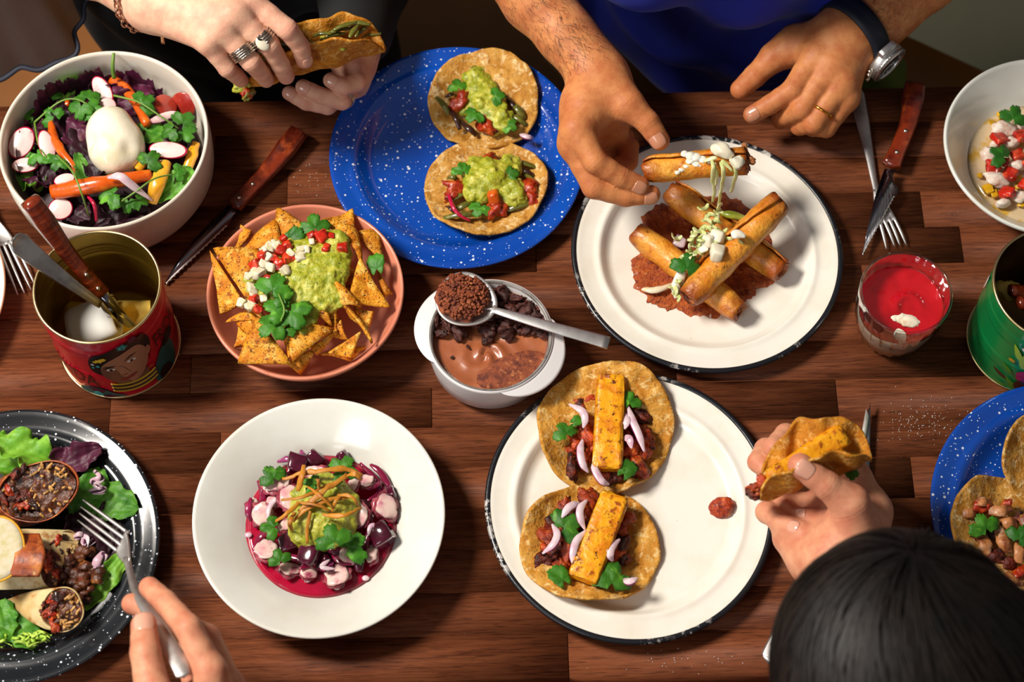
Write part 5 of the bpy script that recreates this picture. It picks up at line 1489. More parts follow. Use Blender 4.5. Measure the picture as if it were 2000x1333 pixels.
# ------------------------------------------------------------------ nachos
Cn = Crop(390, 380, .2851)
CH = [((295, 225, .050), (365, 262, .058), (248, 385, .052), 'small chip at the back left rim behind a pale one'),
      ((285, 392, .060), (520, 168, .060), (562, 350, .068), 'pale chip leaning at the back left of the bowl'),
      ((530, 92, .058), (712, 215, .068), (545, 330, .064), 'dark orange chip standing at the back rim'),
      ((845, 188, .060), (1048, 118, .056), (1055, 310, .066), 'light chip at the back right below the rim'),
      ((1050, 268, .054), (1225, 255, .050), (1245, 450, .056), 'pale chip at the right rim behind a cilantro leaf'),
      ((950, 215, .068), (1065, 235, .062), (1115, 480, .068), 'narrow chip standing right of the guacamole'),
      ((1098, 445, .070), (1292, 770, .054), (1030, 725, .066), 'large dark chip right of the guacamole'),
      ((1215, 520, .052), (1310, 680, .050), (1265, 700, .048), 'thin chip edge under the large right chip'),
      ((100, 370, .062), (420, 392, .068), (340, 735, .062), 'large chip at the left under the salsa'),
      ((80, 402, .056), (288, 725, .056), (145, 812, .050), 'outermost chip on the left rim'),
      ((180, 868, .056), (330, 800, .060), (425, 862, .060), 'slim curved chip at the lower left'),
      ((250, 880, .056), (420, 868, .062), (350, 970, .052), 'chip peeking out above the front left chip'),
      ((270, 905, .048), (243, 1045, .044), (370, 1000, .048), 'brown chip behind the front left chip'),
      ((392, 850, .066), (268, 1150, .055), (618, 1155, .062), 'largest chip at the front left of the bowl'),
      ((600, 880, .067), (912, 922, .064), (640, 1135, .064), 'folded chip at the front under the cilantro'),
      ((590, 900, .060), (610, 1120, .060), (760, 1000, .058), 'chip layer under the front folded chip'),
      ((810, 1040, .054), (605, 1160, .050), (690, 1228, .046), 'chip pointing at the front rim'),
      ((770, 1050, .056), (940, 930, .058), (805, 1095, .052), 'broken chip between the front ones'),
      ((890, 1085, .054), (1100, 945, .058), (1035, 1115, .050), 'pale chip at the front right'),
      ((830, 1092, .046), (1030, 1128, .044), (1130, 1045, .046), 'flat chip lowest at the front right'),
      ((920, 675, .072), (1185, 1005, .060), (1050, 830, .060), 'long curled chip at the lower right'),
      ((1060, 780, .058), (1185, 808, .056), (1140, 970, .052), 'chip behind the long curled one'),
      ((915, 570, .078), (1105, 765, .066), (985, 745, .072), 'short chip leaning on the right side of the guacamole'),
      ((780, 775, .066), (905, 900, .060), (870, 770, .068), 'brown chip standing on edge below the guacamole'),
      ((880, 770, .066), (940, 960, .056), (930, 790, .064), 'second brown chip standing on edge below the guacamole'),
      ((960, 850, .056), (1010, 1000, .052), (920, 960, .05), 'dark chip in the gap at the lower right'),
      ((350, 800, .058), (450, 860, .064), (400, 760, .060), 'chip just under the diced onion at the left')]
for k, (a, b, c, l) in enumerate(CH):
    chip(Cn(*a), Cn(*b), Cn(*c), l.replace('chip', 'tortilla chip', 1), bend=.0045*(1 if k % 3 else -1), seed=k)
for k, (x, y) in enumerate(scatter_in(680, 640, 400, 380, 26, 4)):
    r_ = random.Random(k); a0 = r_.uniform(0, 6.28); s = 95; h0 = r_.uniform(.036, .048)-.004*math.hypot((x-680)/400, (y-640)/380)
    pts = [Cn(x+s*math.cos(a0+q), y+s*math.sin(a0+q), h0+r_.uniform(-.006, .008)) for q in (0, 2.1, 4.2)]
    chip(*pts, 'corn tortilla chip buried low in the terracotta bowl', bend=.004, seed=50+k, group='buried corn chips')
gb = [((740, 560), .074, .030, .011), ((880, 520), .073, .020, .010), ((620, 590), .071, .022, .009), ((850, 690), .070, .020, .009), ((680, 720), .069, .022, .008), ((930, 345), .074, .013, .009), ((930, 430), .073, .014, .010), ((740, 430), .073, .018, .010),
      ((470, 640), .068, .014, .007), ((400, 610), .066, .012, .006), ((740, 860), .067, .009, .006), ((690, 960), .065, .010, .006), ((680, 320), .068, .012, .007)]
obj('guacamole', guac([(Cn(x, y, h-.004), (r, r*.95, rz)) for (x, y), h, r, rz in gb], 380, 3, lr=(.0020, .0055), h=.0012), M['guac'], None, 'chunky guacamole mound on top of the nachos', 'guacamole')
for k, (x, y, s) in enumerate([(555, 385, 1.1), (600, 350, 1), (505, 440, .9), (545, 470, 1), (605, 440, 1.2), (430, 425, 1.2), (380, 488, 1.2), (472, 580, 1), (832, 285, 1.35), (770, 280, 1), (900, 285, .8), (868, 368, 1), (978, 368, 1.2), (372, 715, 1), (398, 785, .9), (575, 300, .8), (540, 500, .7)]):
    dice(Cn(x, y, .079 if y < 600 else .071), .0039*s, k, 'tomato', 'red tomato cube sprinkled over the nachos', 'tomato cubes on the nachos', 'tomato_cube', 'tomato')
for k, (x, y, s) in enumerate([(480, 360, 1.2), (440, 378, 1), (530, 348, 1), (472, 432, 1.1), (435, 480, 1), (485, 500, 1.1), (395, 540, 1.5), (590, 525, 1.2), (625, 402, 1.1), (360, 635, 1.4), (285, 745, 1.1), (345, 765, 1.2), (690, 430, 1.2), (438, 712, .9), (690, 378, 1), (735, 378, 1), (330, 560, .8), (770, 325, .8), (510, 330, .8), (370, 670, .9)]):
    dice(Cn(x, y, .080 if y < 600 else .071), .0037*s, 40+k, 'onion', 'white onion cube sprinkled over the nachos', 'onion cubes on the nachos', 'onion_cube', 'onion', flat=.8)
sp = thing('cilantro_sprig', 'large cilantro sprig lying over the front of the guacamole', 'herb', Cn(560, 760, .07))
for k, (x, y, s, rz, h) in enumerate([(520, 610, .026, -.35, .086), (515, 765, .026, 1.3, .082), (650, 840, .028, -2.6, .080), (470, 915, .024, 2.3, .078), (565, 950, .017, 3.0, .074), (555, 690, .018, .9, .083)]): cilantro(Cn(x, y, h), s, rz, .15, .1, 70+k, sp)
obj('stem', tube([Cn(540, 680, .084), Cn(580, 790, .084), Cn(555, 870, .08)], .0009, 8), M['stem'], sp)
cilantro(Cn(785, 190, .074), .022, .2, .2, .1, 80, None, 'cilantro leaf at the back rim of the nachos')
cilantro(Cn(645, 285, .072), .022, -1.2, .5, .2, 81, None, 'dark curled cilantro leaf behind the diced tomato', 'cilantro_dark', lobes=1)
cilantro(Cn(1205, 470, .066), .022, .1, .3, -.3, 82, None, 'cilantro leaf on the chips at the right rim', lobes=1)

# ------------------------------------------------------------------ two guacamole tacos on the blue plate
Ct = Crop(640, 80, .3376)
PB = base_of(893, 304, .018)
def strip(parent, pts, r, m, flat=.5, name='pepper_strip', label=None):
    if name == 'pepper_strip': pts = [pts[1]+(np.asarray(pts[0])-pts[1])*1.25, pts[1], pts[1]+(np.asarray(pts[2])-pts[1])*1.25]; r *= .68
    obj(name, tube(pts, [r*.7, r, r, r*.7], 8, flat=flat, noise=.0006, freq=200, seed=len(pts)), M[m], parent, label)
def chunk(parent, c, s, seed, m='meat', name='meat_chunk', cat=None, label=None, amp=.32):
    r_ = np.random.RandomState(seed)
    return obj(name, blob(c, np.array([1.1, r_.uniform(.5, .85), r_.uniform(.5, .75)])*s, 3, amp*1.5, 1.9, seed, rotm(*r_.uniform(-.5, .5, 2), r_.uniform(0, 3)), 3), M[m], parent, label, cat)
t1 = thing('open_taco', 'open guacamole taco at the back of the blue plate', 'taco', Ct(910, 350, .005))
c = P(946, 202, .012); c[2] = 0
zf = on_plate(PB)
obj('tortilla', tortilla_disc(c, .0545, 5, zf, .0515, lift=.006), M['tortilla_pale'], t1)
obj('guacamole', guac([(Ct(870, 220, .018), (.012, .010, .008)), (Ct(890, 300, .019), (.018, .016, .010)), (Ct(930, 370, .019), (.017, .016, .010)), (Ct(975, 440, .018), (.014, .014, .009)), (Ct(990, 490, .016), (.010, .009, .007)), (Ct(820, 400, .014), (.009, .008, .006))], 80, 11), M['guac'], t1)
for k, (x, y, s, rz) in enumerate([(750, 250, .016, .3), (990, 315, .016, -1.4), (838, 432, .017, 2.4), (1065, 495, .014, -2.2)]): cilantro(Ct(x, y, .031 if k in (1, 2) else .026), s, rz, .1, .1, 90+k, t1)
for k, (x, y, s) in enumerate([(790, 325, .009), (755, 370, .009), (910, 450, .009), (920, 500, .009)]): chunk(t1, Ct(x, y, .021), s, k, 'salsa', 'tomato_piece')
for k, (a, b, r, m) in enumerate([((800, 155), (880, 165), .006, 'cactus'), ((900, 170), (945, 190), .005, 'cactus'), ((640, 335), (700, 420), .0045, 'cactus'), ((700, 390), (760, 500), .004, 'cactus_dark'), ((770, 470), (850, 540), .0045, 'cactus_dark'), ((1060, 350), (1130, 440), .005, 'cactus'), ((1040, 330), (1090, 400), .004, 'cactus_dark'), ((1050, 420), (1140, 480), .0045, 'cactus'), ((690, 320), (720, 300), .004, 'cactus_dark')]):
    strip(t1, [Ct(*a, .017), Ct((a[0]+b[0])/2+8, (a[1]+b[1])/2, .021), Ct(*b, .017)], r, m)
onion([Ct(1110, 540, .018), Ct(1150, 555, .020), Ct(1190, 560, .017)], .0028, t1, name='onion_sliver')
obj('salsa_smear', blob(Ct(1090, 295, .0150), (.014, .006, .0018), 3, .3, 2, 3, rotm(0, 0, -.6)), M['salsa'], t1)
t2 = thing('open_taco', 'open guacamole taco at the front of the blue plate', 'taco', Ct(910, 850, .008))
c = P(949, 366, .016); c[2] = 0
def zf2(x, y):
    z = zf(x, y)
    ov = np.clip((y-(c[1]+.012))/.03, 0, 1)
    return z+.0045*ov*ov*(3-2*ov)+.001
obj('tortilla', tortilla_disc(c, .0575, 8, zf2, .0555, lift=.005), M['tortilla_pale'], t2)
obj('guacamole', guac([(Ct(860, 750, .022), (.013, .011, .008)), (Ct(940, 800, .025), (.024, .020, .012)), (Ct(860, 860, .022), (.014, .013, .009)), (Ct(1050, 870, .022), (.015, .013, .010)), (Ct(1080, 910, .020), (.011, .010, .008)), (Ct(1030, 740, .022), (.013, .010, .008)), (Ct(880, 900, .019), (.009, .009, .007))], 130, 12), M['guac'], t2)
for k, (x, y, s, rz) in enumerate([(780, 730, .017, .2), (1072, 768, .017, -1.2), (872, 980, .018, 2.7)]): cilantro(Ct(x, y, .034 if k < 2 else .026), s, rz, .1, .1, 96+k, t2)
for k, (x, y, s) in enumerate([(745, 855, .011), (720, 890, .008), (975, 950, .011), (960, 985, .009), (1000, 970, .008), (1150, 870, .012), (1170, 910, .010), (930, 695, .009)]): chunk(t2, Ct(x, y, .021), s, 20+k, 'salsa', 'tomato_piece')
for k, (a, b, r, m) in enumerate([((700, 790), (750, 800), .0045, 'cactus'), ((690, 1020), (860, 1005), .0045, 'cactus'), ((1040, 975), (1210, 930), .006, 'cactus'), ((1140, 770), (1215, 850), .004, 'cactus'), ((1080, 700), (1200, 730), .004, 'cactus'), ((1110, 740), (1190, 780), .0035, 'cactus_dark'), ((980, 690), (1090, 700), .004, 'cactus_dark'), ((720, 920), (810, 880), .004, 'cactus'), ((740, 980), (830, 940), .005, 'cactus'), ((690, 960), (740, 1000), .003, 'cactus_dark')]):
    strip(t2, [Ct(*a, .019), Ct((a[0]+b[0])/2, (a[1]+b[1])/2-8, .023), Ct(*b, .019)], r, m)
obj('red_pepper_strip', tube([Ct(700, 890, .024), Ct(730, 970, .026), Ct(775, 1015, .023), Ct(825, 1042, .019)], [.0016, .0022, .0018, .001], 8), M['radish_skin'], t2)
dice(Ct(962, 905, .030), .006, 5, 'carrot', None, None, 'carrot_cube', None, t2)
# ------------------------------------------------------------------ rolled fried tacos on the white plate
Cf = Crop(1110, 260, .345)
sauce = []
for k in range(180):
    t = k/180*2*math.pi; jz = .012*math.sin(29*t)+.010*math.sin(47*t+1)+.012*random.Random(k).uniform(-1, 1)
    rx, ry = 405*(1+.08*math.sin(3*t+1)+.05*math.sin(7*t)+.03*math.sin(17*t)+jz), 362*(1+.07*math.sin(2*t+2)+.05*math.sin(5*t+1)+.03*math.sin(19*t)+jz)
    sauce.append((760+rx*math.cos(t), 695+ry*math.sin(t)))
V = [Cf(760, 695, .0072)]; F = []
nr = 14
for q in range(1, nr+1):
    for x, y in sauce: V.append(Cf(760+(x-760)*q/nr, 695+(y-695)*q/nr, .0072 if q < nr else .0046))
n = len(sauce)
F = [(0, 1+(i+1) % n, 1+i) for i in range(n)]+[(1+q*n+i, 1+q*n+(i+1) % n, 1+(q+1)*n+(i+1) % n, 1+(q+1)*n+i) for q in range(nr-1) for i in range(n)]
V = np.array(V); V[:, 2] += np.where(V[:, 2] > T+.006, .0024*fbm(V*240, 2, 4), 0)
if np.cross(V[1]-V[0], V[2]-V[0])[2] > 0: F = [f[::-1] if len(f) == 3 else f for f in F]
obj('adobo_sauce', (V, F), M['red_sauce'], None, 'coarse brick red sauce spread under the rolled tacos', 'sauce', None, 'stuff')
def flauta(label, a, b, r, seed, **k):
    t = thing('rolled_taco', label, 'taco', np.minimum(a, b)*[0, 0, 1]+(np.asarray(a)+b)/2*[1, 1, 0]-[0, 0, r])
    toast(obj('tortilla_roll', flauta_shape(a, b, r, seed, **k), M['flauta'], t), a, b)
    d = np.asarray(b)-a
    obj('filling', tube([a+d*.03, a+d*.97], r*.55, 10, n=12, noise=.001, freq=200), M['meat'], t)
    return t
flauta('rolled fried taco at the left whose near end points down right', Cf(385, 560, .0195), Cf(975, 1015, .0185), .0140, 1, phase=.4, twist=.5)
flauta('rolled fried taco lying behind the crossing one', Cf(570, 325, .0215), Cf(1210, 790, .0190), .0140, 2, phase=2.0, twist=.4)
flauta('long rolled fried taco lying diagonally across the other two', Cf(675, 935, .036), Cf(1195, 395, .0530), .0152, 3, phase=1.2, twist=1.3)
fh = flauta('bitten rolled taco held up between thumb and fingers', Cf(425, 215, .083), Cf(1005, 160, .090), .0138, 4, phase=2.6, twist=.3, pinch=(.72, 1.0))
for k, (x, y, s) in enumerate([(1000, 110, .006), (1010, 150, .006), (1005, 195, .0055), (985, 130, .006)]): chunk(fh, Cf(x, y, .092), s, 60+k, 'chicken', 'filling_shred', amp=.5)
chunk(fh, Cf(872, 100, .106), .0098, 3, 'cheese', 'cheese_cube', label='white cheese lump', amp=.12)
dice(Cf(955, 165, .104), .005, 8, 'cheese', None, None, 'cheese_cube', None, fh)
cb = [blob(Cf(x, y, .0985-.00008*max(0, y-140)), (r, r*.8, r*.42), 3, .22, 1.6, k) for k, (x, y, r) in enumerate([(660, 118, .0040), (690, 128, .0052), (725, 138, .0054), (760, 150, .0050), (795, 160, .0044), (690, 160, .0040), (720, 172, .0044), (668, 185, .0034), (640, 205, .0032), (618, 222, .0028), (745, 180, .0034)])]
obj('crema', join(*cb), M['crema'], fh)
for k, pts in enumerate([[(815, 150, .104), (822, 200, .103), (818, 260, .088), (826, 330, .07), (818, 395, .05)], [(865, 160, .104), (880, 215, .102), (872, 290, .082), (858, 360, .064), (852, 420, .046)], [(945, 185, .103), (950, 235, .095), (935, 290, .08), (920, 335, .07)], [(840, 140, .105), (790, 150, .103), (770, 160, .1)], [(870, 150, .106), (930, 215, .100)], [(830, 170, .104), (842, 250, .09), (835, 300, .08)]]):
    obj('lettuce_shred', tube([Cf(*q) for q in pts], [.0016, .0022, .0018, .0014], 6, flat=.3, noise=.0007, freq=220), M['shred'], fh)
gl = 'lettuce shreds heaped on the rolled tacos'
r_ = random.Random(2)
for k, (x, y) in enumerate([(800, 460), (830, 500), (790, 490), (760, 560), (740, 600), (700, 620), (690, 660), (720, 570), (650, 740), (620, 790), (630, 860), (620, 920), (760, 640), (730, 680), (850, 430), (960, 615), (900, 600), (610, 600), (770, 430), (845, 470), (815, 530), (780, 530), (745, 560), (705, 590), (770, 600), (800, 650), (760, 690), (720, 710), (690, 690), (660, 700), (640, 830), (605, 880), (870, 560), (820, 620)]):
    a0 = r_.uniform(0, 6.28); h0 = .054 if 420 < y < 640 and x > 700 else (.047 if y < 700 else .038)
    pts = [Cf(x+q*38*math.cos(a0+q*.7), y+q*38*math.sin(a0+q*.7), h0+.004*math.sin(q*3)) for q in (-1, -.3, .4, 1)]
    obj('lettuce_shred', tube(pts, [.0012, .0026, .0026, .0012], 6, flat=.25, noise=.0008, freq=200, seed=k), M['shred'], None, 'pale shredded lettuce strand on the rolled tacos', 'lettuce', gl)
for k, (x, y, s, h, l) in enumerate([(843, 592, .0066, .055, 'upper white cheese cube on the rolled tacos'), (793, 605, .0068, .054, 'left white cheese cube on the rolled tacos'), (843, 680, .0072, .057, 'lower white cheese cube on the rolled tacos')]):
    dice(Cf(x, y, h), s, 80+k, 'cheese', l, None, 'cheese_cube', 'cheese', jit=.08)
for k, (pts, l) in enumerate([([(925, 580, .0665), (960, 572, .0675), (1000, 585, .0665)], 'white crema streak on the upper part of the long rolled taco'), ([(630, 740, .041), (640, 790, .041), (610, 870, .034), (615, 930, .030)], 'white crema streak beside the cilantro leaf on the rolled tacos'), ([(740, 650, .05), (790, 660, .054)], 'white crema dab under the cheese cubes')]):
    obj('crema', tube([Cf(*q) for q in pts], [.003, .0052, .0045, .0022], 8, flat=.45, noise=.001, freq=140), M['crema'], None, l, 'cream')
cilantro(Cf(680, 735, .050), .024, -.2, .3, .2, 61, None, 'cilantro leaf on the middle of the rolled tacos', 'cilantro_dark')
obj('onion_curl', tube([Cf(415, 885, .0105), Cf(470, 890, .013), Cf(530, 882, .0135), Cf(600, 848, .0105)], [.0012, .0036, .0034, .0014], 8, flat=.6, noise=.0005), M['onion'], None, 'curled pale onion strip on the sauce at the front', 'onion')
dice(Cf(632, 618, .013), .0055, 3, 'cabbage', 'small pink shred in the sauce between the rolled tacos', None, 'cabbage_shred', 'cabbage', flat=.5)
obj('avocado_slice', tube([Cf(865, 455, .030), Cf(930, 465, .032), Cf(1005, 485, .032)], [.002, .0042, .004, .0025], 10, flat=.7), M['avocado'], None, 'thin green avocado slice behind the crossing rolled taco', 'avocado')

# ------------------------------------------------------------------ chocolate mousse pot
Cm = Crop(800, 520, .2175)
def mous(V):
    x, y = V[:, 0], V[:, 1]; top = V[:, 2] > .0405
    sw = .0022*np.sin(np.hypot(x+.006, y+.016)*420+2.2*np.arctan2(y+.016, x+.006))*np.exp(-((x+.004)**2+(y+.014)**2)/.018**2)
    V[:, 2] += np.where(top, sw+.0012*fbm(V*[70, 70, 0], 3, 2), 0)
    return V
prof = [(0, .01), (.049, .012), (.0512, .03), (.0518, .0425)]+[(.0518*(1-k/16), .0428) for k in range(1, 17)]
prof[-1] = (0, .0428)
obj('chocolate_mousse', lathe(prof, 90, POT, mous), M['mousse'], None, 'swirled milk chocolate mousse filling the white pot', 'mousse')
obj('cocoa_dust', blob(Cm(925, 935, .0432), (.034, .0155, .0026), 4, .06, 3, 2, rotm(0, 0, .38)), M['cocoa'], None, 'oval patch of cocoa crumbs at the front right of the mousse', 'cocoa')
pts = scatter_in(720, 440, 500, 190, 190, 8)
allc = []
for k, (x, y) in enumerate(pts):
    if math.hypot((x-725)/520, (y-620)/470) > 1: continue
    if y > 600+40*math.sin(x*.02) : continue
    s = random.Random(k).uniform(.0018, .0042); allc.append(blob(Cm(x, y, .0445+random.Random(k+9).uniform(0, .003)), (s, s*.8, s*.75), 2, .4, 1.6, k))
obj('cocoa_crumble', join(*allc), M['crumble'], None, 'dark chocolate crumble covering the back half of the mousse', 'crumble', None, 'stuff')
for k, (x, y, s) in enumerate([(440, 590, 1.5), (330, 540, 1.2), (280, 600, 1.2), (700, 600, 1.3), (730, 540, 1.1), (860, 560, 1.4), (900, 500, 1.3), (850, 280, 1.5), (960, 300, 1.5), (1060, 400, 1.4), (1000, 360, 1.2), (920, 390, 1.1), (800, 240, 1.3), (1130, 440, 1.1), (1150, 560, 1.2), (1060, 570, 1.2), (980, 520, 1.1), (240, 480, 1.2), (600, 530, 1.0), (530, 480, 1.1), (400, 480, 1.2), (1180, 610, 1.0), (690, 670, .9), (880, 640, .9)]):
    chunk(None, Cm(x, y, .0475), .0052*s, 200+k, 'crumble', 'crumble_chunk', 'crumble', 'dark chocolate crumble chunk on the mousse', .34)['group'] = 'crumble chunks on the mousse'
for k, (x, y) in enumerate([(380, 820), (530, 735), (520, 720)]): chunk(None, Cm(x, y, .045), .0016, 300+k, 'crumble', 'crumb', 'crumble', 'tiny dark crumb on the bare mousse', .3)['group'] = 'crumbs on the mousse'
# spoon across the pot
t = thing('spoon', 'satin steel spoon loaded with cocoa crumble across the pot', 'spoon', Cm(520, 300, .052))
A_, B_ = Cm(262, 205, .066), Cm(775, 405, .062)
Rs = along(A_, B_); cs_ = (A_+B_)/2; ls = np.linalg.norm(B_-A_)/2
def bowlf(u, v):
    a = u*2*np.pi; r = v
    w_ = 1-.16*np.cos(a)
    return cs_+(r*ls*np.cos(a))[:, None]*Rs[:, 0]+(r*.0265*w_*np.sin(a))[:, None]*Rs[:, 1]+(-.0085*(1-r**2.2))[:, None]*Rs[:, 2]
V, F = sheet(bowlf, 49, 9); obj('spoon_bowl', thicken(V, F, .0012), M['steel_satin'], t)
hp = [Cm(740, 392, .0615), Cm(840, 420, .0645), Cm(1250, 540, .0640), Cm(1790, 692, .0600)]
p = spline(hp, 30); tg, N, B = frames(p); w_ = np.interp(np.linspace(0, 1, 30), [0, .15, .3, 1], [.0052, .0030, .0034, .0062])
s2 = np.array([(1, -.5), (1, .5), (.7, 1), (-.7, 1), (-1, .5), (-1, -.5), (-.7, -1), (.7, -1)])
V = (p[:, None]+N[:, None]*s2[None, :, :1]*w_[:, None, None]+B[:, None]*s2[None, :, 1:]*.0011).reshape(-1, 3)
_, F = tube(hp, 1, n=30, shape=s2, cap=False); F = F+[tuple(range(8)), tuple(range(29*8+7, 29*8-1, -1))]
obj('handle', (V, F), M['steel_satin'], t)
mo = [blob(cs_+Rs@np.array([-.006, .001, -.0015]), (ls*.82, .0225, .0080), 4, .16, 3.2, 5, Rs)]
for k in range(460):
    r_ = random.Random(k); a, q = r_.uniform(0, 6.28), math.sqrt(r_.random())
    x, y = -.005+ls*.84*q*math.cos(a), .001+.0225*q*math.sin(a); z = .0072*math.sqrt(max(0, 1-q*q))+.0005
    s = r_.uniform(.0007, .0021); mo.append(blob(cs_+Rs@np.array([x, y, z]), (s*1.2, s*.8, s*.8), 1, .5, 1.9, k, rotm(0, .4*math.sin(k), k)))
obj('crumble_scoop', join(*mo), M['cocoa'], None, 'heap of reddish cocoa crumble on the spoon', 'crumble', None, 'stuff')

# ------------------------------------------------------------------ octopus and beetroot bowl
Cc = Crop(370, 770, .36)
V, F = lathe([(0, .016)]+[(.0655*k/14, .0182) for k in range(1, 14)]+[(.0662, .0184), (.064, .016)], 90, CB)
V[:, 2] += .0002*vnoise(V*90, 2)
obj('beet_broth', (V, F), M['red_liquid'], None, 'bright crimson beet broth in the wide white bowl', 'broth')
for k, (x, y, a, b, dz) in enumerate([(470, 480, 62, 72, .010), (540, 565, 55, 72, .014), (400, 650, 62, 56, .008), (520, 715, 42, 32, .011), (415, 845, 58, 68, .006), (550, 950, 62, 42, .004), (645, 970, 46, 40, .004), (800, 985, 74, 66, .005), (870, 880, 62, 46, .009), (988, 870, 36, 58, .005), (1065, 615, 70, 60, .009), (925, 660, 60, 50, .012), (960, 475, 42, 42, .010), (690, 425, 60, 34, .012), (885, 500, 32, 42, .014), (600, 350, 40, 24, .006), (450, 590, 34, 34, .009), (340, 610, 30, 44, .005)]):
    t = thing('octopus_slice', 'white octopus slice with purplish rim in the beet bowl', 'octopus', Cc(x, y, .017), 'octopus slices in the beet bowl')
    s = Cc.k*S(*Cc.px(x, y), .02); r_ = np.random.RandomState(k); rot = rotm(*r_.uniform(-.35, .35, 2), r_.uniform(0, 3) if abs(a-b) < 12 else 0)
    c = Cc(x, y, .0195+dz)
    V, F = blob((0, 0, 0), (1, 1, .42), 3, .26, 1.6, k, flatten=-.5)
    obj('flesh', (V*np.array([a*s*.98, b*s*.98, 22*s])@rot.T+c+rot@np.array([0, 0, .0016]), F), M['octopus'], t)
    V, F = blob((0, 0, 0), (1.06, 1.06, .5), 3, .34, 2.6, k+40)
    obj('skin', (V*np.array([a*s*1.08, b*s*1.08, 24*s])@rot.T+c-rot@np.array([0, 0, .0012]), F), M['octopus_skin'], t)
for k, (x, y, s, dz) in enumerate([(585, 380, 52, .007), (680, 350, 46, .007), (660, 875, 68, .008), (1040, 765, 60, .007), (800, 835, 50, .006), (545, 800, 54, .005), (835, 345, 36, .006), (1080, 540, 40, .005), (720, 900, 40, .004), (640, 790, 44, .006), (920, 930, 34, .003)]):
    dice(Cc(x, y, .020+dz), s*Cc.k*S(*Cc.px(x, y)), 120+k, 'beet', 'glossy dark beetroot cube in the broth', 'beetroot cubes in the broth', 'beetroot_cube', 'beetroot', jit=.1)
for k, pts in enumerate([[(605, 305), (620, 350), (645, 410)], [(925, 375), (1000, 450), (1030, 530), (970, 575)], [(445, 735), (385, 775), (348, 855)], [(700, 850), (760, 900), (768, 965)], [(480, 905), (560, 888), (650, 925)], [(1045, 468), (1000, 500), (930, 510)], [(865, 725), (920, 715), (975, 690)], [(332, 565), (318, 640), (335, 690)], [(1000, 700), (960, 800), (965, 880)], [(440, 560), (480, 600), (500, 560)], [(370, 470), (400, 540), (380, 600)], [(760, 850), (810, 905), (880, 925)], [(480, 370), (540, 350), (600, 350)], [(980, 380), (1040, 430), (1110, 540)], [(600, 950), (660, 930), (740, 965)]]):
    obj('onion_strip', tube([Cc(x, y, .027+.003*math.sin(q*2+k)) for q, (x, y) in enumerate(pts)], [.0012, .0032, .003, .0012], 8, flat=.35, noise=.0006, freq=160, seed=k), M['beet_strip'] if k % 3 else M['red_onion_skin'], None, 'beet-stained onion strip in the red broth', 'onion', 'onion strips in the broth')
for k, pts in enumerate([[(690, 500), (560, 540), (440, 660)][:0] or [(500, 545), (440, 610), (425, 680)], [(760, 900), (720, 940), (790, 950)], [(1020, 715), (985, 720), (970, 770)]]):
    onion([Cc(x, y, .033) for x, y in pts], .0022, None, k, label=['pink onion sliver at the left of the beet bowl', 'pink onion ring piece at the front of the beet bowl', 'pale onion sliver beside the right beetroot cube'][k], cat='onion')
obj('guacamole', guac([(Cc(730, 560, .036), (.024, .022, .016)), (Cc(720, 680, .034), (.030, .026, .018)), (Cc(660, 750, .030), (.018, .016, .012)), (Cc(790, 740, .030), (.018, .016, .012)), (Cc(700, 790, .028), (.018, .011, .010)), (Cc(640, 560, .034), (.014, .013, .010)), (Cc(850, 600, .033), (.012, .012, .010))], 150, 21, lr=(.0025, .0055)), M['guac'], None, 'guacamole scoop in the middle of the octopus bowl', 'guacamole')
for k, (pts, r) in enumerate([([(505, 462), (600, 432), (740, 412), (850, 405), (940, 442)], 1.2), ([(627, 385), (612, 450), (588, 525)], 1.5), ([(855, 442), (900, 430), (940, 468)], 1.3), ([(860, 440), (760, 505), (680, 570), (585, 645)], 1.5), ([(498, 575), (620, 560), (760, 490)], .8), ([(560, 695), (640, 622), (760, 575), (870, 560)], 1.2), ([(705, 520), (698, 475), (690, 455)], 1.2), ([(640, 815), (640, 720), (655, 640)], 1.0), ([(725, 652), (830, 662), (932, 618)], 1.2), ([(470, 690), (530, 650), (605, 590)], 1.1), ([(800, 545), (880, 560), (912, 605)], .9), ([(770, 645), (800, 580), (830, 550)], 1.0), ([(570, 640), (545, 700), (560, 745)], 1.2), ([(580, 590), (680, 600), (770, 640)], .9), ([(640, 500), (720, 560), (780, 620)], .9)]):
    obj('fried_tortilla_strip', tube([Cc(x, y, .062-.010*abs(q-(len(pts)-1)/2)/(len(pts)/2)+.003*math.sin(k)-.012*(y > 700)) for q, (x, y) in enumerate(pts)], [.0012*r, .0018*r, .0018*r, .0011*r], 8, flat=.35, noise=.0013, freq=190, seed=k), M['fries'], None, 'golden fried tortilla strip on the guacamole scoop', 'tortilla strip', 'fried strips on the octopus bowl')
for k, (x, y, s, rz, l) in enumerate([(440, 430, .020, .6, 'cilantro leaf at the back left of the octopus bowl'), (845, 385, .021, -.5, 'cilantro leaf at the back right of the octopus bowl'), (812, 445, .014, .8, 'small cilantro leaf behind the fried strips'), (430, 722, .018, 1.6, 'cilantro leaf at the left rim of the broth'), (485, 880, .016, .4, 'cilantro leaf at the front left of the octopus bowl'), (775, 765, .024, .4, 'cilantro leaf on the front of the guacamole scoop'), (895, 805, .026, -.9, 'large cilantro leaf right of the guacamole scoop'), (655, 482, .014, 1.2, 'cilantro leaf tucked under the fried strips')]):
    cilantro(Cc(x, y, .055 if k in (5, 7, 2) else .040), s, rz, .2, .1, 140+k, None, l)
for k, (x, y) in enumerate([(540, 985), (640, 1010), (800, 1050), (955, 1000), (320, 765)]):
    obj('seed', blob(Cc(x, y, .0205), (.0032, .0026, .0012), 2, .1, 1, k), M['red_onion_in'], None, 'tiny pale seed floating in the beet broth', 'seed', 'seeds in the beet broth')

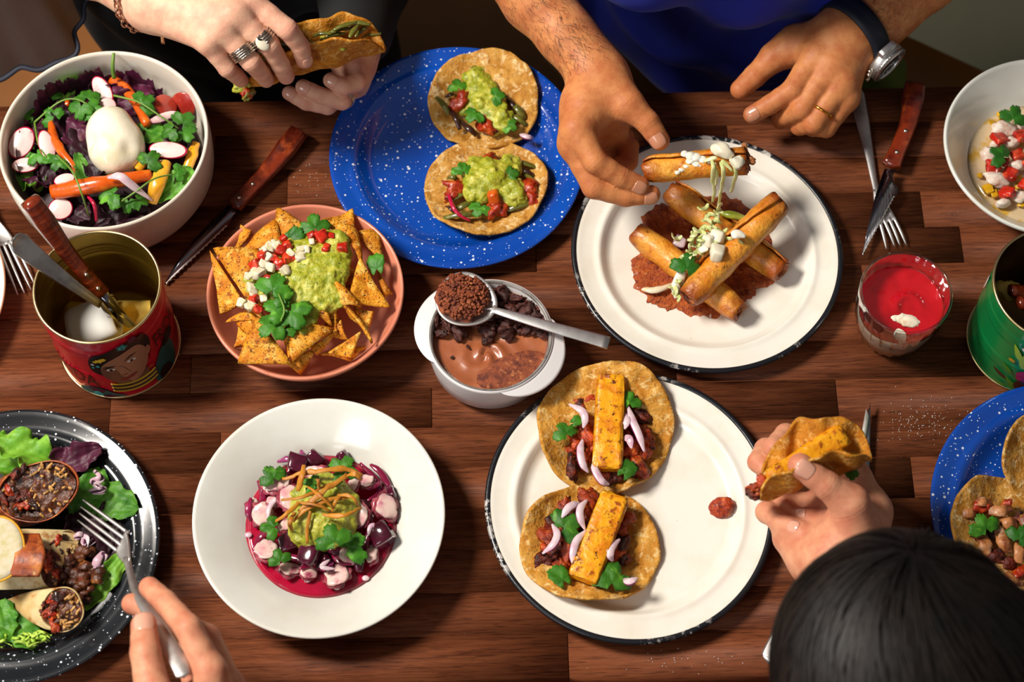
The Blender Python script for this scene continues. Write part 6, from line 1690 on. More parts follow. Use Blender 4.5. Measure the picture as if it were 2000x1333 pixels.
# ------------------------------------------------------------------ two pineapple tacos
Cp = Crop(940, 700, .42)
PW = base_of(1230, 985, .018)
def pine(parent, a, b, hw, hh, seed, name='pineapple_slice', tp=0, rollv=(0, 0, 1)):
    a, b = np.asarray(a, float), np.asarray(b, float)
    V, F = rbox((0, 0, 0), (np.linalg.norm(b-a)/2, hw, hh), .5, 10, None, .0007, seed, 130, tp)
    Rm = along(a, b, rollv)
    return obj(name, (V@Rm.T+(a+b)/2, F), M['pineapple'], parent)
def pastor(label, c, rx, seed, bar, hw, meats, onions, leaves, rz, tp):
    t = thing('open_taco', label, 'taco', c)
    c0 = np.array(c); c0[2] = 0
    obj('tortilla', tortilla_disc(c0, rx, seed, on_plate(PW), rx*.97, lift=.007, wav=.005), M['tortilla'], t)
    zb = .012
    for k, (x, y, s) in enumerate(meats): chunk(t, Cp(x, y, zb+s*.55), s, seed*50+k, 'meat_dark' if k % 4 == 1 else 'meat', 'meat_chunk')
    pine(t, Cp(*bar[0], .030), Cp(*bar[1], .029), hw, .0065, seed, tp=tp)
    for k, pts in enumerate(onions): onion([Cp(x, y, .030+.004*math.sin(q)) for q, (x, y) in enumerate(pts)], .0036, t, k, .35)
    for k, (x, y, s, rz_) in enumerate(leaves): cilantro(Cp(x, y, .032), s, rz_, .1, .15, seed*9+k, t, lobes=3 if k % 2 == 0 else 1)
    return t
r_ = random.Random(11)
mt1 = [(500, 205, .010), (465, 235, .009), (490, 350, .011), (440, 390, .010), (355, 370, .0075), (425, 512, .011), (520, 300, .010), (510, 440, .010), (700, 300, .009), (745, 268, .009), (775, 375, .009), (700, 425, .011), (725, 505, .010), (610, 548, .009), (668, 90, .009), (680, 370, .010), (735, 340, .009), (455, 310, .008), (560, 520, .009), (660, 480, .010), (760, 440, .008), (690, 520, .008), (480, 480, .008), (420, 430, .006)]
pastor('open pineapple taco at the back of the white plate', P(940+.42*578, 700+.42*338, .012), .0615, 2, ((603, 85), (585, 520)), .0128, mt1,
       [[(408, 213), (470, 245), (485, 285), (475, 325)], [(472, 378), (462, 430), (472, 490), (498, 532)], [(525, 478), (530, 520), (560, 570), (595, 588)], [(682, 222), (705, 290), (735, 360), (758, 435)], [(668, 255), (680, 290), (668, 330)], [(655, 372), (690, 375), (700, 420)]],
       [(385, 330, .019, .5), (445, 290, .013, -.9), (690, 188, .018, 0), (680, 515, .021, -.6)], 0, .03)
mt2 = [(310, 830, .011), (345, 885, .010), (395, 820, .010), (405, 900, .011), (370, 965, .010), (290, 945, .009), (385, 700, .009), (505, 680, .011), (640, 790, .009), (655, 860, .009), (470, 1050, .009), (590, 930, .010), (440, 850, .011), (450, 760, .010), (500, 730, .009), (660, 750, .009), (400, 1000, .008), (345, 760, .008), (630, 910, .009), (575, 1040, .008), (300, 890, .008), (660, 940, .007), (520, 640, .008), (440, 940, .009)]
pastor('open pineapple taco at the front of the white plate', P(940+.42*505, 700+.42*872, .012), .0600, 3, ((625, 640), (470, 1035)), .0130, mt2,
       [[(458, 672), (410, 695), (375, 742)], [(492, 660), (462, 700), (462, 745), (482, 798)], [(330, 772), (355, 820), (335, 870), (285, 910)], [(490, 800), (445, 850), (428, 910), (430, 970)], [(645, 842), (608, 880), (600, 915), (612, 945)], [(662, 1028), (690, 1040), (725, 1022)]],
       [(415, 768, .027, -1.0), (362, 1008, .024, .6), (612, 1008, .028, -.1)], 0, .03)
chunk(None, Cp(1120, 688, .009), .0105, 77, 'meat', 'meat_chunk', 'meat', 'single red meat piece alone on the right of the white plate', .2)
# ------------------------------------------------------------------ the two held tacos
Ch = Crop(240, 0, .27)
tk = thing('folded_taco', 'folded corn taco held in the hands of the woman in black', 'taco', P(618, 158, .09))
A_, B_ = P(478, 193, .101), P(750, 119, .103)
d1, d2 = np.array([.02, -.03, 1.0]), np.array([.10, .60, .80])
obj('tortilla', taco_fold(A_, B_, d1, d2, .060, .012, 4, cut0=.93), M['tortilla_gold'], tk)
ax = fix(B_-A_); hl = np.linalg.norm(B_-A_)/2; cT = (A_+B_)/2; dm = fix(d1+d2)
for k in range(26):
    r_ = random.Random(k); s_ = -.86+1.62*k/25; q = r_.uniform(.25, .75)*math.sqrt(1-s_*s_)*.060
    p = cT+ax*s_*hl+dm*(q+.006)+np.array([0, r_.uniform(0, .012), 0])
    dd = fix(ax+np.array([r_.uniform(-.6, .6), r_.uniform(-.5, .5), r_.uniform(-.4, .4)]))*r_.uniform(.009, .014)
    obj('pepper_strip', tube([p-dd, p+np.array([0, 0, .002]), p+dd], [.0016, .0026, .0024, .0014], 8, flat=.6, noise=.0006, freq=200), M['cactus'], tk)
for k, (x, y, h) in enumerate([(468, 168, .115), (478, 178, .112), (484, 160, .12), (486, 185, .108)]): chunk(tk, P(x, y, h), .0065, 400+k, ('guac', 'salsa', 'guac', 'cactus')[k], 'filling_piece')
for k, (x, y, h) in enumerate([(665, 88, .142), (640, 82, .14)]): chunk(tk, P(x, y, h), .006, 410+k, 'guac', 'guacamole_bit')
Cr = Crop(1440, 820, .2175)
tk = thing('folded_taco', 'folded taco with a pineapple bar held at the lower right', 'taco', P(1590, 960, .08))
A_, B_ = Cr(60, 900, .094), Cr(1190, 500, .112)
u_, v_ = np.array([0, .94, .34]), np.array([0, -.34, .94])
d1 = u_*.45+v_*.88+np.array([-.05, 0, 0]); d2 = u_*1.0+v_*.28+np.array([.04, 0, 0])
obj('tortilla', taco_fold(A_, B_, d1, d2, .064, .016, 9, cut0=.76, cut1=.985, wav=.003), M['tortilla_gold'], tk)
pine(tk, Cr(285, 560, .126), Cr(960, 130, .135), .0098, .0085, 5, tp=.05, rollv=(.1, -.3, 1))
for k, (x, y, s, h) in enumerate([(190, 600, .007, 0.119), (230, 640, .008, 0.116), (160, 650, .007, 0.112), (215, 560, .006, 0.122), (240, 640, .007, 0.110), (170, 640, .006, 0.104), (270, 620, .007, 0.106), (600, 200, .007, 0.124), (210, 580, .006, 0.102), (280, 590, .008, 0.114), (880, 340, .007, 0.129), (120, 640, .005, 0.110)]):
    chunk(tk, Cr(x, y, h), s, 430+k, 'meat_dark' if k in (2, 7, 5) else 'meat', 'meat_chunk')
cilantro(Cr(1020, 385, .130), .020, -1.1, .3, .2, 55, tk)

# ------------------------------------------------------------------ fish ceviche at the right edge
Cw = Crop(1880, 180, .1875)
V, F = lathe([(0, .012)]+[(.0655*k/12, .0145) for k in range(1, 12)]+[(.067, .0148), (.064, .012)], 80, WB)
obj('citrus_broth', (V, F), M['oil_liquid'], None, 'pale citrus broth with golden oil in the right white bowl', 'broth')
for k, (x, y, a, b) in enumerate([(430, 390, 125, 80), (265, 655, 70, 80), (355, 912, 118, 72), (500, 525, 80, 55), (565, 765, 70, 60), (600, 1090, 80, 62), (640, 320, 70, 60), (330, 545, 40, 40), (420, 1160, 70, 40), (760, 600, 90, 70), (780, 900, 80, 70), (740, 1080, 80, 60), (820, 380, 80, 60), (920, 520, 80, 65), (960, 760, 90, 70), (930, 980, 80, 60), (1060, 620, 80, 60), (1080, 880, 80, 60), (980, 350, 70, 60)]):
    s = Cw.k*S(*Cw.px(x, y), .02)
    obj('fish_piece', blob(Cw(x, y, .022), (a*s*1.15, b*s*1.15, .0052), 3, .24, 1.5, k, rotm(.1, .1, -.25 if k == 2 else .2)), M['fish'], None, 'white marinated fish piece in the right ceviche bowl', 'fish', 'fish pieces in the right bowl')
for k, (x, y, s) in enumerate([(390, 485, 75), (570, 655, 62), (500, 855, 68), (300, 775, 70), (470, 1045, 72), (615, 455, 66), (440, 730, 45), (700, 740, 60), (690, 480, 55), (650, 960, 55), (800, 760, 60), (350, 790, 40), (880, 650, 62), (880, 880, 58), (1000, 660, 60), (1010, 900, 60), (900, 430, 58), (1120, 760, 55), (840, 1050, 55)]):
    dice(Cw(x, y, .026), s*Cw.k*S(*Cw.px(x, y), .02), 150+k, 'tomato', 'red tomato piece in the right ceviche bowl', 'tomato pieces in the right bowl', 'tomato_piece', 'tomato', flat=.6)
for k, (x, y, s) in enumerate([(400, 245, 45), (310, 320, 32), (270, 1010, 60), (330, 1060, 45), (590, 970, 40), (180, 870, 26), (610, 1170, 34), (590, 890, 26), (230, 665, 24)]):
    dice(Cw(x, y, .019), s*Cw.k*S(*Cw.px(x, y), .02), 170+k, 'pepper_dice', 'yellow pepper bit in the right ceviche bowl', 'yellow bits in the right bowl', 'pepper_piece', 'pepper', flat=.5)
cilantro(Cw(545, 225, .034), .021, -.3, .3, .1, 160, None, 'dark cilantro leaf at the back of the right ceviche bowl', 'cilantro_dark')
cilantro(Cw(380, 635, .036), .021, 1.0, .3, .1, 161, None, 'dark cilantro leaf in the middle of the right ceviche bowl', 'cilantro_dark')

# ------------------------------------------------------------------ chicken tacos on the right blue plate
Cq = Crop(1820, 760, .3303)
PR = base_of(2098, 1003, .018)
tb = thing('open_taco', 'plain tortilla edge at the back of the right blue plate', 'taco', P(2075, 905, .012))
c = P(2078, 902, .014); c[2] = 0
obj('tortilla', tortilla_disc(c, .0545, 21, on_plate(PR), lift=.008, wav=.004), M['tortilla_pale'], tb)
for k in range(6): strip(tb, [P(2060+k*9, 880+12*(k % 3), .02), P(2075+k*9, 900+12*(k % 3), .024)], .006, 'chicken', .6, 'chicken_strip')
tf = thing('open_taco', 'chicken strip taco at the front of the right blue plate', 'taco', P(1968, 1040, .012))
c = P(1972, 1042, .016); c[2] = 0
zq = on_plate(PR)
obj('tortilla', tortilla_disc(c, .0550, 22, lambda x, y: zq(x, y)+.0025, lift=.009, wav=.004), M['tortilla_pale'], tf)
for k, (x, y, L, W, a) in enumerate([(215, 737, 90, 56, -.15), (400, 718, 125, 50, .12), (310, 920, 160, 66, -1.25), (420, 890, 180, 62, -1.3), (515, 960, 140, 48, -1.5), (455, 795, 90, 62, -.7), (300, 668, 80, 40, -.1), (480, 1130, 110, 60, -.5), (560, 800, 120, 60, -1.0), (600, 950, 130, 60, -1.2)]):
    s = Cq.k*S(*Cq.px(x, y), .02); L *= 1.2; W *= 1.25; ca, sa = math.cos(a)*L*.42, -math.sin(a)*L*.42
    obj('chicken_strip', tube([Cq(x-ca, y-sa, .024), Cq(x, y, .029), Cq(x+ca, y+sa, .024)], [W*s*.38, W*s*.5, W*s*.5, W*s*.36], 14, n=18, flat=.55, noise=.0024, freq=110, seed=k), M['chicken'], tf)
for k, (x, y, s) in enumerate([(270, 705, .008), (330, 700, .007), (520, 1085, .008), (370, 830, .008), (250, 860, .009), (370, 1000, .009), (460, 1030, .008), (440, 690, .006), (500, 770, .007)]): chunk(tf, Cq(x, y, .022), s, 460+k, 'salsa' if k in (0, 1, 2, 7) else 'meat_dark', 'sauce_bit')
cilantro(Cq(305, 790, .038), .022, .4, .2, .1, 171, tf); cilantro(Cq(535, 860, .036), .020, -.6, .2, .1, 172, tf, None, 'cilantro_dark')

# ------------------------------------------------------------------ burrito pieces on the black plate
Cb = Crop(0, 840, .34527)
def loft(rings, cap=True):
    n = len(rings[0]); V = np.concatenate(rings); F = []
    for k in range(len(rings)-1): F += [(k*n+i, k*n+(i+1) % n, (k+1)*n+(i+1) % n, (k+1)*n+i) for i in range(n)]
    if cap: F += [tuple(range((len(rings)-1)*n, len(rings)*n))]
    V, F = np.asarray(V), F
    return V, F
def oval(cx, cy, rx, ry, a, h0, hx, hy, n=44, seed=0, wob=.03):
    out = []
    for i in range(n):
        t = i/n*2*math.pi; e = 1+wob*math.sin(3*t+seed)+wob*.6*math.sin(5*t+2*seed)
        x, y = rx*e*math.cos(t), ry*e*math.sin(t)
        X, Y = x*math.cos(a)-y*math.sin(a), x*math.sin(a)+y*math.cos(a)
        out.append(Cb(cx+X, cy+Y, h0+hx*X/rx-hy*Y/ry))
    return np.array(out)
def burrito(label, face, body, seed, rice, wrap='wheat'):
    cx, cy, rx, ry, a, h0, hx, hy = face
    o0 = oval(*face, seed=seed)
    t = thing('burrito_half', label, 'burrito', np.array([*o0.mean(0)[:2], T+.006]))
    nm = fix(np.cross(o0[11]-o0[0], o0[22]-o0[0])); nm = nm if nm@(CAMLOC-o0[0]) > 0 else -nm
    inn = o0.mean(0)+(o0-o0.mean(0))*.955
    rings = [inn-nm*.003, inn+nm*.0005, o0+nm*.0003, o0-nm*.001]
    for (x, y, qx, qy, qa, h, gx, gy) in body: rings.append(oval(x, y, qx, qy, qa, h, gx, gy, seed=seed))
    V, F = loft(rings)
    Nz = vnoise(V*70, seed)*.0010
    V = V+np.stack([Nz, Nz*.5, Nz], 1)
    obj('wrap', (V, F), M[wrap], t)
    # filling: a bumpy mass just inside the wrap, with rice and bean pieces standing proud
    cen = o0.mean(0); mass = [inn+(cen-inn)*q+nm*(-.001+.004*q) for q in np.linspace(.03, .985, 18)]
    V, F = loft(mass); V = V+nm*(fbm(V*150, seed, 3)*.0034)[:, None]
    obj('filling', (V, F), M['filling'], t)
    r_ = random.Random(seed)
    e1 = (o0[0]-cen)*.86; e2 = (o0[11]-cen)*.86
    for k in range(rice):
        q, an = math.sqrt(r_.random()), r_.uniform(0, 6.28)
        p = cen+e1*q*math.cos(an)+e2*q*math.sin(an)+nm*r_.uniform(.001, .0035)
        z = q*math.cos(an)
        if z > -.1 or r_.random() < .3:
            dd = fix(np.array([r_.uniform(-1, 1), r_.uniform(-1, 1), r_.uniform(-.4, .4)]))*r_.uniform(.0014, .0028)
            obj('rice_grain', tube([p-dd-nm*.001, p+dd-nm*.0006], .0012, 6, n=4), M['rice'], t)
        else: chunk(t, p, r_.uniform(.003, .006), k+seed*30, r_.choice(['meat_dark', 'meat', 'cactus_dark', 'salsa', 'meat_dark']), 'bean')
    return t, o0, nm
burrito('upper burrito half with its dark filling facing up', (212, 350, 242, 166, -.35, .046, .006, .010), [(150, 375, 236, 162, -.35, .034, .004, .006), (90, 395, 215, 140, -.3, .022, 0, .004), (40, 405, 200, 120, -.3, .012, 0, .002)], 3, 70, 'toasted')
tb2, o2, n2 = burrito('middle burrito half with browned wrap and dark open end', (345, 745, 120, 175, .25, .026, -.014, .006), [(250, 735, 105, 170, .1, .034, -.004, .008), (140, 735, 95, 172, 0, .036, 0, .010), (0, 740, 95, 170, 0, .036, 0, .010), (-160, 745, 90, 160, 0, .034, 0, .010)], 5, 60)
# browned band on its wrap
def band(u, v):
    x = 66+u*172; y = 594+v*236
    return np.array([Cb(a+18*math.sin(b*.02), b, .046+.014*math.sin(math.pi*min(max((b-565)/330, 0), 1))) for a, b in zip(x, y)])
V, F = sheet(band, 14, 22); obj('browned_patch', thicken(V, F, .003), M['toasted'], tb2, label='dark toasted patch on the wrap')
burrito('lower burrito half with a cone of pale wrap at the front', (352, 1020, 120, 128, .2, .036, .004, .010), [(300, 1015, 112, 120, .2, .032, 0, .008), (220, 1005, 90, 100, .2, .026, 0, .006), (130, 990, 55, 62, .2, .018, 0, .004), (50, 980, 18, 22, .2, .012, 0, .002)], 7, 50)
bits = []
for k in range(70):
    r_ = random.Random(k+500); x, y = r_.gauss(400, 70), r_.gauss(830, 60)
    s = r_.uniform(.003, .007); bits.append(blob(Cb(x, y, .018+r_.uniform(0, .010)), (s, s*.8, s*.7), 2, .35, 1.6, k))
obj('spilled_filling', join(*bits), M['filling'], None, 'loose brown filling spilled between the middle and lower burrito halves', 'filling', None, 'stuff')
t = thing('onion_round', 'round pale onion slice at the left edge on the middle burrito', 'onion', Cb(-10, 675, .07))
V, F = lathe([(0, .0018), (.55, .0018), (.8, .002), (.93, .0016), (1, 0), (.93, -.0016), (0, -.0018)], 44); V = V*np.array([.0225, .0275, 1])
obj('onion_flesh', (put(V, Cb(-20, 675, .064), 0, .2, .3), F), M['onion'], t)
a = np.linspace(0, 2*math.pi, 40); ring = np.stack([.0226*np.cos(a), .0276*np.sin(a), 0*a], 1)
obj('onion_skin', tube(put(ring, Cb(-20, 675, .064), 0, .2, .3), .0011, 6, n=80, cap=False), M['yellow_carrot'], t, label='brown edge of the onion')
salad_leaf(Cb(140, 120, .030), .062, .036, 1.15, .2, .3, 201, 'lettuce', 'bright frilly lettuce leaf behind the upper burrito half', ruff=.16)
salad_leaf(Cb(40, 165, .024), .05, .034, .9, .2, .1, 202, 'lettuce', 'second frilly lettuce leaf at the top left of the black plate', ruff=.18)
salad_leaf(Cb(410, 170, .022), .055, .028, -1.2, .3, .2, 203, 'purple_leaf', 'dark red lettuce leaf right behind the upper burrito half', ruff=.12)
salad_leaf(Cb(620, 400, .016), .055, .034, -1.9, .2, .2, 204, 'baby_leaf', 'flat green spinach leaf near the right rim of the black plate', ruff=.05)
salad_leaf(Cb(500, 360, .014), .05, .030, -.4, .2, .2, 205, 'baby_leaf', 'dark green leaf under the purple cabbage shred', ruff=.08)
salad_leaf(Cb(490, 640, .014), .06, .04, .4, .2, .2, 206, 'purple_leaf_dark', 'dark purple leaf under the fork tines', ruff=.15)
salad_leaf(Cb(610, 700, .014), .05, .036, -.3, .2, .2, 207, 'purple_leaf_dark', 'dark purple leaf right of the open burrito end', ruff=.15)
salad_leaf(Cb(590, 850, .018), .06, .022, -.62, .2, .3, 208, 'lettuce', 'green leaf edge below the purple cabbage at the right', ruff=.10)
salad_leaf(Cb(90, 1110, .018), .05, .03, .9, .1, .1, 209, 'baby_leaf', 'dark green leaf under the lower burrito half', ruff=.08)
salad_leaf(Cb(20, 1070, .022), .035, .024, .2, .1, .1, 210, 'baby_leaf', 'small green leaf at the lower left picture edge', ruff=.08)
salad_leaf(Cb(560, 560, .010), .05, .04, 1.4, .1, .1, 211, 'purple_leaf_dark', 'purple leaf flat on the black plate beside the tines', ruff=.12)
def cab(label, pts, r):
    t = thing('cabbage_shred', label, 'cabbage', Cb(*pts[0]))
    for k in range(3):
        pp = [Cb(x+k*9-8, y+k*7, h+.0025*math.sin(q*2.4+k)) for q, (x, y, h) in enumerate(pts)]
        obj('cabbage_layer', tube(pp, [r*.5, r, r*.9, r*.5], 8, flat=.4, noise=.0005), M['cabbage'] if k != 1 else M['cabbage_skin'], t)
cab('zigzag purple cabbage shred on the spinach leaf', [(540, 230, .026), (570, 265, .028), (530, 300, .028), (590, 325, .028), (520, 345, .026), (585, 345, .024)], .0030)
cab('curled purple cabbage shred under the fork', [(420, 610, .022), (450, 590, .024), (485, 600, .024), (480, 650, .024), (530, 620, .022)], .0026)
cab('long purple cabbage shred at the right of the burritos', [(590, 690, .024), (560, 740, .026), (545, 800, .024), (560, 860, .022)], .0042)
for k in range(26):
    r_ = random.Random(k+900); x, y = r_.uniform(-30, 250), 1170+r_.uniform(-25, 50)
    pts = [Cb(x+q*22+10*math.sin(q*1.7+k), y+14*math.sin(q*1.3+k*2), .014+r_.uniform(0, .012)) for q in range(-2, 3)]
    obj('frisee_strand', tube(pts, [.0007, .0015, .0013, .0006], 6, flat=.6), M['frisee'], None, 'curly pale green frisee strand at the front of the black plate', 'lettuce', 'frisee strands on the black plate')
# ------------------------------------------------------------------ cutlery
def pl(px, h): return [P(x, y, h) for x, y in px]
# steak knife lying left of the blue plate
a, b = P(584, 258, .014), P(458, 402, .009)
bl = [P(449, 398, .008), P(470, 404, .008), P(455, 422, .007), P(447, 440, .006)]
sd = fix(np.array([.6, -.8, 0]))
bl += serrate(P(444, 443, .006), P(326, 556, .003), 15, -.0012, sd)+[P(321, 556, .003), P(342, 517, .004), P(378, 470, .005), P(415, 430, .006)]
e0, e1 = P(444, 443, .0065), P(326, 556, .0035); ed = serrate(e0, e1, 15, -.0012, sd)+[e1, e1-sd*.0016, e0-sd*.0016]
wooden_knife('steak knife with red wooden handle between salad bowl and blue plate', a, b, bl, .0092, edge=ed, mid=P(519, 338, .011)+np.array([.002, .002, 0]), rivets=(.72, .95))
# crossed fork and steak knife at the right
Ck = Crop(1600, 80, .33)
fork('steel fork lying under the steak knife at the right', [Ck(398, 1232, .004), Ck(447, 1218, .004), Ck(478, 1212, .004), Ck(517, 1212, .004)], [Ck(362, 1085, .009), Ck(390, 1078, .009), Ck(420, 1070, .009), Ck(450, 1064, .009)], Ck(333, 880, .006),
     [Ck(325, 830, .005), Ck(300, 690, .004), Ck(255, 470, .004), Ck(222, 320, .004), Ck(216, 298, .004)], [.0036, .0030, .0042, .0068, .0076, .0056])
Kn = [Ck(386, 758, .014), Ck(455, 764, .014), Ck(434, 800, .0135), Ck(438, 838, .013), Ck(466, 872, .0125), Ck(462, 905, .012)]
Kn += serrate(Ck(448, 925, .012), Ck(262, 1268, .008), 17, -.0011, fix(np.array([.85, -.5, 0])))+[Ck(255, 1273, .008), Ck(290, 1090, .010), Ck(335, 905, .012)]
sq = fix(np.array([.85, -.5, 0])); e0, e1 = Ck(448, 925, .0125), Ck(262, 1268, .0085)
wooden_knife('steak knife with red wooden handle lying across the right fork', Ck(567, 262, .014), Ck(427, 738, .0135), Kn, .0098, edge=serrate(e0, e1, 17, -.0011, sq)+[e1, e1-sq*.0014, e0-sq*.0014], mid=Ck(505, 480, .014)+np.array([.004, 0, 0]), rivets=(.66, .9))
# steak knife beneath the hand at the lower right
bl = [P(1700, 786, .010)]+[P(1700, 850, .008), P(1697, 950, .006), P(1693, 1015, .006), P(1668, 1015, .006)]+[P(1670, 940, .006)]+serrate(P(1671, 905, .006), P(1697, 790, .009), 9, .0012, np.array([1.0, 0, 0]))
wooden_knife('serrated steak knife standing out behind the hand at the lower right', P(1655, 1260, .008), P(1681, 1015, .008), bl, .0092, edge=pl([(1691, 800), (1682, 850), (1672, 905), (1671, 1000), (1682, 1000), (1684, 905), (1692, 850), (1697, 815)], .0085))
fork('steel fork almost hidden beside the dark-haired diner', [P(1634+6*k, 935, .004) for k in range(4)], [P(1616+7*k, 985+2*k, .008) for k in range(4)], P(1597, 1055, .006),
     [P(1588, 1080, .006), P(1560, 1150, .004), P(1532, 1225, .004), P(1508, 1280, .004), P(1503, 1290, .004)], [.0036, .0032, .005, .0078, .0088, .0070])
# fork at the left edge
Cl = Crop(0, 360, .33)
fork('steel fork half under the white plate at the left edge', [Cl(105, 655, .004), Cl(145, 645, .004), Cl(184, 625, .004), Cl(205, 592, .004)], [Cl(-8, 372, .012), Cl(24, 366, .012), Cl(56, 358, .012), Cl(88, 346, .012)], Cl(-40, 200, .012),
     [Cl(-60, 150, .012), Cl(-140, 0, .010), Cl(-260, -200, .008), Cl(-330, -320, .008)], [.0036, .003, .0046, .0072, .0060])
# fork in the hand
Cg = Crop(0, 780, .4148)
fork('steel fork held over the black plate', [Cg(390, 475, .046), Cg(380, 508, .046), Cg(374, 538, .046), Cg(365, 570, .046)], [Cg(592, 622, .064), Cg(578, 652, .064), Cg(562, 682, .064), Cg(548, 712, .064)], Cg(606, 770, .080),
     [Cg(612, 815, .090), Cg(650, 930, .125), Cg(745, 1075, .152), Cg(835, 1230, .166), Cg(862, 1300, .170)], [.0034, .0030, .0036, .0058, .0075, .0060], m='steel_satin', up=fix((.15, -.25, 1)))
# cutlery and napkins in the red tin
Ci = Crop(0, 360, .33)
wd = [Ci(572, 658, .078), Ci(632, 628, .078), Ci(700, 720, .060), Ci(805, 835, .036), Ci(760, 850, .036), Ci(640, 770, .056)]
wooden_knife('steak knife with red wooden handle standing in the red tin', Ci(180, 98, .172), Ci(600, 648, .079), wd, .0084, mid=Ci(385, 390, .124), rivets=(.78, .95), th=.013)
t = thing('table_knife', 'all-steel table knife standing in the red tin', 'knife', Ci(400, 560, .05))
hp = [Ci(80, 318, .158), Ci(200, 420, .140), Ci(400, 575, .112), Ci(595, 715, .082)]
p = spline(hp, 30); tg, N, B = frames(p); w_ = np.interp(np.linspace(0, 1, 30), [0, .04, .12, .35, .7, 1], [.0040, .0080, .0102, .0088, .0056, .0034])
s2 = np.array([(1, -.5), (1, .5), (.85, 1), (.7, .6), (-.7, .6), (-.85, 1), (-1, .5), (-1, -.5), (-.7, -1), (.7, -1)])
V = (p[:, None]+N[:, None]*s2[None, :, :1]*w_[:, None, None]+B[:, None]*s2[None, :, 1:]*.0016).reshape(-1, 3)
_, F = tube(hp, 1, n=30, shape=s2, cap=False); F = F+[tuple(range(10)), tuple(range(29*10+9, 29*10-1, -1))]
obj('handle', (V, F), M['steel'], t)
obj('blade', extrude([Ci(585, 708, .083), Ci(606, 698, .083), Ci(690, 800, .050), Ci(720, 850, .035), Ci(680, 850, .035)], .0014), M['steel'], t)
def roll(u, v):
    a = u*2*np.pi*2.2; r = .0175-.0045*u
    A_, B_ = Ci(425, 868, .034), Ci(690, 775, .046)
    Rm = along(A_, B_)
    c = A_+(B_-A_)*v[:, None]
    k = (1-.25*(v-.5)**2)
    return c+(r*k*np.cos(a))[:, None]*Rm[:, 1]*1.25+(r*k*np.sin(a)*.8)[:, None]*Rm[:, 2]
V, F = sheet(roll, 90, 9); obj('paper_napkin', thicken(V, F, .0008), M['napkin'], None, 'rolled white paper napkin in the red tin', 'napkin')
def fold2(u, v):
    x = 385+330*u; y = 690+150*v+40*u
    return np.array([Ci(a, b, .026+.008*math.sin(c*3)+.004*math.sin(d*5)) for a, b, c, d in zip(x, y, u, v)])
V, F = sheet(fold2, 14, 8); obj('paper_napkin', thicken(V, F, .001), M['yolk'], None, 'yellowish folded napkin behind the white roll in the red tin', 'napkin')
def fold3(u, v):
    x = 690+200*u; y = 690+190*v
    return np.array([Ci(a, b, .028+.006*math.sin(c*7+d*2)+.004*math.sin(d*9)) for a, b, c, d in zip(x, y, u, v)])
V, F = sheet(fold3, 16, 16); obj('paper_napkin', thicken(V, F, .001), M['yolk'], None, 'crumpled yellow napkin at the bottom right of the red tin', 'napkin')
# handles in the green tin
Cgt = Crop(1860, 440, .2251)
for k, (x, y, l) in enumerate([(570, 585, 'brown knife handle lying in the green tin'), (640, 690, 'dark knife handle behind the front wall of the green tin')]):
    obj('knife_handle', tube([Cgt(x-60, y-20, .085), Cgt(x+40, y+10, .075), Cgt(x+200, y+60, .06)], [.006, .0085, .0085], 14, flat=.7), M['handle_wood'], None, l, 'knife')
obj('paper_napkin', blob(Cgt(480, 560, .07), (.012, .01, .006), 3, .3, 2, 3), M['yolk'], None, 'crumpled yellow paper in the green tin', 'napkin')

# ------------------------------------------------------------------ print on the tins
def on_tin(c, r, pts, lift=.0007):
    """(angle in degrees, height) -> points just proud of the tin wall"""
    out = []
    for a, z in pts:
        t = R(a); out.append(np.array([c[0]+(r+lift)*math.cos(t), c[1]+(r+lift)*math.sin(t), T+z]))
    return np.array(out)
def patch(parent, c, r, outline, m, lift=.0007, name='printed_patch', label=None, rings=6):
    """star-shaped printed area given as (angle, height) outline"""
    o = np.array(outline, float); cen = o.mean(0)
    # refine the outline
    q = []; no = len(o)
    for i in range(no):
        p0, a, b, p3 = o[i-1], o[i], o[(i+1) % no], o[(i+2) % no]
        for k in range(5):
            t = k/5
            q.append(.5*((2*a)+(-p0+b)*t+(2*p0-5*a+4*b-p3)*t*t+(-p0+3*a-3*b+p3)*t**3))
    q = np.array(q); V = [cen]
    for k in range(1, rings+1): V += list(cen+(q-cen)*k/rings)
    n = len(q); F = [(0, 1+i, 1+(i+1) % n) for i in range(n)]
    for k in range(rings-1):
        s = 1+k*n; F += [(s+i, s+n+i, s+n+(i+1) % n, s+(i+1) % n) for i in range(n)]
    W = on_tin(c, r, V, lift)
    nrm = np.cross(W[F[0][1]]-W[F[0][0]], W[F[0][2]]-W[F[0][0]])
    if nrm@(W[0]-c)*1.0 < 0: F = [f[::-1] for f in F]
    return obj(name, (W, F), M[m], parent, label)
def ell_(cx, cz, ra, rz, n=14, tilt=0):
    return [(cx+ra*math.cos(t)*math.cos(tilt)-(rz*900*math.sin(t)*math.sin(tilt)), cz+rz*math.sin(t)*math.cos(tilt)+ra/900*math.cos(t)*math.sin(tilt)) for t in np.arange(n)*2*math.pi/n]
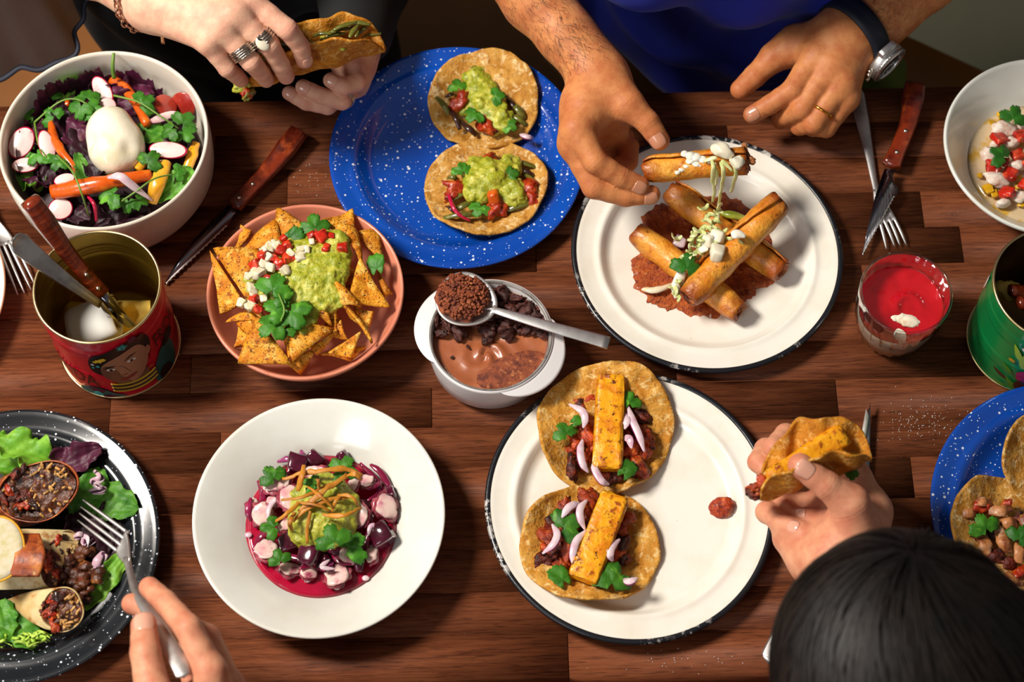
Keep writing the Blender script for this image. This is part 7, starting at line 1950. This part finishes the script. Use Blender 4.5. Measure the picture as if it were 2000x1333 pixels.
# red tin: the woman's head between angles -95 and -35 (0 = picture right, -90 = towards the viewer)
hub = thing('tin_print', None, None, RC + np.array([0, 0, .05])) if False else None
pr = lambda *a, **k: patch(RT, RC, RR, *a, **k)
pr([(-100, .058), (-101, .075), (-96, .088), (-85, .094), (-72, .100), (-60, .103), (-50, .103), (-42, .097), (-39, .085), (-42, .07), (-50, .06), (-70, .052), (-88, .048)], 'ink_hair', .0008, label='dark printed hair')
pr([(-92, .052), (-91, .066), (-85, .076), (-74, .084), (-62, .090), (-53, .091), (-47, .082), (-45, .068), (-49, .052), (-57, .038), (-68, .030), (-78, .032), (-87, .042)], 'ink_skin', .0011, label='printed face')
pr([(-92, .052), (-91, .064), (-86, .070), (-79, .062), (-76, .050), (-72, .038), (-68, .031), (-78, .032), (-87, .042)], 'ink_skin_dark', .0013, label='shaded printed cheek')
pr([(-82, .022), (-80, .034), (-72, .030), (-62, .034), (-54, .044), (-50, .040), (-52, .022), (-60, .014), (-74, .014)], 'ink_skin_dark', .0010, label='printed neck')
for a, z, w_ in ((-82.5, .0625, 4.2), (-62, .0705, 4.6)):
    pr([(a-w_, z), (a-w_*.5, z+.0022), (a+w_*.4, z+.0024), (a+w_, z+.0004), (a+w_*.3, z-.0016), (a-w_*.5, z-.0016)], 'ink_white', .0015, label='printed eye')
    pr(ell_(a, z+.0003, 1.7, .0019, 10), 'ink_black', .0017, label='printed iris')
for a0, z0, a1, z1 in ((-88.5, .0655, -77, .0672), (-69, .0735, -55.5, .0795)):
    pr([(a0, z0-.0008), (a0+2, z0+.0015), ((a0+a1)/2, (z0+z1)/2+.0030), (a1, z1+.0008), ((a0+a1)/2, (z0+z1)/2+.0004)], 'ink_black', .0015, label='printed eyebrow')
pr([(-75, .066), (-71, .064), (-68, .055), (-66, .051), (-70, .0482), (-75, .049), (-76, .053)], 'ink_skin', .0015, label='printed nose')
pr([(-74.5, .0495), (-72, .0485), (-69, .0495), (-71.5, .0502)], 'ink_lip', .0017, label='printed nostrils')
pr([(-78, .0405), (-74, .0430), (-71, .0425), (-67, .0450), (-61, .0462), (-65, .0415), (-71, .0382), (-76, .0388)], 'ink_lip', .0015, label='printed lips')
pr([(-46, .076), (-43.5, .079), (-41.5, .074), (-43, .066), (-46, .064)], 'ink_skin', .0012, label='printed ear')
pr([(-43, .064), (-40.5, .062), (-40, .054), (-42, .050), (-44.5, .055)], 'red_print', .0013, label='printed red earring')
for k, (a, z, ra, rz, m) in enumerate([(-66, .0985, 6.0, .0060, 'ink_teal'), (-66, .0985, 3.6, .0034, 'ink_aqua'), (-66, .0985, 1.4, .0014, 'ink_black'), (-55, .104, 5.0, .005, 'ink_plum'), (-90, .0815, 4.0, .0038, 'ink_yellow'), (-86, .0845, 3.2, .003, 'ink_yellow'), (-94, .0790, 2.6, .0024, 'ink_yellow'), (-93, .0705, 2.0, .0022, 'ink_aqua'), (-97, .0745, 1.8, .0020, 'ink_white'), (-98, .0670, 1.6, .0018, 'ink_aqua'), (-47, .100, 5, .0045, 'ink_brown')]):
    # petals make each flower
    fl = []
    for q in range(10):
        t_ = q*math.pi/5; k_ = 1 if q % 2 == 0 else .72
        fl.append((a+ra*k_*math.cos(t_), z+rz*k_*math.sin(t_)))
    pr(fl, m, .0012+.0003*(k % 3), name='printed_flower', rings=3)
for k in range(5):
    z = .030-.0035*k
    pts = on_tin(RC, RR, [(-88+q*4.4, z+.0042*((q-5.2)/5.2)**2) for q in range(11)], .0016)
    obj('printed_necklace', tube(pts, .0009, 6, n=44), M['ink_gold'] if k % 2 == 0 else M['ink_brown'], RT)
pr([(-122, .004), (-120, .014), (-108, .021), (-98, .020), (-88, .012), (-80, .005)], 'ink_teal', .0009, label='teal printed blouse')
pr([(-112, .0185), (-104, .0205), (-96, .0185), (-100, .013), (-108, .013)], 'ink_plum', .0012, label='plum printed trim')
pr([(-100, .004), (-98, .009), (-92, .010), (-86, .005)], 'ink_plum', .0012, label='plum printed flower shape')
pr([(-110, .006), (-107, .013), (-103, .014), (-100, .006)], 'ink_aqua', .0012, label='aqua printed leaf')
pr([(-44, .004), (-46, .020), (-40, .040), (-30, .052), (-18, .048), (-14, .030), (-20, .006)], 'ink_teal', .0009, label='teal printed shawl')
pr([(-40, .004), (-42, .014), (-36, .022), (-28, .018), (-26, .006)], 'ink_black', .0012, label='black printed shadow on the shawl')
pr([(-28, .050), (-22, .060), (-14, .062), (-8, .054), (-14, .048)], 'ink_black', .0010, label='dark printed leaf at the right')
# lettering left of the face and at the right
def lettering(parent, c, r, txt, a0, z0, height, slant, m, span, lift=.0009, name='printed_lettering'):
    cu = bpy.data.curves.new('letters', 'FONT'); cu.body = txt; cu.resolution_u = 3
    o = bpy.data.objects.new('letters', cu); COL.objects.link(o)
    dg = bpy.context.evaluated_depsgraph_get(); me = bpy.data.meshes.new_from_object(o.evaluated_get(dg))
    bm = bmesh.new(); bm.from_mesh(me)
    bmesh.ops.triangulate(bm, faces=bm.faces[:])
    bmesh.ops.subdivide_edges(bm, edges=[e for e in bm.edges if e.calc_length() > .12], cuts=2)
    bmesh.ops.triangulate(bm, faces=bm.faces[:])
    V = np.array([v.co[:] for v in bm.verts]); F = [tuple(v.index for v in f.verts) for f in bm.faces]; bm.free()
    bpy.data.objects.remove(o); bpy.data.curves.remove(cu)
    wd = V[:, 0].max(); ht = V[:, 1].max()
    W = on_tin(c, r, [(a0+span*x/wd+slant*y/ht*0, z0+height*y/ht+slant*x/wd) for x, y in V[:, :2]], lift)
    nrm = sum(np.cross(W[f[1]]-W[f[0]], W[f[2]]-W[f[0]])@(W[f[0]]-c) for f in F[:40])
    if nrm < 0: F = [f[::-1] for f in F]
    obj(name, (W, F), M[m], parent, smooth=True)
lettering(RT, RC, RR, 'FRIDA', -150, .030, .022, -.006, 'ink_letters', 50)
lettering(RT, RC, RR, 'FRIDA', -36, .060, .022, -.006, 'ink_letters', 40)
# green tin: an agave with crimson flower heads and leaves (0 = right, 180 = left)
gp = lambda *a, **k: patch(GT, GC, GR, *a, **k)
for k, (a, z, L, w_, tl, m) in enumerate([(-117, .060, .030, 3.4, .7, 'ink_lime'), (-113, .050, .026, 4.2, .2, 'ink_lime'), (-120, .034, .020, 2.6, 1.1, 'ink_leaf'), (-123, .020, .024, 2.4, 1.3, 'ink_brown'), (-112, .012, .02, 3.0, 1.0, 'ink_leaf'), (-120, .006, .02, 2.2, 1.5, 'ink_leaf'), (-106, .008, .02, 3, 1.4, 'ink_leaf')]):
    d = (math.cos(math.pi/2+tl), math.sin(math.pi/2+tl)); ka = 180/math.pi/GR
    c0 = np.array([a, z]); tip = c0+np.array([d[0]*L*ka*.6, d[1]*L]); nrm = np.array([-d[1]*w_, d[0]*w_/ka])
    gp([tuple(c0-nrm*.4), tuple(c0+(tip-c0)*.4-nrm), tuple(tip), tuple(c0+(tip-c0)*.4+nrm), tuple(c0+nrm*.4)], m, .0009+.0002*(k % 2), name='printed_leaf')
gp([(-116, .036), (-111, .044), (-103, .045), (-96, .040), (-98, .028), (-108, .026)], 'ink_crimson', .0010, name='printed_flower')
gp([(-115, .030), (-111, .034), (-107, .030), (-111, .026)], 'ink_crimson', .0012, name='printed_flower')
gp([(-112, .024), (-104, .027), (-97, .022), (-100, .010), (-108, .008), (-113, .014)], 'ink_brown', .0010, name='printed_stem')
gp([(-207, .066), (-203, .088), (-197, .092), (-197, .080), (-202, .064)], 'ink_white', .0010, name='printed_label')
gp([(-121, .085), (-118, .092), (-110, .090), (-103, .082), (-104, .076), (-112, .079)], 'ink_brown', .0010, name='printed_banner')
gp([(-120, .0845), (-112, .0785), (-105, .0755), (-106, .073), (-114, .0755), (-121, .081)], 'ink_white', .0012, name='printed_banner_edge')
gp([(-128, .055), (-126, .058), (-122, .056), (-122, .053), (-126, .053)], 'ink_gold', .0010, name='printed_mark')

gr = []
for k in range(260):
    r_ = random.Random(k+70); x, y = (r_.gauss(1800, 38), r_.gauss(822, 22)) if k < 170 else ((r_.gauss(1330, 60), r_.gauss(1290, 12)) if k < 200 else (r_.gauss(640, 40), r_.gauss(352, 22)))
    s_ = r_.uniform(.0002, .0005); gr.append(blob(P(x, y, s_*.6), (s_, s_, s_), 0, .2, 1, k))
obj('salt_grains', join(*gr), M['napkin'], None, 'fine salt grains scattered on the bare table top', 'salt', None, 'stuff')
# ------------------------------------------------------------------ say which one of each group
def project(p):
    d = np.asarray(p, float)-CAMLOC
    z = d@_F
    return 1000+FPX*(d@_X)/z, 666.5-FPX*(d@_U)/z
SECT = ['right', 'back right', 'back', 'back left', 'left', 'front left', 'front', 'front right']
def tell_apart(group, what, place, cx=None, cy=None):
    os_ = [o for o in COL.objects if o.get('group') == group and o.parent is None]
    pp = []
    for o in os_: pp.append(project(WORLD[o.name]))
    pp = np.array(pp)
    if cx is None: cx, cy = pp.mean(0)
    by = {}
    for o, (x, y) in zip(os_, pp):
        k = int(round(math.atan2(-(y-cy), x-cx)/(math.pi/4))) % 8
        by.setdefault(k, []).append((math.hypot(x-cx, y-cy), o))
    for k, l in by.items():
        l.sort(key=lambda q: q[0]); n = len(l)
        names = {1: [''], 2: ['inner ', 'outer '], 3: ['innermost ', 'middle ', 'outermost ']}.get(n)
        if names is None: names = ['innermost ']+[q+' innermost ' for q in ('second', 'third', 'fourth', 'fifth', 'sixth', 'seventh', 'eighth')][:n-2]+['outermost ']
        for (r, o), nm in zip(l, names): o['label'] = f'{nm}{what} at the {SECT[k]} of {place}'
tell_apart('purple leaves in the burrata bowl', 'dark purple ruffled leaf', 'the burrata salad')
tell_apart('octopus slices in the beet bowl', 'white octopus slice', 'the beet bowl', 625, 1015)
tell_apart('beetroot cubes in the broth', 'glossy beetroot cube', 'the beet bowl', 625, 1015)
tell_apart('onion strips in the broth', 'beet-stained onion strip', 'the beet bowl', 625, 1015)
tell_apart('fried strips on the octopus bowl', 'fried tortilla strip', 'the octopus bowl topping')
tell_apart('crumble chunks on the mousse', 'dark crumble chunk', 'the crumble on the mousse')
tell_apart('crumbs on the mousse', 'tiny crumb', 'the bare mousse')
tell_apart('tomato cubes on the nachos', 'red tomato cube', 'the salsa on the nachos')
tell_apart('onion cubes on the nachos', 'white onion cube', 'the salsa on the nachos')
tell_apart('buried corn chips', 'half-buried corn chip', 'the nacho bowl', 596, 567)
tell_apart('fish pieces in the right bowl', 'white fish piece', 'the right ceviche bowl')
tell_apart('tomato pieces in the right bowl', 'red tomato piece', 'the right ceviche bowl')
tell_apart('yellow bits in the right bowl', 'yellow pepper bit', 'the right ceviche bowl')
tell_apart('lettuce shreds heaped on the rolled tacos', 'pale lettuce shred', 'the heap on the rolled tacos')
tell_apart('seeds in the beet broth', 'tiny pale seed', 'the red broth', 625, 1015)
tell_apart('frisee strands on the black plate', 'curly frisee strand', 'the frisee on the black plate')
bpy.context.view_layer.update()
